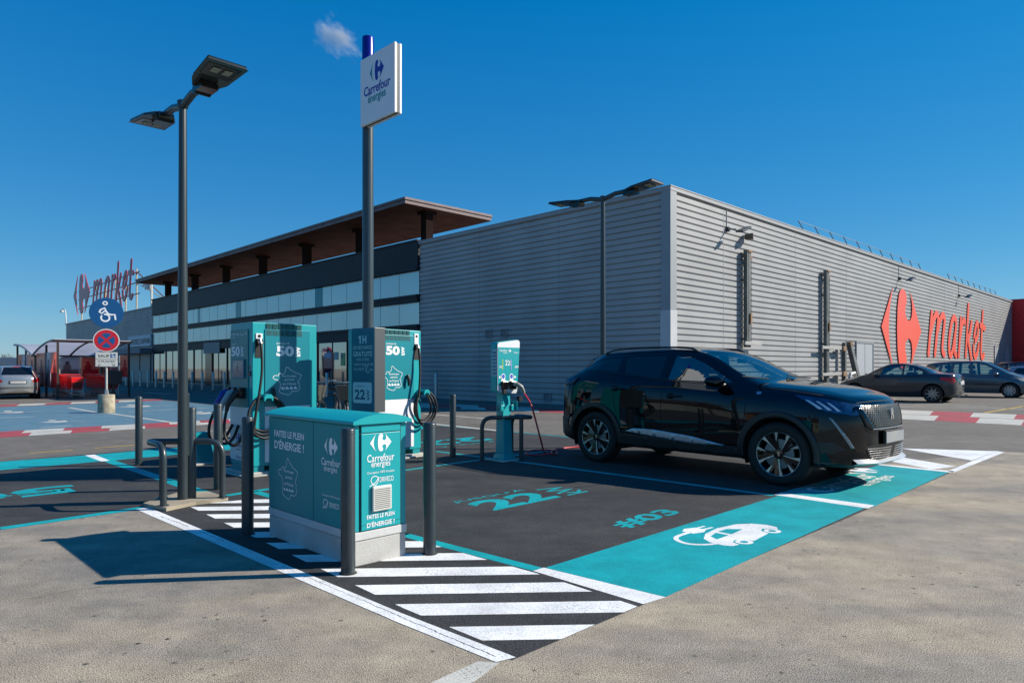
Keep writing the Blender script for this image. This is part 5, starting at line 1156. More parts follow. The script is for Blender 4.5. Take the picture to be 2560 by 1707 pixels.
t = thing('orange_barrel', 'orange box beside the wall door behind the silver cars', 'box', tuple(bl(44.5, -.8)), AB)
m = MB(); m.box((-.4, -.3, 0), (.4, .3, 1.75)); m.build('box', mat('orange_paint', (.55, .20, .04), .5, var=.1), t, bevel=.03); m = MB(); m.box((-.42, -.32, 1.6), (.42, .32, 1.68)); m.build('lid', mat('dark_orange', (.30, .10, .03), .5, var=.1), t)
# small cloud high above, far away
m = MB(); rnd = random.Random(12)
CLm = bpy.data.materials.new('cloud_vapour'); CLm.use_nodes = True; tt = CLm.node_tree; tt.nodes.clear(); L_ = tt.links.new
o_ = tt.nodes.new('ShaderNodeOutputMaterial'); vo_ = tt.nodes.new('ShaderNodeVolumePrincipled'); vo_.inputs['Color'].default_value = (1, 1, 1, 1); vo_.inputs['Anisotropy'].default_value = .3
tc_ = tt.nodes.new('ShaderNodeTexCoord'); no_ = tt.nodes.new('ShaderNodeTexNoise'); no_.inputs['Scale'].default_value = 2.6; no_.inputs['Detail'].default_value = 7; no_.inputs['Roughness'].default_value = .62; L_(tc_.outputs['Object'], no_.inputs['Vector'])
ln_ = tt.nodes.new('ShaderNodeVectorMath'); ln_.operation = 'LENGTH'; L_(tc_.outputs['Object'], ln_.inputs[0])
fa_ = tt.nodes.new('ShaderNodeMapRange'); fa_.inputs[1].default_value = .15; fa_.inputs[2].default_value = 1.; fa_.inputs[3].default_value = .18; fa_.inputs[4].default_value = -.32; L_(ln_.outputs['Value'], fa_.inputs[0])
ad_ = tt.nodes.new('ShaderNodeMath'); ad_.operation = 'ADD'; L_(no_.outputs[0], ad_.inputs[0]); L_(fa_.outputs[0], ad_.inputs[1])
mr_ = tt.nodes.new('ShaderNodeMapRange'); mr_.inputs[1].default_value = .5; mr_.inputs[2].default_value = .72; mr_.inputs[3].default_value = 0; mr_.inputs[4].default_value = .055; L_(ad_.outputs[0], mr_.inputs[0])
L_(mr_.outputs[0], vo_.inputs['Density']); L_(vo_.outputs[0], o_.inputs['Volume'])
bmc = bmesh.new(); bmesh.ops.create_icosphere(bmc, subdivisions=3, radius=1.0); me = bpy.data.meshes.new('cloud'); bmc.to_mesh(me); bmc.free(); me.materials.append(CLm)
cl = bpy.data.objects.new('cloud', me); COL.objects.link(cl); cp = AT(840, 92, 900); cl.location = cp; cl.scale = (66, 26, 40); cl.rotation_euler = (0, R(42), 0)
tag(cl, 'small white wisp of cloud high beside the top of the sign pole', 'cloud', None, 'stuff')
# ------------------------------------------------------------------ cars
def pchip(tab):
    xs = [p[0] for p in tab]; ys = [p[1] for p in tab]; n = len(xs)
    h = [xs[i+1]-xs[i] for i in range(n-1)]; dl = [(ys[i+1]-ys[i])/h[i] for i in range(n-1)]; m = [0.]*n
    m[0], m[-1] = dl[0], dl[-1]
    for i in range(1, n-1):
        if dl[i-1]*dl[i] > 0:
            w1, w2 = 2*h[i]+h[i-1], h[i]+2*h[i-1]; m[i] = (w1+w2)/(w1/dl[i-1]+w2/dl[i])
    def f(x):
        if x <= xs[0]: return ys[0]
        if x >= xs[-1]: return ys[-1]
        i = max(k for k in range(n-1) if xs[k] <= x); t = (x-xs[i])/h[i]
        return ys[i]*(2*t**3-3*t*t+1)+m[i]*h[i]*(t**3-2*t*t+t)+ys[i+1]*(-2*t**3+3*t*t)+m[i+1]*h[i]*(t**3-t*t)
    return f
def inpoly(p, poly):
    c = False; n = len(poly); x, y = p
    for i in range(n):
        x1, y1 = poly[i]; x2, y2 = poly[(i+1) % n]
        if (y1 > y) != (y2 > y) and x < (x2-x1)*(y-y1)/(y2-y1)+x1: c = not c
    return c
class Car:
    def __init__(s, S, root):
        s.S = S; s.root = root; g = {k: pchip(v) if isinstance(v, list) else (lambda x, v=v: v) for k, v in S['tab'].items()}; s.g = g
        x0, x1 = S['x0'], S['x1']; xs = []
        x = x0
        e = .0
        for k in [0, .004, .012, .025, .042, .062, .085, .11, .14]: xs.append(x0+k)
        a = x0+.14; b = x1-.14; n = int((b-a)/.045)
        xs += [a+(b-a)*i/n for i in range(1, n)]
        for k in [.14, .11, .085, .062, .042, .025, .012, .004, 0]: xs.append(x1-k)
        def wf(x):
            r = 1.
            xf = x1-S.get('nf', .62); xr = x0+S.get('nr', .5)
            if x > xf: t = (x-xf)/(x1-xf); r = max(0, 1-t**S.get('pf', 3.2))**(1/S.get('qf', 2.6))
            if x < xr: t = (xr-x)/(xr-x0); r = max(0, 1-t**S.get('pr', 3.6))**(1/S.get('qr', 3.))
            return r
        bm = bmesh.new(); rows = []; K = 4
        for x in xs:
            w_ = max(wf(x), .004); zb, zm, zl, zr, zc = g['zb'](x), g['zm'](x), g['zbelt'](x), g['zr'](x), g['zc'](x)
            ys, ym, yb, yr = g['ys'](x)*w_, g['ym'](x)*w_, g['yb'](x)*w_, g['yr'](x)*w_; wr = w_
            zs = zm+(zl-zm)*.70; ysh = (ym*.72+yb*.28)+.006*wr
            P = [(0, zb), (ys*.5, zb), (ys*.93, zb+.005), (ys, zb+min(.09, (zm-zb)*.3)), (ym, zm), (ysh, zs), (yb, zl), (yr+(yb-yr)*.04, zr), (yr*.80, zr+(zc-zr)*.52), (yr*.42, zr+(zc-zr)*.88), (0, zc)]
            pts = smooth2([Vector((a, b, 0)) for a, b in P], K); rows.append([(x, p[0] if p[0] > 0 else 0, p[1]) for p in pts])
        n = len(rows[0]); vv = []
        for r_ in rows:
            L = [bm.verts.new((p[0], p[1], p[2])) for p in r_]
            Rr = [L[0]]+[bm.verts.new((p[0], -p[1], p[2])) for p in r_[1:-1]]+[L[-1]]
            vv.append((L, Rr))
        for i in range(len(vv)-1):
            for side in (0, 1):
                A, B = vv[i][side], vv[i+1][side]
                for j in range(n-1):
                    q = [A[j], A[j+1], B[j+1], B[j]]
                    q = q if side == 0 else q[::-1]
                    if len(set(q)) == 4:
                        try: bm.faces.new(q)
                        except ValueError: pass
        for i in (0, -1):
            loop = vv[i][0]+vv[i][1][1:-1][::-1]
            try: bm.faces.new(loop if i == 0 else loop[::-1])
            except ValueError: pass
        bmesh.ops.recalc_face_normals(bm, faces=bm.faces)
        s.bm = bm; s.bvh = BVHTree.FromBMesh(bm)
    def cut(s, poly, ax, test, mode='delete', mi=1):
        """poly in (x,z) if ax=='y' or (y,z) if ax=='x'; test(face) limits the faces"""
        bm = s.bm; ia = 0 if ax == 'y' else 1
        mnx = min(p[0] for p in poly)-.06; mxx = max(p[0] for p in poly)+.06; mnz = min(p[1] for p in poly)-.06; mxz = max(p[1] for p in poly)+.06
        def near():
            out = []
            for f in bm.faces:
                c = f.calc_center_median()
                if mnx < c[ia] < mxx and mnz < c.z < mxz and test(f, c): out.append(f)
            return out
        n = len(poly)
        for i in range(n):
            a, b = poly[i], poly[(i+1) % n]; d = Vector((b[0]-a[0], b[1]-a[1]))
            if d.length < 1e-5: continue
            nn = Vector((-d.y, d.x)).normalized()
            lo = (min(a[0], b[0])-.05, max(a[0], b[0])+.05, min(a[1], b[1])-.05, max(a[1], b[1])+.05)
            fs = [f for f in near() if lo[0] < f.calc_center_median()[ia] < lo[1] and lo[2] < f.calc_center_median().z < lo[3]]
            if not fs: continue
            es = list({e for f in fs for e in f.edges}); vs = list({v for f in fs for v in f.verts})
            co = Vector((a[0], 0, a[1])) if ax == 'y' else Vector((0, a[0], a[1])); no = Vector((nn.x, 0, nn.y)) if ax == 'y' else Vector((0, nn.x, nn.y))
            bmesh.ops.bisect_plane(bm, geom=fs+es+vs, dist=1e-5, plane_co=co, plane_no=no)
        inn = [f for f in near() if inpoly((f.calc_center_median()[ia], f.calc_center_median().z), poly)]
        if mode == 'delete': bmesh.ops.delete(bm, geom=inn, context='FACES')
        else:
            for f in inn: f.material_index = mi
    def finish(s, name, mats):
        me = bpy.data.meshes.new(name); bmesh.ops.remove_doubles(s.bm, verts=s.bm.verts, dist=1e-5); s.bm.to_mesh(me)
        for m_ in mats: me.materials.append(m_)
        me.polygons.foreach_set('use_smooth', [True]*len(me.polygons))
        try: me.set_sharp_from_angle(angle=R(60))
        except Exception: pass
        o = bpy.data.objects.new(name, me); COL.objects.link(o); o.parent = s.root; s.body = o; return o
    def hit(s, p, d, off=.003):
        h = s.bvh.ray_cast(p-d*3, d)
        if h[0] is None: return None
        nn = h[1] if h[1].dot(d) < 0 else -h[1]
        return h[0]+nn*off
    def patch(s, name, poly, d, m, off=.003, step=.05, parent=None, build=True, thick=0):
        d = Vector(d).normalized(); bm = bmesh.new(); vs = [bm.verts.new(p) for p in poly]
        a = d.orthogonal().normalized(); b = d.cross(a)
        tri = tessellate_polygon([[Vector((Vector(p).dot(a), Vector(p).dot(b), 0)) for p in poly]])
        for t in tri:
            try: bm.faces.new([vs[k] for k in t])
            except ValueError: pass
        for _ in range(7):
            le = [e for e in bm.edges if e.calc_length() > step]
            if not le: break
            bmesh.ops.subdivide_edges(bm, edges=le, cuts=1, use_grid_fill=False); bmesh.ops.triangulate(bm, faces=[f for f in bm.faces if len(f.verts) > 3])
        last = None
        for v in bm.verts:
            h = s.hit(v.co.copy(), d, off)
            if h is not None: v.co = h
        for f in bm.faces:
            f.normal_update()
            if f.normal.dot(d) > 0: f.normal_flip()
        me = bpy.data.meshes.new(name); bm.to_mesh(me); bm.free(); me.materials.append(m); me.polygons.foreach_set('use_smooth', [True]*len(me.polygons))
        o = bpy.data.objects.new(name, me); COL.objects.link(o); o.parent = parent or s.body
        if thick:
            q = o.modifiers.new('thickness', 'SOLIDIFY'); q.thickness = thick; q.offset = -1 if thick > 0 else 1
        return o
    def side(s, name, poly, m, off=.003, sides=(1, -1), step=.05, parent=None, thick=0):
        out = [s.patch(name, [(x, .5*k, z) for x, z in poly], (0, -k, 0), m, off, step, parent, thick=thick) for k in sides]
        return out
    def line(s, name, pts, wd, m, off=.0015, sides=(-1, 1), parent=None):
        """thin dark gap lines on the body sides, several polylines in one mesh per side"""
        for k in sides:
            mb = MB()
            for pl in pts:
                P = smooth2(pl, 5) if len(pl) > 2 else [Vector(pl[0])+(Vector(pl[1])-Vector(pl[0]))*i/8 for i in range(9)]
                a_, b_ = [], []
                for i, p in enumerate(P):
                    q = P[min(i+1, len(P)-1)]-P[max(i-1, 0)]; q.normalize(); nn = Vector((-q.y, q.x))*wd/2
                    for lst, pp in ((a_, p+nn), (b_, p-nn)):
                        h = s.hit(Vector((pp.x, .5*k, pp.y)), Vector((0, -k, 0)), off); lst.append(h or Vector((pp.x, .85*k, pp.y)))
                nq = len(a_); mb.add(a_+b_, [(i, i+1, nq+i+1, nq+i) for i in range(nq-1)])
            mb.build(name, m, parent or s.body)
CARBLK = mat('black_car_paint', (.0006, .0008, .002), .025, .0, var=.0, spec=.5)
CLADB = mat('grained_black_plastic', (.012, .014, .016), .42, var=.2, vs=40)
CHROME = mat('chrome_trim', (.62, .64, .66), .10, 1., var=.05)
SATIN = mat('satin_silver', (.50, .51, .52), .28, .8, var=.05)
SEAM = mat('panel_gap_black', (.002, .002, .002), .8, var=.0)
CARBLK.node_tree.nodes['Principled BSDF'].inputs['Specular Tint'].default_value = (.70, .86, 1.0, 1)
GLS = glassmat('car_window_glass', (.62, .78, .74), .6)
TINT = mat('tinted_window_glass', (.004, .005, .008), .04, spec=.7)
RUB = mat('tyre_rubber', (.008, .009, .010), .7, var=.25, vs=30, bump=.2, bs=80)
INTR = mat('dark_interior', (.003, .0035, .004), .7, var=.2)
def wheel(root, x, y, sgn, Rw, wt, rim, style, axlemats=None, steer=0.):
    """outer face towards sgn*y"""
    hub = bpy.data.objects.new('wheel', None); COL.objects.link(hub); hub.parent = root; hub.location = (x, y, Rw); hub.rotation_euler = (0, 0, steer); hub.empty_display_size = .1
    m = MB(); h = wt/2
    prof = [(rim*.98, -h*.80), (rim+.02, -h*.95), ((rim+Rw)/2+.01, -h), (Rw-.022, -h*.93), (Rw-.004, -h*.78), (Rw, -h*.4), (Rw, h*.4), (Rw-.004, h*.78), (Rw-.022, h*.93), ((rim+Rw)/2+.01, h), (rim+.02, h*.95), (rim*.98, h*.80)]
    m.lathe(prof, 64, (0, 0, 0), 'y')
    if style == 'blade':
        for k in range(72):
            a = 2*PI*k/72
            for s_ in (-1, 1):
                c, sn = math.cos(a), math.sin(a); c2, s2 = math.cos(a+.045), math.sin(a+.045); r0, r1 = Rw-.028, Rw+.002
                m.add([(r0*c, s_*h*.97, r0*sn), (r0*c2, s_*h*.97, r0*s2), (r1*c2, s_*h*.72, r1*s2), (r1*c, s_*h*.72, r1*sn), (r0*c, s_*h*.80, r0*sn), (r0*c2, s_*h*.80, r0*s2), (r1*c2, s_*h*.30, r1*s2), (r1*c, s_*h*.30, r1*sn)], [(0,1,2,3),(3,2,6,7),(0,3,7,4),(1,5,6,2)])
    m.build('tyre', RUB, hub, smooth=35)
    f = sgn*h*.86; m = MB()
    m.lathe([(rim, sgn*-1*-0+0)], 3) if False else None
    m.lathe([(rim*.985, -f*1.02), (rim, -f*.95), (rim*.93, -f*.80), (rim*.90, -f*.1), (rim*.88, f*.6), (0, f*.6)], 48, (0, 0, 0), 'y'); m.build('rim_barrel', mat('dark_rim', (.012, .013, .015), .35, .3, var=.1), hub, smooth=40)
    m = MB(); m.lathe([(rim*.975, -f*1.03), (rim*.99, -f*1.05), (rim*1.005, -f*1.0)], 64, (0, 0, 0), 'y'); rl = m.build('rim_lip', SATIN, hub, smooth=60)
    m = MB(); fy = f
    def spoke(a, r0, r1, w0, w1, y0_, y1_, mb, tw=0., th=.02):
        c, s_ = math.cos(a), math.sin(a); t = Vector((-s_, 0, c)); d = Vector((c, 0, s_)); d2 = Vector((math.cos(a+tw), 0, math.sin(a+tw))); t2 = Vector((-d2.z, 0, d2.x))
        p = [d*r0-t*w0, d*r0+t*w0, d2*r1+t2*w1, d2*r1-t2*w1]; ys_ = [y0_, y0_, y1_, y1_]
        hi = [(q.x, yy, q.z) for q, yy in zip(p, ys_)]; lo = [(q.x, yy-sgn*th, q.z) for q, yy in zip(p, ys_)]; mb.hexa(lo, hi)
    if style == 'blade':
        dk = MB()
        for k in range(5):
            a = 2*PI*k/5+.35*sgn
            spoke(a+.0, .04, rim*.97, .020, .026, f*.80, f*.93, dk, .06*sgn, .03)
            spoke(a+.30*sgn, .04, rim*.97, .018, .020, f*.78, f*.90, dk, .10*sgn, .03)
            spoke(a-.10*sgn, .055, rim*.62, .0050, .0075, f*.86, f*.96, m, -.03*sgn, .01); spoke(a-.13*sgn, rim*.62, rim*.985, 0.0065, .019, f*.96, f*1.0, m, -.05*sgn, .01)
            spoke(a+.44*sgn, rim*.60, rim*.985, .003, .018, f*.92, f*1.0, m, .06*sgn, .01)
        dk.lathe([(0, -f*.90), (.05, -f*.88), (.06, -f*.70)], 20, (0, 0, 0), 'y'); dk.build('black_spokes', BLKG, hub)
        m.build('silver_spoke_faces', mat('machined_alloy', (.50, .53, .55), .25, .75, var=.05), hub)
        m = MB(); m.shape([[(-.004,-.024),(.002,-.024),(.006,-.004),(.014,-.02),(.019,-.02),(.012,.004),(.018,.012),(.008,.022),(-.010,.024),(-.018,.012),(-.008,.006)]], (0, f*.92, 0), (1 if sgn < 0 else -1, 0, 0), Z3); m.build('hub_emblem', CHROME, hub)
    elif style == 'multi':
        for k in range(9): spoke(2*PI*k/9, .03, rim*.97, .016, .013, f*.86, f*.97, m)
        m.lathe([(0, -f*.92), (.05, -f*.90), (.055, -f*.7)], 20, (0, 0, 0), 'y'); m.build('spokes', mat('aged_alloy', (.36, .35, .31), .35, .6, var=.1), hub)
    else:
        m.lathe([(0, -f*1.0), (.06, -f*.98), (.10, -f*.9), (rim*.55, -f*.92), (rim*.97, -f*.98)], 32, (0, 0, 0), 'y')
        hc = m.build('hub_cap', mat('hubcap_silver', (.40, .42, .43), .35, .5, var=.1), hub, smooth=30); m = MB()
        for k in range(8):
            a = 2*PI*k/8; spoke(a, rim*.55, rim*.86, .018, .030, f*.955, f*1.0, m, 0, .006)
        m.build('cap_openings', BLKP, hc)
    m = MB(); m.lathe([(0, -f*.62), (rim*.68, -f*.62), (rim*.68, -f*.66), (0, -f*.66)], 32, (0, 0, 0), 'y'); m.build('brake_disc', mat('brake_steel', (.22, .23, .24), .4, .6, var=.2), hub, smooth=30)
    if style == 'blade':
        m = MB(); m.box((.06, min(f*.55, f*.75), .02), (.15, max(f*.55, f*.75), .12)); m.build('brake_caliper', GALV, hub, bevel=.012)
    return hub
def arcpts(cx_, cz, r, a0, a1, n): return [(cx_+r*math.cos(R(a0+(a1-a0)*i/n)), cz+r*math.sin(R(a0+(a1-a0)*i/n))) for i in range(n+1)]
def seats(root, rows, z=.55, w_=.5, col=None):
    for x in rows:
        for y in (-.36, .36):
            m = MB(); m.hexa([(x-.10, y-.24, .35), (x+.42, y-.24, .35), (x+.42, y+.24, .35), (x-.10, y+.24, .35)], [(x-.16, y-.24, z), (x+.42, y-.24, z), (x+.42, y+.24, z), (x-.16, y+.24, z)])
            m.hexa([(x-.26, y-.23, z-.05), (x-.12, y-.23, z-.05), (x-.12, y+.23, z-.05), (x-.26, y+.23, z-.05)], [(x-.40, y-.20, z+.58), (x-.30, y-.20, z+.58), (x-.30, y+.20, z+.58), (x-.40, y+.20, z+.58)])
            m.hexa([(x-.42, y-.12, z+.63), (x-.32, y-.12, z+.63), (x-.32, y+.12, z+.63), (x-.42, y+.12, z+.63)], [(x-.44, y-.11, z+.80), (x-.35, y-.11, z+.80), (x-.35, y+.11, z+.80), (x-.44, y+.11, z+.80)])
            m.build('seat', INTR, root, bevel=.03)
def basics(c, S, paint, arch_mat=None, wind=True, wheel_style='cap', clad_z=None, steer=0.):
    root = c.root; axf, axr, Rw, ar = S['axf'], S['axr'], S['wr'], S['arch']
    sidef = lambda f, cc: abs(f.normal.y) > .35
    for ax in (axf, axr):
        c.cut([(ax+ar*math.cos(a), Rw+.005+ar*math.sin(a)) for a in [2*PI*k/36 for k in range(36)]], 'y', lambda f, cc: abs(cc.y) > .30)
    for poly, tint in S['side']: c.cut(poly, 'y', sidef)
    for poly, xr in S['front']: c.cut(poly, 'x', lambda f, cc, xr=xr: xr[0] < cc.x < xr[1] and abs(f.normal.y) < .75)
    for poly, xr in S.get('rear', []): c.cut(poly, 'x', lambda f, cc, xr=xr: xr[0] < cc.x < xr[1] and abs(f.normal.y) < .75)
    mats = [paint, CLADB]
    if clad_z:
        for f in c.bm.faces:
            cc = f.calc_center_median()
            if cc.z < clad_z(cc.x): f.material_index = 1
    for f in c.bm.faces: 
        if f.normal.z < -.8: f.material_index = 1
    body = c.finish('body', mats)
    for poly, tint in S['side']: c.side('side_window', poly, TINT if tint else GLS, -.004)
    for poly, xr in S['front']: c.patch('windscreen', [(3, y, z) for y, z in poly], (-1, 0, 0), GLS, -.003, .06)
    for poly, xr in S.get('rear', []): c.patch('rear_window', [(-3, y, z) for y, z in poly], (1, 0, 0), S.get('rearmat', GLS), -.003, .06)
    # wheel housings and floor
    m = MB(); yw = .62
    m.box((S['x0']+.25, -.62, S['tab_floor']), (S['x1']-.3, .62, S['tab_floor']+.06)); m.build('underbody', INTR, root)
    for ax in (axf, axr):
        for k in (-1, 1):
            m = MB(); n = 20; a_ = []; 
            for i in range(n+1):
                a = -.35+(PI+.7)*i/n; a_.append((ax+(ar+.004)*math.cos(a), (ar+.004)*math.sin(a)+Rw))
            vs = [(x, k*.50, z) for x, z in a_]+[(x, k*(S['half']-.03), z) for x, z in a_]; m.add(vs, [(i, i+1, n+2+i, n+1+i) for i in range(n)])
            m.add([(x, k*.50, z) for x, z in a_], [tuple(range(n+1))]); m.build('wheel_housing', mat('wheelhouse_black', (.005, .005, .005), .9, var=.1), root)
    for ax in (axf, axr):
        for k in (-1, 1): wheel(root, ax, k*(S['half']-S['wt']/2-.015), k, Rw, S['wt'], S['rim'], wheel_style, steer=steer if ax == axf else 0.)
    m = MB(); zz = S['dash']; m.box((S['dx']-.25, -.66, zz-.45), (S['dx']+.05, .66, zz)); m.build('dashboard', INTR, root, bevel=.04)
    m = MB(); sx, sy_ = S['dx']-.38, .36; m.tube([(sx+.05*math.sin(a)*.4, sy_+.18*math.cos(a), zz-.06+.17*math.sin(a)) for a in [2*PI*k/20 for k in range(20)]], .016, 6, closed=True); m.build('steering_wheel', BLKP, root, smooth=60)
    seats(root, S['seats'], S.get('seatz', .52)); return body
def mirrors(c, x, z, y, m1, m2, s_=1.):
    for k in (-1, 1):
        m = MB(); bmh = bmesh.new(); bmesh.ops.create_uvsphere(bmh, u_segments=20, v_segments=12, radius=1); 
        vs = [v.co.copy() for v in bmh.verts]; fs = [[v.index for v in f.verts] for f in bmh.faces]; bmh.free()
        out = []
        for v in vs:
            xx = v.x*.085*s_; yy = v.y*.125*s_; zz = v.z*(.062 if v.z > 0 else .07)*s_; xx = max(xx, -.045*s_); xx -= abs(v.y)*.02
            out.append((x+xx-.04*(v.y+1)*.5*1, k*(y+.11+yy), z+.03+zz))
        m.add(out, fs); h = m.build('door_mirror', m1, c.root, smooth=60)
        m = MB(); m.tube([(x+.02, k*(y-.02), z-.02), (x, k*(y+.08), z-.015)], [.025, .03], 8); m.build('mirror_foot', BLKP, h, smooth=60)
        m = MB(); m.box((x-.09*s_, k*(y+.02), z-.02), (x-.085*s_, k*(y+.21), z+.07)); m.build('mirror_glass', CHROME, h)

# --- black compact crossover plugged into the charging post
A1 = thing('parked_car', 'glossy black compact crossover with dark cladding, plugged in on the charging bay', 'car', (2.664, 9.046, 0), math.atan2(-.735, .678), 'cars parked in the car park')
SUV = dict(x0=-2.14, x1=2.18, axf=1.3025, axr=-1.3025, wr=.350, arch=.398, half=.885, wt=.215, rim=.243, nf=.62, nr=.45, pf=2.9, qf=2.4, pr=3.4, qr=3.0, tab_floor=.24, dash=1.10, dx=.92, seats=(.05, -.85), seatz=.64,
  tab=dict(
    zc=[(-2.14,.72),(-2.13,.95),(-2.09,1.12),(-2.02,1.21),(-1.95,1.31),(-1.86,1.43),(-1.78,1.505),(-1.6,1.535),(-1.3,1.552),(-.8,1.565),(-.3,1.568),(0,1.56),(.2,1.53),(.33,1.495),(.5,1.425),(.65,1.35),(.8,1.272),(1.0,1.178),(1.08,1.152),(1.2,1.14),(1.5,1.108),(1.75,1.062),(1.9,1.015),(2.0,.995),(2.07,.965),(2.12,.92),(2.16,.80),(2.18,.64)],
    zb=[(-2.14,.54),(-2.11,.42),(-2.02,.34),(-1.8,.29),(-1,.26),(1.6,.26),(1.85,.25),(2.0,.255),(2.10,.275),(2.15,.33),(2.18,.45)],
    zbelt=[(-2.14,.68),(-2.12,.90),(-2.07,1.05),(-1.95,1.15),(-1.7,1.20),(-1.4,1.215),(-1.08,1.205),(-.82,1.18),(-.257,1.125),(.4,1.085),(.8,1.07),(1.1,1.065),(1.5,1.035),(1.8,.99),(1.95,.945),(2.06,.88),(2.13,.78),(2.18,.60)],
    zr=[(-2.14,.70),(-2.12,.93),(-2.07,1.10),(-1.95,1.20),(-1.8,1.30),(-1.65,1.395),(-1.5,1.445),(-1.3,1.475),(-.8,1.495),(-.3,1.50),(0,1.488),(.2,1.452),(.33,1.41),(.5,1.34),(.65,1.265),(.8,1.195),(1.0,1.125),(1.1,1.105),(1.5,1.075),(1.8,1.025),(1.95,.98),(2.06,.92),(2.13,.825),(2.18,.62)],
    zm=[(-2.14,.60),(-2.0,.62),(0,.60),(1.9,.61),(2.18,.52)],
    ys=[(-2.14,.80),(-1.8,.87),(0,.865),(1.8,.87),(2.18,.82)], ym=[(-2.14,.82),(-1.6,.885),(-1.2,.885),(0,.872),(1.2,.885),(2.18,.86)],
    yb=[(-2.14,.72),(-1.6,.77),(-.8,.80),(.4,.805),(1.0,.785),(1.5,.77),(2.18,.74)],
    yr=[(-2.14,.50),(-1.8,.46),(-1.6,.50),(-1.3,.56),(0,.595),(.4,.615),(.65,.65),(.85,.70),(1.0,.72),(1.2,.67),(1.8,.62),(2.18,.58)]),
  side=[([(.72,1.125),(.50,1.245),(.28,1.36),(.10,1.43),(-.14,1.455),(-.17,1.155)], False), ([(-.29,1.165),(-.29,1.462),(-.75,1.458),(-.93,1.448),(-.87,1.225)], True), ([(-.98,1.245),(-1.01,1.445),(-1.30,1.43),(-1.48,1.385),(-1.64,1.31),(-1.58,1.285)], True)],
  front=[([(-.66,1.185),(.66,1.185),(.60,1.34),(.535,1.485),(-.535,1.485),(-.60,1.34)], (.1, 1.1))],
  rear=[([(-.56,1.22),(.56,1.22),(.44,1.45),(-.44,1.45)], (-2.15, -1.7))], rearmat=TINT)
c = Car(SUV, A1)
basics(c, SUV, CARBLK, wheel_style='blade', clad_z=lambda x: .40 if -1.0 < x < .95 else (.36 if x < 0 else .275), steer=R(5))
B = c.body
for ax in (1.3025, -1.3025):      # arch cladding
    ring = arcpts(ax, .355, .398, -12, 192, 22)+arcpts(ax, .355, .468, 192, -12, 22)
    for q in c.side('arch_cladding', ring, CLADB, .016, thick=.02, step=.04): pass
c.side('sill_cladding', [(.93,.26),(-.90,.26),(-.87,.44),(.84,.38)], CLADB, .010, thick=.015)
c.side('sill_strip', [(.68,.400),(.25,.470),(-.30,.515),(-.62,.515),(-.76,.470),(-.30,.430),(.25,.388)], mat('satin_sill_strip', (.50,.56,.62), .3, .7, var=.05), .024, thick=.02)
c.side('lower_bumper_cladding', [(-1.74,.29),(-2.09,.42),(-2.10,.62),(-1.80,.56)], CLADB, .008)
W = .007
c.line('door_gap', [[(.92,1.07),(.93,.85),(.90,.55),(.86,.40)], [(-.20,1.14),(-.22,.8),(-.20,.42)], [(-.22,1.47),(-.20,1.14)], [(-1.0,1.20),(-1.02,1.05),(-.95,.80),(-.91,.62)], [(.98,1.085),(1.4,1.05),(1.75,1.005)], [(-1.74,1.19),(-1.80,.98),(-1.84,.80)], [(1.70,.97),(1.68,.86),(1.74,.74)]], W, SEAM)
c.line('belt_trim', [[(.78,1.10),(-.2,1.145),(-.9,1.205),(-1.6,1.265)]], .018, BLKG, .006)
for k in (-1, 1):
    for x, hz in ((-.03, .948), (-.90, 1.02)):
        m = MB(); P = [c.hit(Vector((xx, .5*k, hz)), Vector((0, -k, 0)), .03) for xx in (x-.10, x-.03, x+.04, x+.10)]
        a0 = c.hit(Vector((x-.12, .5*k, hz)), Vector((0, -k, 0)), .002); a1 = c.hit(Vector((x+.12, .5*k, hz)), Vector((0, -k, 0)), .002)
        m.tube([tuple(a0)]+[tuple(p) for p in P]+[tuple(a1)], [.008]+[.013]*4+[.008], 8); m.build('door_handle', CARBLK, B, smooth=60)
        c.side('handle_recess', [(x-.05+.055*math.cos(a), hz+.04*math.sin(a)) for a in [2*PI*j/16 for j in range(16)]], SEAM, .0015, sides=(k,))
mirrors(c, .62, 1.115, .835, CARBLK, BLKP, 1.1)
for k in (-1, 1):      # roof rails
    m = MB(); pts = [(.14, k*.575, 1.495), (.03, k*.575, 1.545), (-.3, k*.575, 1.565), (-.9, k*.57, 1.562), (-1.2, k*.55, 1.545), (-1.38, k*.53, 1.50)]; m.tube([tuple(p) for p in smooth3(pts, 5)], [.008]+[.014]*24+[.008], 8) if False else m.tube([tuple(p) for p in smooth3(pts, 5)], .013, 8); m.build('roof_rail', BLKG, c.root, smooth=60)
m = MB(); sp_ = [(-1.50, y, 1.538-.08*(abs(y)/.42)**3) for y in [(-.42+.84*i/12) for i in range(13)]]; sp2 = [(-1.73, y*.95, 1.505-.07*(abs(y)/.42)**3) for y in [(-.42+.84*i/12) for i in range(13)]]
m.add(sp_+sp2+[(a, b, c_-.09) for a, b, c_ in sp_]+[(a, b, c_-.035) for a, b, c_ in sp2], [(i, i+1, 14+i, 13+i) for i in range(12)]+[(26+i, 39+i, 40+i, 27+i) for i in range(12)]+[(13+i, 14+i, 40+i, 39+i) for i in range(12)]); m.build('rear_spoiler', BLKG, c.root, smooth=50)
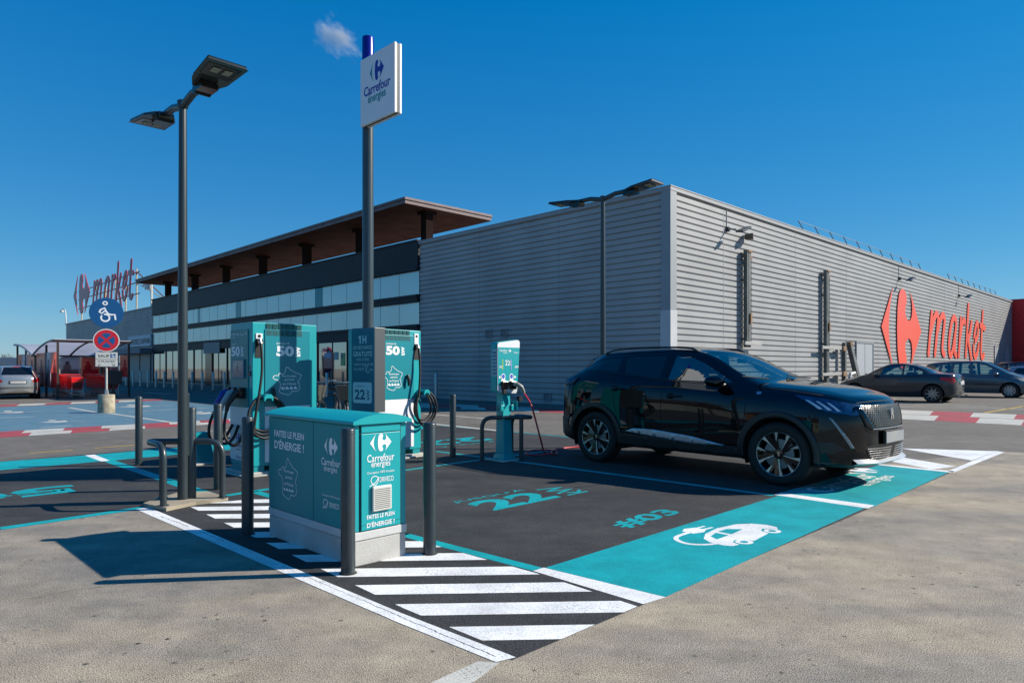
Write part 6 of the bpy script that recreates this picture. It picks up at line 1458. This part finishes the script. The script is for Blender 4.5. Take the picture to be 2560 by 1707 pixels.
# front end
fx = lambda nm, poly, mt, off=.004, step=.05, th=0, par=None: c.patch(nm, [(2.6, y, z) for y, z in poly], (-1, 0, 0), mt, off, step, par, thick=th)
gr = fx('radiator_grille', [(-.55,.885),(-.50,.78),(-.42,.667),(.42,.667),(.50,.78),(.55,.885),(.30,.900),(-.30,.900)], mat('grille_black', (.006,.006,.007), .4, var=.1), .004)
m = MB(); nr_ = 12
for r_ in range(nr_):
    z = .687+r_*.0185; half = .42+(z-.67)*.58-.015; n_ = int(2*half/.040)
    for j in range(n_+1):
        y = -half+.040*(j+.5*(r_ % 2))
        if abs(y) > half-.005: continue
        P = [c.hit(Vector((2.6, yy, zz)), Vector((-1, 0, 0)), .014) for yy, zz in ((y-.011, z-.0028), (y+.011, z-.0028), (y+.011, z+.0028), (y-.011, z+.0028))]
        if all(P): m.add(P+[p-Vector((.009, 0, 0)) for p in P], [(0,1,2,3),(0,4,5,1),(1,5,6,2),(2,6,7,3),(3,7,4,0)])
m.build('grille_dashes', mat('grille_silver', (.32,.31,.29), .25, .85, var=.1), gr)
m = MB(); lion = [(-.030,-.065),(-.010,-.065),(-.004,-.02),(.008,-.005),(.030,-.06),(.046,-.06),(.030,.005),(.034,.035),(.020,.06),(-.008,.068),(-.036,.055),(-.046,.030),(-.022,.026),(-.040,.0),(-.020,.004)]
o2 = c.hit(Vector((2.6, 0, .80)), Vector((-1, 0, 0)), .02); m.shape([lion], tuple(o2), (0, 1, 0), Z3, off=0, th=.006); m.build('front_emblem', CHROME, gr)
fx('grille_surround', [(-.56,.892),(-.62,.885),(-.53,.68),(-.44,.64),(.44,.64),(.53,.68),(.62,.885),(.56,.892),(.50,.78),(.41,.663),(-.41,.663),(-.50,.78)], SATIN if False else CARBLK, .012, .04, .01)
fx('chrome_line', [(-.44,.648),(.44,.648),(.44,.657),(-.44,.657)], SATIN, .016)
m = MB(); o2 = c.hit(Vector((2.6, 0, .55)), Vector((-1, 0, 0)), .03); px = o2.x; m.box((px-.03, -.265, .485), (px, .265, .632)); bk = m.build('plate_holder', BLKP, B, bevel=.006)
m = MB(); m.box((px, -.26, .500), (px+.006, .26, .615)); m.build('number_plate', mat('plain_grey_plate', (.34,.34,.33), .4, col2=(.25,.28,.32), vs=3.5), bk)
lg = fx('lower_grille', [(-.54,.475),(-.47,.335),(.47,.335),(.54,.475),(.45,.49),(-.45,.49)], mat('grille_black', (.006,.006,.007), .4), .004)
m = MB()
for r_ in range(5):
    z = .352+r_*.024; half = .46+(z-.335)*.5
    for sg in (-1, 1):
        ys_ = [sg*(.05+(half-.05)*i/8) for i in range(9)]; P = [c.hit(Vector((2.6, y, z)), Vector((-1, 0, 0)), .015) for y in ys_]
        if all(P): m.tube([tuple(p) for p in P], .0042, 5)
m.build('grille_bars', SATIN, lg)
for k in (-1, 1):
    dd = Vector((-.83, -.56*k, 0))
    def cp(nm, pts, mt, off=.004, step=.04, th=0, par=None, k=k, dd=dd): return c.patch(nm, [(x, y*k, z) for x, y, z in pts], dd, mt, off, step, par, thick=th)
    hl = cp('headlight', [(1.58,.88,1.00),(1.70,.86,.90),(1.82,.82,.835),(2.00,.64,.80),(2.07,.55,.815),(2.06,.54,.905),(1.98,.64,.925),(1.80,.78,.965)], mat('headlight_glass', (.05,.14,.24), .10, .8, var=.5, vs=14), .006)
    for j, (x, y) in enumerate(((1.70,.86),(1.78,.83),(1.86,.79))):
        q = cp('light_claw', [(x-.03,y+.02,.955-.012*j),(x-.005,y+.01,.950-.012*j),(x+.075,y-.04,.862-.010*j),(x+.045,y-.02,.862-.010*j)], mat('claw_lamp', (.55,.62,.70), .2, var=.05), .009, par=hl)
    m = MB(); hp = c.hit(Vector((2.02, .61*k, .86)), dd, .010); m.lathe([(0, -.01), (.022, -.008), (.030, .0)], 18, (0, 0, 0), 'x'); q = m.build('lamp_lens', mat('lens_dark', (.03,.05,.07), .05, .4), hl, smooth=60); q.location = hp or (2, .6*k, .79)
    cp('bumper_fang', [(1.865,.84,.775),(1.885,.825,.775),(2.045,.665,.46),(2.015,.695,.46)], mat('fang_lamp', (.22,.26,.30), .2, .6, var=.05), .010, th=.01)
    cp('air_duct', [(1.90,.81,.74),(2.08,.58,.74),(2.13,.52,.55),(2.11,.55,.40),(2.06,.65,.42)], BLKG, .004)
    cp('fog_recess', [(1.76,.87,.52),(1.88,.82,.52),(1.98,.73,.45),(1.88,.82,.40),(1.76,.87,.42)], BLKP, .004)
    m = MB(); hp = c.hit(Vector((1.80, .86*k, .43)), dd, .02)
fx('hood_gap', [(-.56,.928),(-.30,.943),(.30,.943),(.56,.928),(.56,.923),(.30,.938),(-.30,.938),(-.56,.923)], SEAM, .002)
m = MB()   # silver lip under the bumper
ys_ = [(-.66+1.32*i/24) for i in range(25)]; P = []
for y in ys_:
    h_ = c.hit(Vector((2.6, y, .315)), Vector((-1, 0, 0)), .02); P.append(h_ if h_ is not None else Vector((1.9, y, .315)))
lo = [p+Vector((-.01, 0, -.035)) for p in P]; mid = [p+Vector((.035, 0, -.012)) for p in P]; hi = [p+Vector((-.015, 0, .028)) for p in P]; n = 25
m.add([tuple(p) for p in lo+mid+hi], [(i, i+1, n+i+1, n+i) for i in range(n-1)]+[(n+i, n+i+1, 2*n+i+1, 2*n+i) for i in range(n-1)]); m.build('silver_front_lip', SATIN, B, smooth=60)
for k in (-1, 1):
    tl = c.patch('tail_lamp', [(-1.74,.88*k,1.16),(-1.78,.9*k,1.075),(-2.12,.6*k,1.02),(-2.12,.6*k,1.12)], (.80, -.6*k, 0), mat('smoked_tail_lamp', (.03,.05,.09), .08, .2, var=.1), .02, .04, thick=.02)
lt = MB()
for i, ch in enumerate('2008'): pass
h_ = c.hit(Vector((2.0, 0, 2)), Vector((0, 0, -1)), .004); m = MB()
put_text(m, '2008', (h_.x-.02, -.07, h_.z+.004), (0, 1, 0), (-1, 0, .25), .14, .024, .01, off=0); m.build('hood_lettering', CHROME, B)
for k in (-1, 1):
    m = MB(); a = [(1.04, .10*k+.1, 1.078), (.99, .62*k if k > 0 else -.35, 1.105)]; m.tube([(1.05, .55*k, 1.17), (.98, .55*k-.48, 1.205)], .008, 6); m.build('wiper', BLACK, B)
m = MB(); m.box((.84, -.50, 1.135), (.92, -.38, 1.14)); tg = m.build('paper_tag', WHITEP, A1)
m = MB(); m.box((.40, -.10, 1.36), (.44, .10, 1.42)); m.build('inner_mirror', BLKP, A1, bevel=.01)
m = MB(); m.shape([[(0,0),(.05,0),(.06,.02),(.05,.035),(0,.03)]], tuple(c.hit(Vector((1.05, -.5, 1.0)), Vector((0, 1, 0)), .002)), (1,0,0), Z3); m.build('fender_badge', mat('blue_badge', (.02,.25,.55), .3, var=.1), B)
# --- other parked cars
def simple_lamps(c, polys, d, m, name, off=.005):
    for k in (-1, 1): c.patch(name, [(x, y*k, z) for x, y, z in polys], (d[0], d[1]*k, 0), m, off, .05)
RLAMP = mat('red_tail_lamp', (.50, .012, .015), .15, var=.25, vs=18)
# dark grey coupe cabriolet, seen from its left rear
GREYC = mat('graphite_car_paint', (.032, .042, .055), .15, .3, coat=.4, var=.05)
hd = BV.copy(); hd = Vector((-.705, .709, 0)); lf = Vector((-hd.y, hd.x, 0))     # heading and left of the car
def place(name, label, contact, heading, side, S, k=1.):
    """contact: ground point under the outer face of the wheel at axle side"""
    h = Vector(heading).normalized(); l = Vector((-h.y, h.x, 0)); ax = S[contact[1]]
    o = Vector(contact[0]) - h*ax*k - l*side*(S['half']-.03)*k; t = thing(name, label, 'car', (o.x, o.y, 0), math.atan2(h.y, h.x), 'cars parked in the car park'); t.scale = (k, k, k); return t
COUPE = dict(x0=-1.97, x1=2.05, axf=1.27, axr=-1.27, wr=.31, arch=.355, half=.86, wt=.205, rim=.212, tab_floor=.18, dash=.92, dx=.75, seats=(-.1,), seatz=.48, nf=.7, nr=.5, pf=2.4, qf=2.2,
  tab=dict(zc=[(-1.97,.60),(-1.955,.86),(-1.92,.96),(-1.8,1.0),(-1.5,1.03),(-1.3,1.05),(-1.1,1.14),(-.8,1.27),(-.5,1.35),(-.2,1.385),(.1,1.375),(.3,1.32),(.6,1.18),(.9,1.02),(1.0,.975),(1.1,.945),(1.5,.86),(1.8,.76),(1.95,.66),(2.05,.48)],
    zb=[(-1.97,.42),(-1.9,.30),(-1.7,.22),(0,.17),(1.7,.18),(1.95,.22),(2.05,.33)], zbelt=[(-1.97,.57),(-1.94,.82),(-1.8,.95),(-1.4,.99),(-1.0,.97),(0,.92),(.9,.885),(1.4,.80),(1.8,.69),(1.98,.56),(2.05,.43)],
    zr=[(-1.97,.59),(-1.94,.85),(-1.8,.985),(-1.4,1.02),(-1.2,1.05),(-1.0,1.14),(-.8,1.21),(-.5,1.29),(-.2,1.325),(.1,1.31),(.3,1.255),(.6,1.12),(.9,.965),(1.05,.93),(1.5,.83),(1.8,.73),(1.98,.60),(2.05,.455)],
    zm=[(-1.97,.52),(-1.7,.58),(0,.55),(1.7,.50),(2.05,.40)], ys=[(-1.97,.78),(0,.82),(2.05,.76)], ym=[(-1.97,.80),(-1.4,.86),(0,.85),(1.4,.855),(2.05,.78)], yb=[(-1.97,.72),(-1,.78),(.5,.79),(1.1,.74),(2.05,.62)],
    yr=[(-1.97,.60),(-1.3,.60),(-.8,.57),(0,.56),(.5,.62),(.95,.68),(1.4,.56),(2.05,.45)]),
  side=[([(.74,.955),(.34,1.19),(.05,1.285),(-.30,1.30),(-.30,.945)], False), ([(-.36,.95),(-.36,1.29),(-.60,1.235),(-.92,1.09),(-.98,.99)], False)],
  front=[([(-.60,1.0),(.60,1.0),(.50,1.33),(-.50,1.33)], (.1, 1.05))], rear=[([(-.55,1.10),(.55,1.10),(.46,1.31),(-.46,1.31)], (-1.4, -.3))])
o = place('parked_car', 'dark graphite coupe cabriolet with red tail lamps parked facing the sunlit wall', ((15.83, 25.7, 0), 'axr'), hd, 1, COUPE, 1.09)
c = Car(COUPE, o); basics(c, COUPE, GREYC, wheel_style='multi'); mirrors(c, .55, .93, .78, GREYC, BLKP, .9)
c.line('door_gap', [[(.84,.92),(.84,.6),(.78,.30)], [(-.42,.96),(-.46,.6),(-.42,.28)], [(-1.35,1.0),(-1.45,.9),(-1.5,.75)]], .009, SEAM)
simple_lamps(c, [(-1.55,.86,.88),(-1.52,.88,.80),(-1.86,.74,.66),(-1.94,.60,.74),(-1.90,.66,.88)], (.75, -.66), RLAMP, 'tail_lamp')
c.patch('bumper_step', [(-3, -.62, .48), (-3, .62, .48), (-3, .62, .505), (-3, -.62, .505)], (1, 0, 0), SEAM, .004); c.patch('number_plate', [(-3,-.26,.62),(-3,.26,.62),(-3,.26,.73),(-3,-.26,.73)], (1, 0, 0), mat('blank_plate', (.42,.43,.43), .5, var=.05), .02, thick=.02)
for k in (-1, 1):
    m = MB(); P = [c.hit(Vector((x, .5*k, .80)), Vector((0, -k, 0)), .022) for x in (-.30, -.18)]; m.tube([tuple(p) for p in P], .012, 6); m.build('door_handle', GREYC, c.body)
    m = MB(); m.tube([(-1.95, .5*k, .24), (-2.02, .5*k, .24)], .03, 10, cap=False); m.build('exhaust_pipe', STEEL, o)
# blue-grey people carrier facing right
MPVC = mat('blue_grey_car_paint', (.095, .125, .15), .22, .35, coat=.4, var=.05)
MPV = dict(x0=-2.2, x1=2.05, axf=1.25, axr=-1.42, wr=.315, arch=.365, half=.89, wt=.205, rim=.21, tab_floor=.18, dash=1.05, dx=1.05, seats=(.1, -.8), seatz=.60, nf=.8, nr=.4, pf=2.2, qf=2.,
  tab=dict(zc=[(-2.2,.70),(-2.18,.98),(-2.12,1.12),(-2.02,1.32),(-1.92,1.46),(-1.7,1.53),(-1.2,1.57),(-.5,1.60),(0,1.595),(.3,1.55),(.6,1.42),(.9,1.26),(1.2,1.10),(1.35,1.03),(1.5,.98),(1.8,.86),(1.95,.74),(2.05,.52)],
    zb=[(-2.2,.42),(-2.1,.28),(-1.9,.21),(0,.18),(1.7,.19),(1.95,.24),(2.05,.36)], zbelt=[(-2.2,.64),(-2.16,.94),(-2.0,1.04),(-1.5,1.02),(-.5,.98),(.5,.95),(1.1,.93),(1.4,.88),(1.75,.77),(1.95,.64),(2.05,.47)],
    zr=[(-2.2,.68),(-2.16,.98),(-2.02,1.24),(-1.92,1.38),(-1.7,1.455),(-1.2,1.50),(-.5,1.53),(0,1.525),(.3,1.48),(.6,1.35),(.9,1.195),(1.2,1.035),(1.4,.97),(1.75,.83),(1.95,.69),(2.05,.495)],
    zm=[(-2.2,.56),(-1.8,.62),(0,.58),(1.7,.54),(2.05,.43)], ys=[(-2.2,.80),(0,.85),(2.05,.78)], ym=[(-2.2,.82),(-1.5,.88),(0,.885),(1.4,.88),(2.05,.80)], yb=[(-2.2,.76),(-1,.82),(.8,.82),(1.3,.76),(2.05,.62)],
    yr=[(-2.2,.60),(-1.6,.62),(0,.62),(.5,.66),(1.1,.74),(1.5,.60),(2.05,.45)]),
  side=[([(1.10,1.0),(.72,1.22),(.66,1.0)], False), ([(.58,1.0),(.62,1.26),(.30,1.42),(.0,1.49),(-.10,1.49),(-.10,1.0)], False), ([(-.22,1.01),(-.22,1.49),(-.78,1.48),(-.85,1.03)], False), ([(-.97,1.04),(-.92,1.46),(-1.25,1.44),(-1.30,1.06)], False), ([(-1.42,1.07),(-1.38,1.43),(-1.70,1.38),(-1.92,1.22),(-1.90,1.12)], False)],
  front=[([(-.70,1.09),(.70,1.09),(.58,1.52),(-.58,1.52)], (.2, 1.5))], rear=[([(-.58,1.08),(.58,1.08),(.52,1.42),(-.52,1.42)], (-2.25, -1.8))])
o = place('parked_car', 'blue grey people carrier behind the graphite coupe, facing right', ((21.8, 29.9, 0), 'axf'), -hd, -1, MPV, 1.03)
c = Car(MPV, o); basics(c, MPV, MPVC, wheel_style='cap'); mirrors(c, .80, .99, .83, MPVC, BLKP)
c.line('door_gap', [[(1.02,.96),(1.0,.6),(.92,.3)], [(-.16,.98),(-.18,.6),(-.16,.28)], [(-1.12,1.0),(-1.02,.72),(-1.0,.5)]], .009, SEAM); c.line('side_moulding', [[(.95,.56),(-.1,.57)], [(-.22,.57),(-.95,.58)]], .05, BLKP, .012)
simple_lamps(c, [(1.62,.86,.84),(1.70,.84,.70),(1.96,.60,.66),(1.93,.62,.78)], (-.75, -.66), mat('pale_headlight', (.45,.43,.35), .08, .2, var=.2, vs=12), 'headlight')
# silver hatchback at the left edge, seen from behind
SILV = mat('silver_car_paint', (.48, .48, .47), .22, .7, coat=.3, var=.05)
HAT = dict(x0=-1.80, x1=2.03, axf=1.22, axr=-1.22, wr=.295, arch=.34, half=.83, wt=.185, rim=.195, tab_floor=.17, dash=.92, dx=.75, seats=(-.05, -.75), seatz=.50, nf=.7, nr=.5, pf=2.3, qf=2.2, pr=3.4, qr=2.4,
  tab=dict(zc=[(-1.80,.60),(-1.79,.80),(-1.76,.92),(-1.70,.99),(-1.62,1.10),(-1.50,1.28),(-1.42,1.37),(-1.2,1.41),(-.5,1.43),(0,1.42),(.3,1.34),(.6,1.20),(.95,1.0),(1.1,.95),(1.5,.85),(1.85,.70),(2.03,.48)],
    zb=[(-1.80,.40),(-1.74,.27),(-1.5,.20),(0,.17),(1.7,.18),(1.95,.22),(2.03,.33)], zbelt=[(-1.80,.55),(-1.78,.76),(-1.70,.90),(-1.4,.95),(0,.92),(.9,.88),(1.4,.79),(1.85,.62),(2.03,.42)],
    zr=[(-1.80,.58),(-1.78,.79),(-1.70,.94),(-1.62,1.04),(-1.50,1.21),(-1.42,1.30),(-1.2,1.345),(-.5,1.365),(0,1.355),(.3,1.275),(.6,1.14),(.95,.96),(1.5,.82),(1.85,.66),(2.03,.45)],
    zm=[(-1.80,.48),(-1.5,.58),(0,.55),(1.7,.50),(2.03,.40)], ys=[(-1.8,.76),(0,.79),(2.03,.74)], ym=[(-1.8,.79),(-1.3,.83),(0,.825),(2.03,.76)], yb=[(-1.8,.70),(-1,.755),(.5,.76),(1.1,.70),(2.03,.60)], yr=[(-1.8,.60),(-1.4,.56),(0,.56),(.5,.60),(.95,.66),(1.5,.55),(2.03,.45)]),
  side=[([(.72,.95),(.30,1.21),(.0,1.32),(-.30,1.33),(-.30,.95)], False), ([(-.38,.96),(-.38,1.33),(-1.05,1.31),(-1.25,1.05),(-1.2,.99)], True)],
  front=[([(-.58,1.0),(.58,1.0),(.50,1.36),(-.50,1.36)], (.1, 1.05))], rear=[([(-.56,1.02),(.56,1.02),(.46,1.34),(-.46,1.34)], (-1.85, -1.35))], rearmat=TINT)
def hatch(label, loc, hdg, paint_):
    o = thing('parked_car', label, 'car', loc, math.atan2(hdg[1], hdg[0]), 'cars parked in the car park')
    c = Car(HAT, o); basics(c, HAT, paint_, wheel_style='cap'); mirrors(c, .55, .93, .77, paint_, BLKP, .85)
    simple_lamps(c, [(-1.60,.80,.92),(-1.58,.82,.76),(-1.76,.62,.70),(-1.78,.52,.74),(-1.76,.60,.82)], (.75, -.66), RLAMP, 'tail_lamp')
    c.patch('number_plate', [(-3,-.27,.66),(-3,.27,.66),(-3,.27,.76),(-3,-.27,.76)], (1, 0, 0), MATS['blank_plate'], .02, thick=.02)
    c.patch('plate_recess', [(-3,-.34,.64),(-3,.34,.64),(-3,.30,.80),(-3,-.30,.80)], (1, 0, 0), mat('recess_grey', (.10,.10,.10), .5), .004)
    c.patch('bumper_strip', [(-3,-.78,.44),(-3,.78,.44),(-3,.78,.52),(-3,-.78,.52)], (1, 0, 0), mat('bumper_grey', (.10,.10,.095), .5, var=.1), .008)
    c.patch('brake_light', [(-3,-.16,1.352),(-3,.16,1.352),(-3,.16,1.372),(-3,-.16,1.372)], (1, 0, 0), RLAMP, .008)
    for k in (-1, 1): c.patch('reflector', [(-3,.62*k,.40),(-3,.74*k,.40),(-3,.74*k,.44),(-3,.62*k,.44)], (1, 0, 0), RLAMP, .012)
    m = MB(); m.tube([(-1.76, .45, .24), (-1.84, .45, .24)], .035, 10, cap=False); m.build('exhaust_pipe', STEEL, o)
    m = MB(); m.tube([(-1.66, 0, 1.02), (-1.60, .12, 1.12), (-1.56, .2, 1.18)], .008, 6); m.build('rear_wiper', BLACK, o); return o
p = G(104, 996); hdv = Vector((-.64, .768, 0)); rt = Vector((hdv.y, -hdv.x, 0))
ctr = p - rt*.85 + hdv*1.5
hatch('silver hatchback seen from behind at the left edge, beside the trolley shelter', (ctr.x, ctr.y, 0), hdv, SILV)
q = ctr + hdv*5.5 - rt*.8
BLUC = mat('blue_car_paint', (.03, .10, .20), .2, .3, coat=.4)
hatch('blue car roof showing behind the silver hatchback at the left edge', (q.x, q.y, 0), -hdv, BLUC)
p = AT(2552, 921, 38.5); hatch('small pale blue silver car at the right edge behind the people carrier', (p.x+1.2, p.y, 0), -hd, mat('pale_blue_silver', (.25, .33, .40), .22, .5, coat=.3))
# dark car further right: people carrier body again
p = AT(2585, 921, 44); o = thing('parked_car', 'dark tall car at the right edge, furthest back near the red block', 'car', (p.x, p.y, 0), math.atan2(-hd.y, -hd.x), 'cars parked in the car park')
c = Car(MPV, o); basics(c, MPV, mat('deep_plum_paint', (.03, .02, .03), .2, .3, coat=.4), wheel_style='cap'); o.scale = (1, 1, 1.08)

# behind and left of the camera: what the shopfront glass mirrors
for i, (yy, hh) in enumerate(((12, 8.5), (19, 9.5), (27, 7.5), (36, 9), (47, 8))):
    p = bl(-46-3*(i % 2), yy-18); bare_tree((p.x, p.y, 0), hh, ('first', 'second', 'third', 'fourth', 'fifth')[i]+' bare tree from the right in the row mirrored in the shopfront glass', 20+i, .6, 5)
for i, (yy, col_) in enumerate(((6, (.42, .36, .24)), (24, (.30, .16, .11)), (42, (.45, .42, .36)))):
    p = bl(-62, yy-10); t = thing('mirrored_house', ('cream', 'brick red', 'white')[i]+' house with a grey roof mirrored in the shopfront glass', 'house', (p.x, p.y, 0), AB, 'houses behind the camera')
    m = MB(); m.box((-4, -6, 0), (4, 6, 3.2)); m.build('wall', mat('house_wall_%d' % i, col_, .8, var=.1), t)
    m = MB(); m.add([(-4.4,-6.4,3.2),(4.4,-6.4,3.2),(4.4,6.4,3.2),(-4.4,6.4,3.2),(0,-6.4,5.6),(0,6.4,5.6)], [(0,3,5,4),(1,4,5,2),(0,4,1),(3,2,5)]); m.build('roof', mat('house_roof', (.10, .07, .06), .7, var=.2), t)
    m = MB(); m.box((3.98, -4, 1), (4.03, -2.6, 2.3)); m.box((3.98, 2.6, 1), (4.03, 4, 2.3)); m.build('window', BLKG, t)
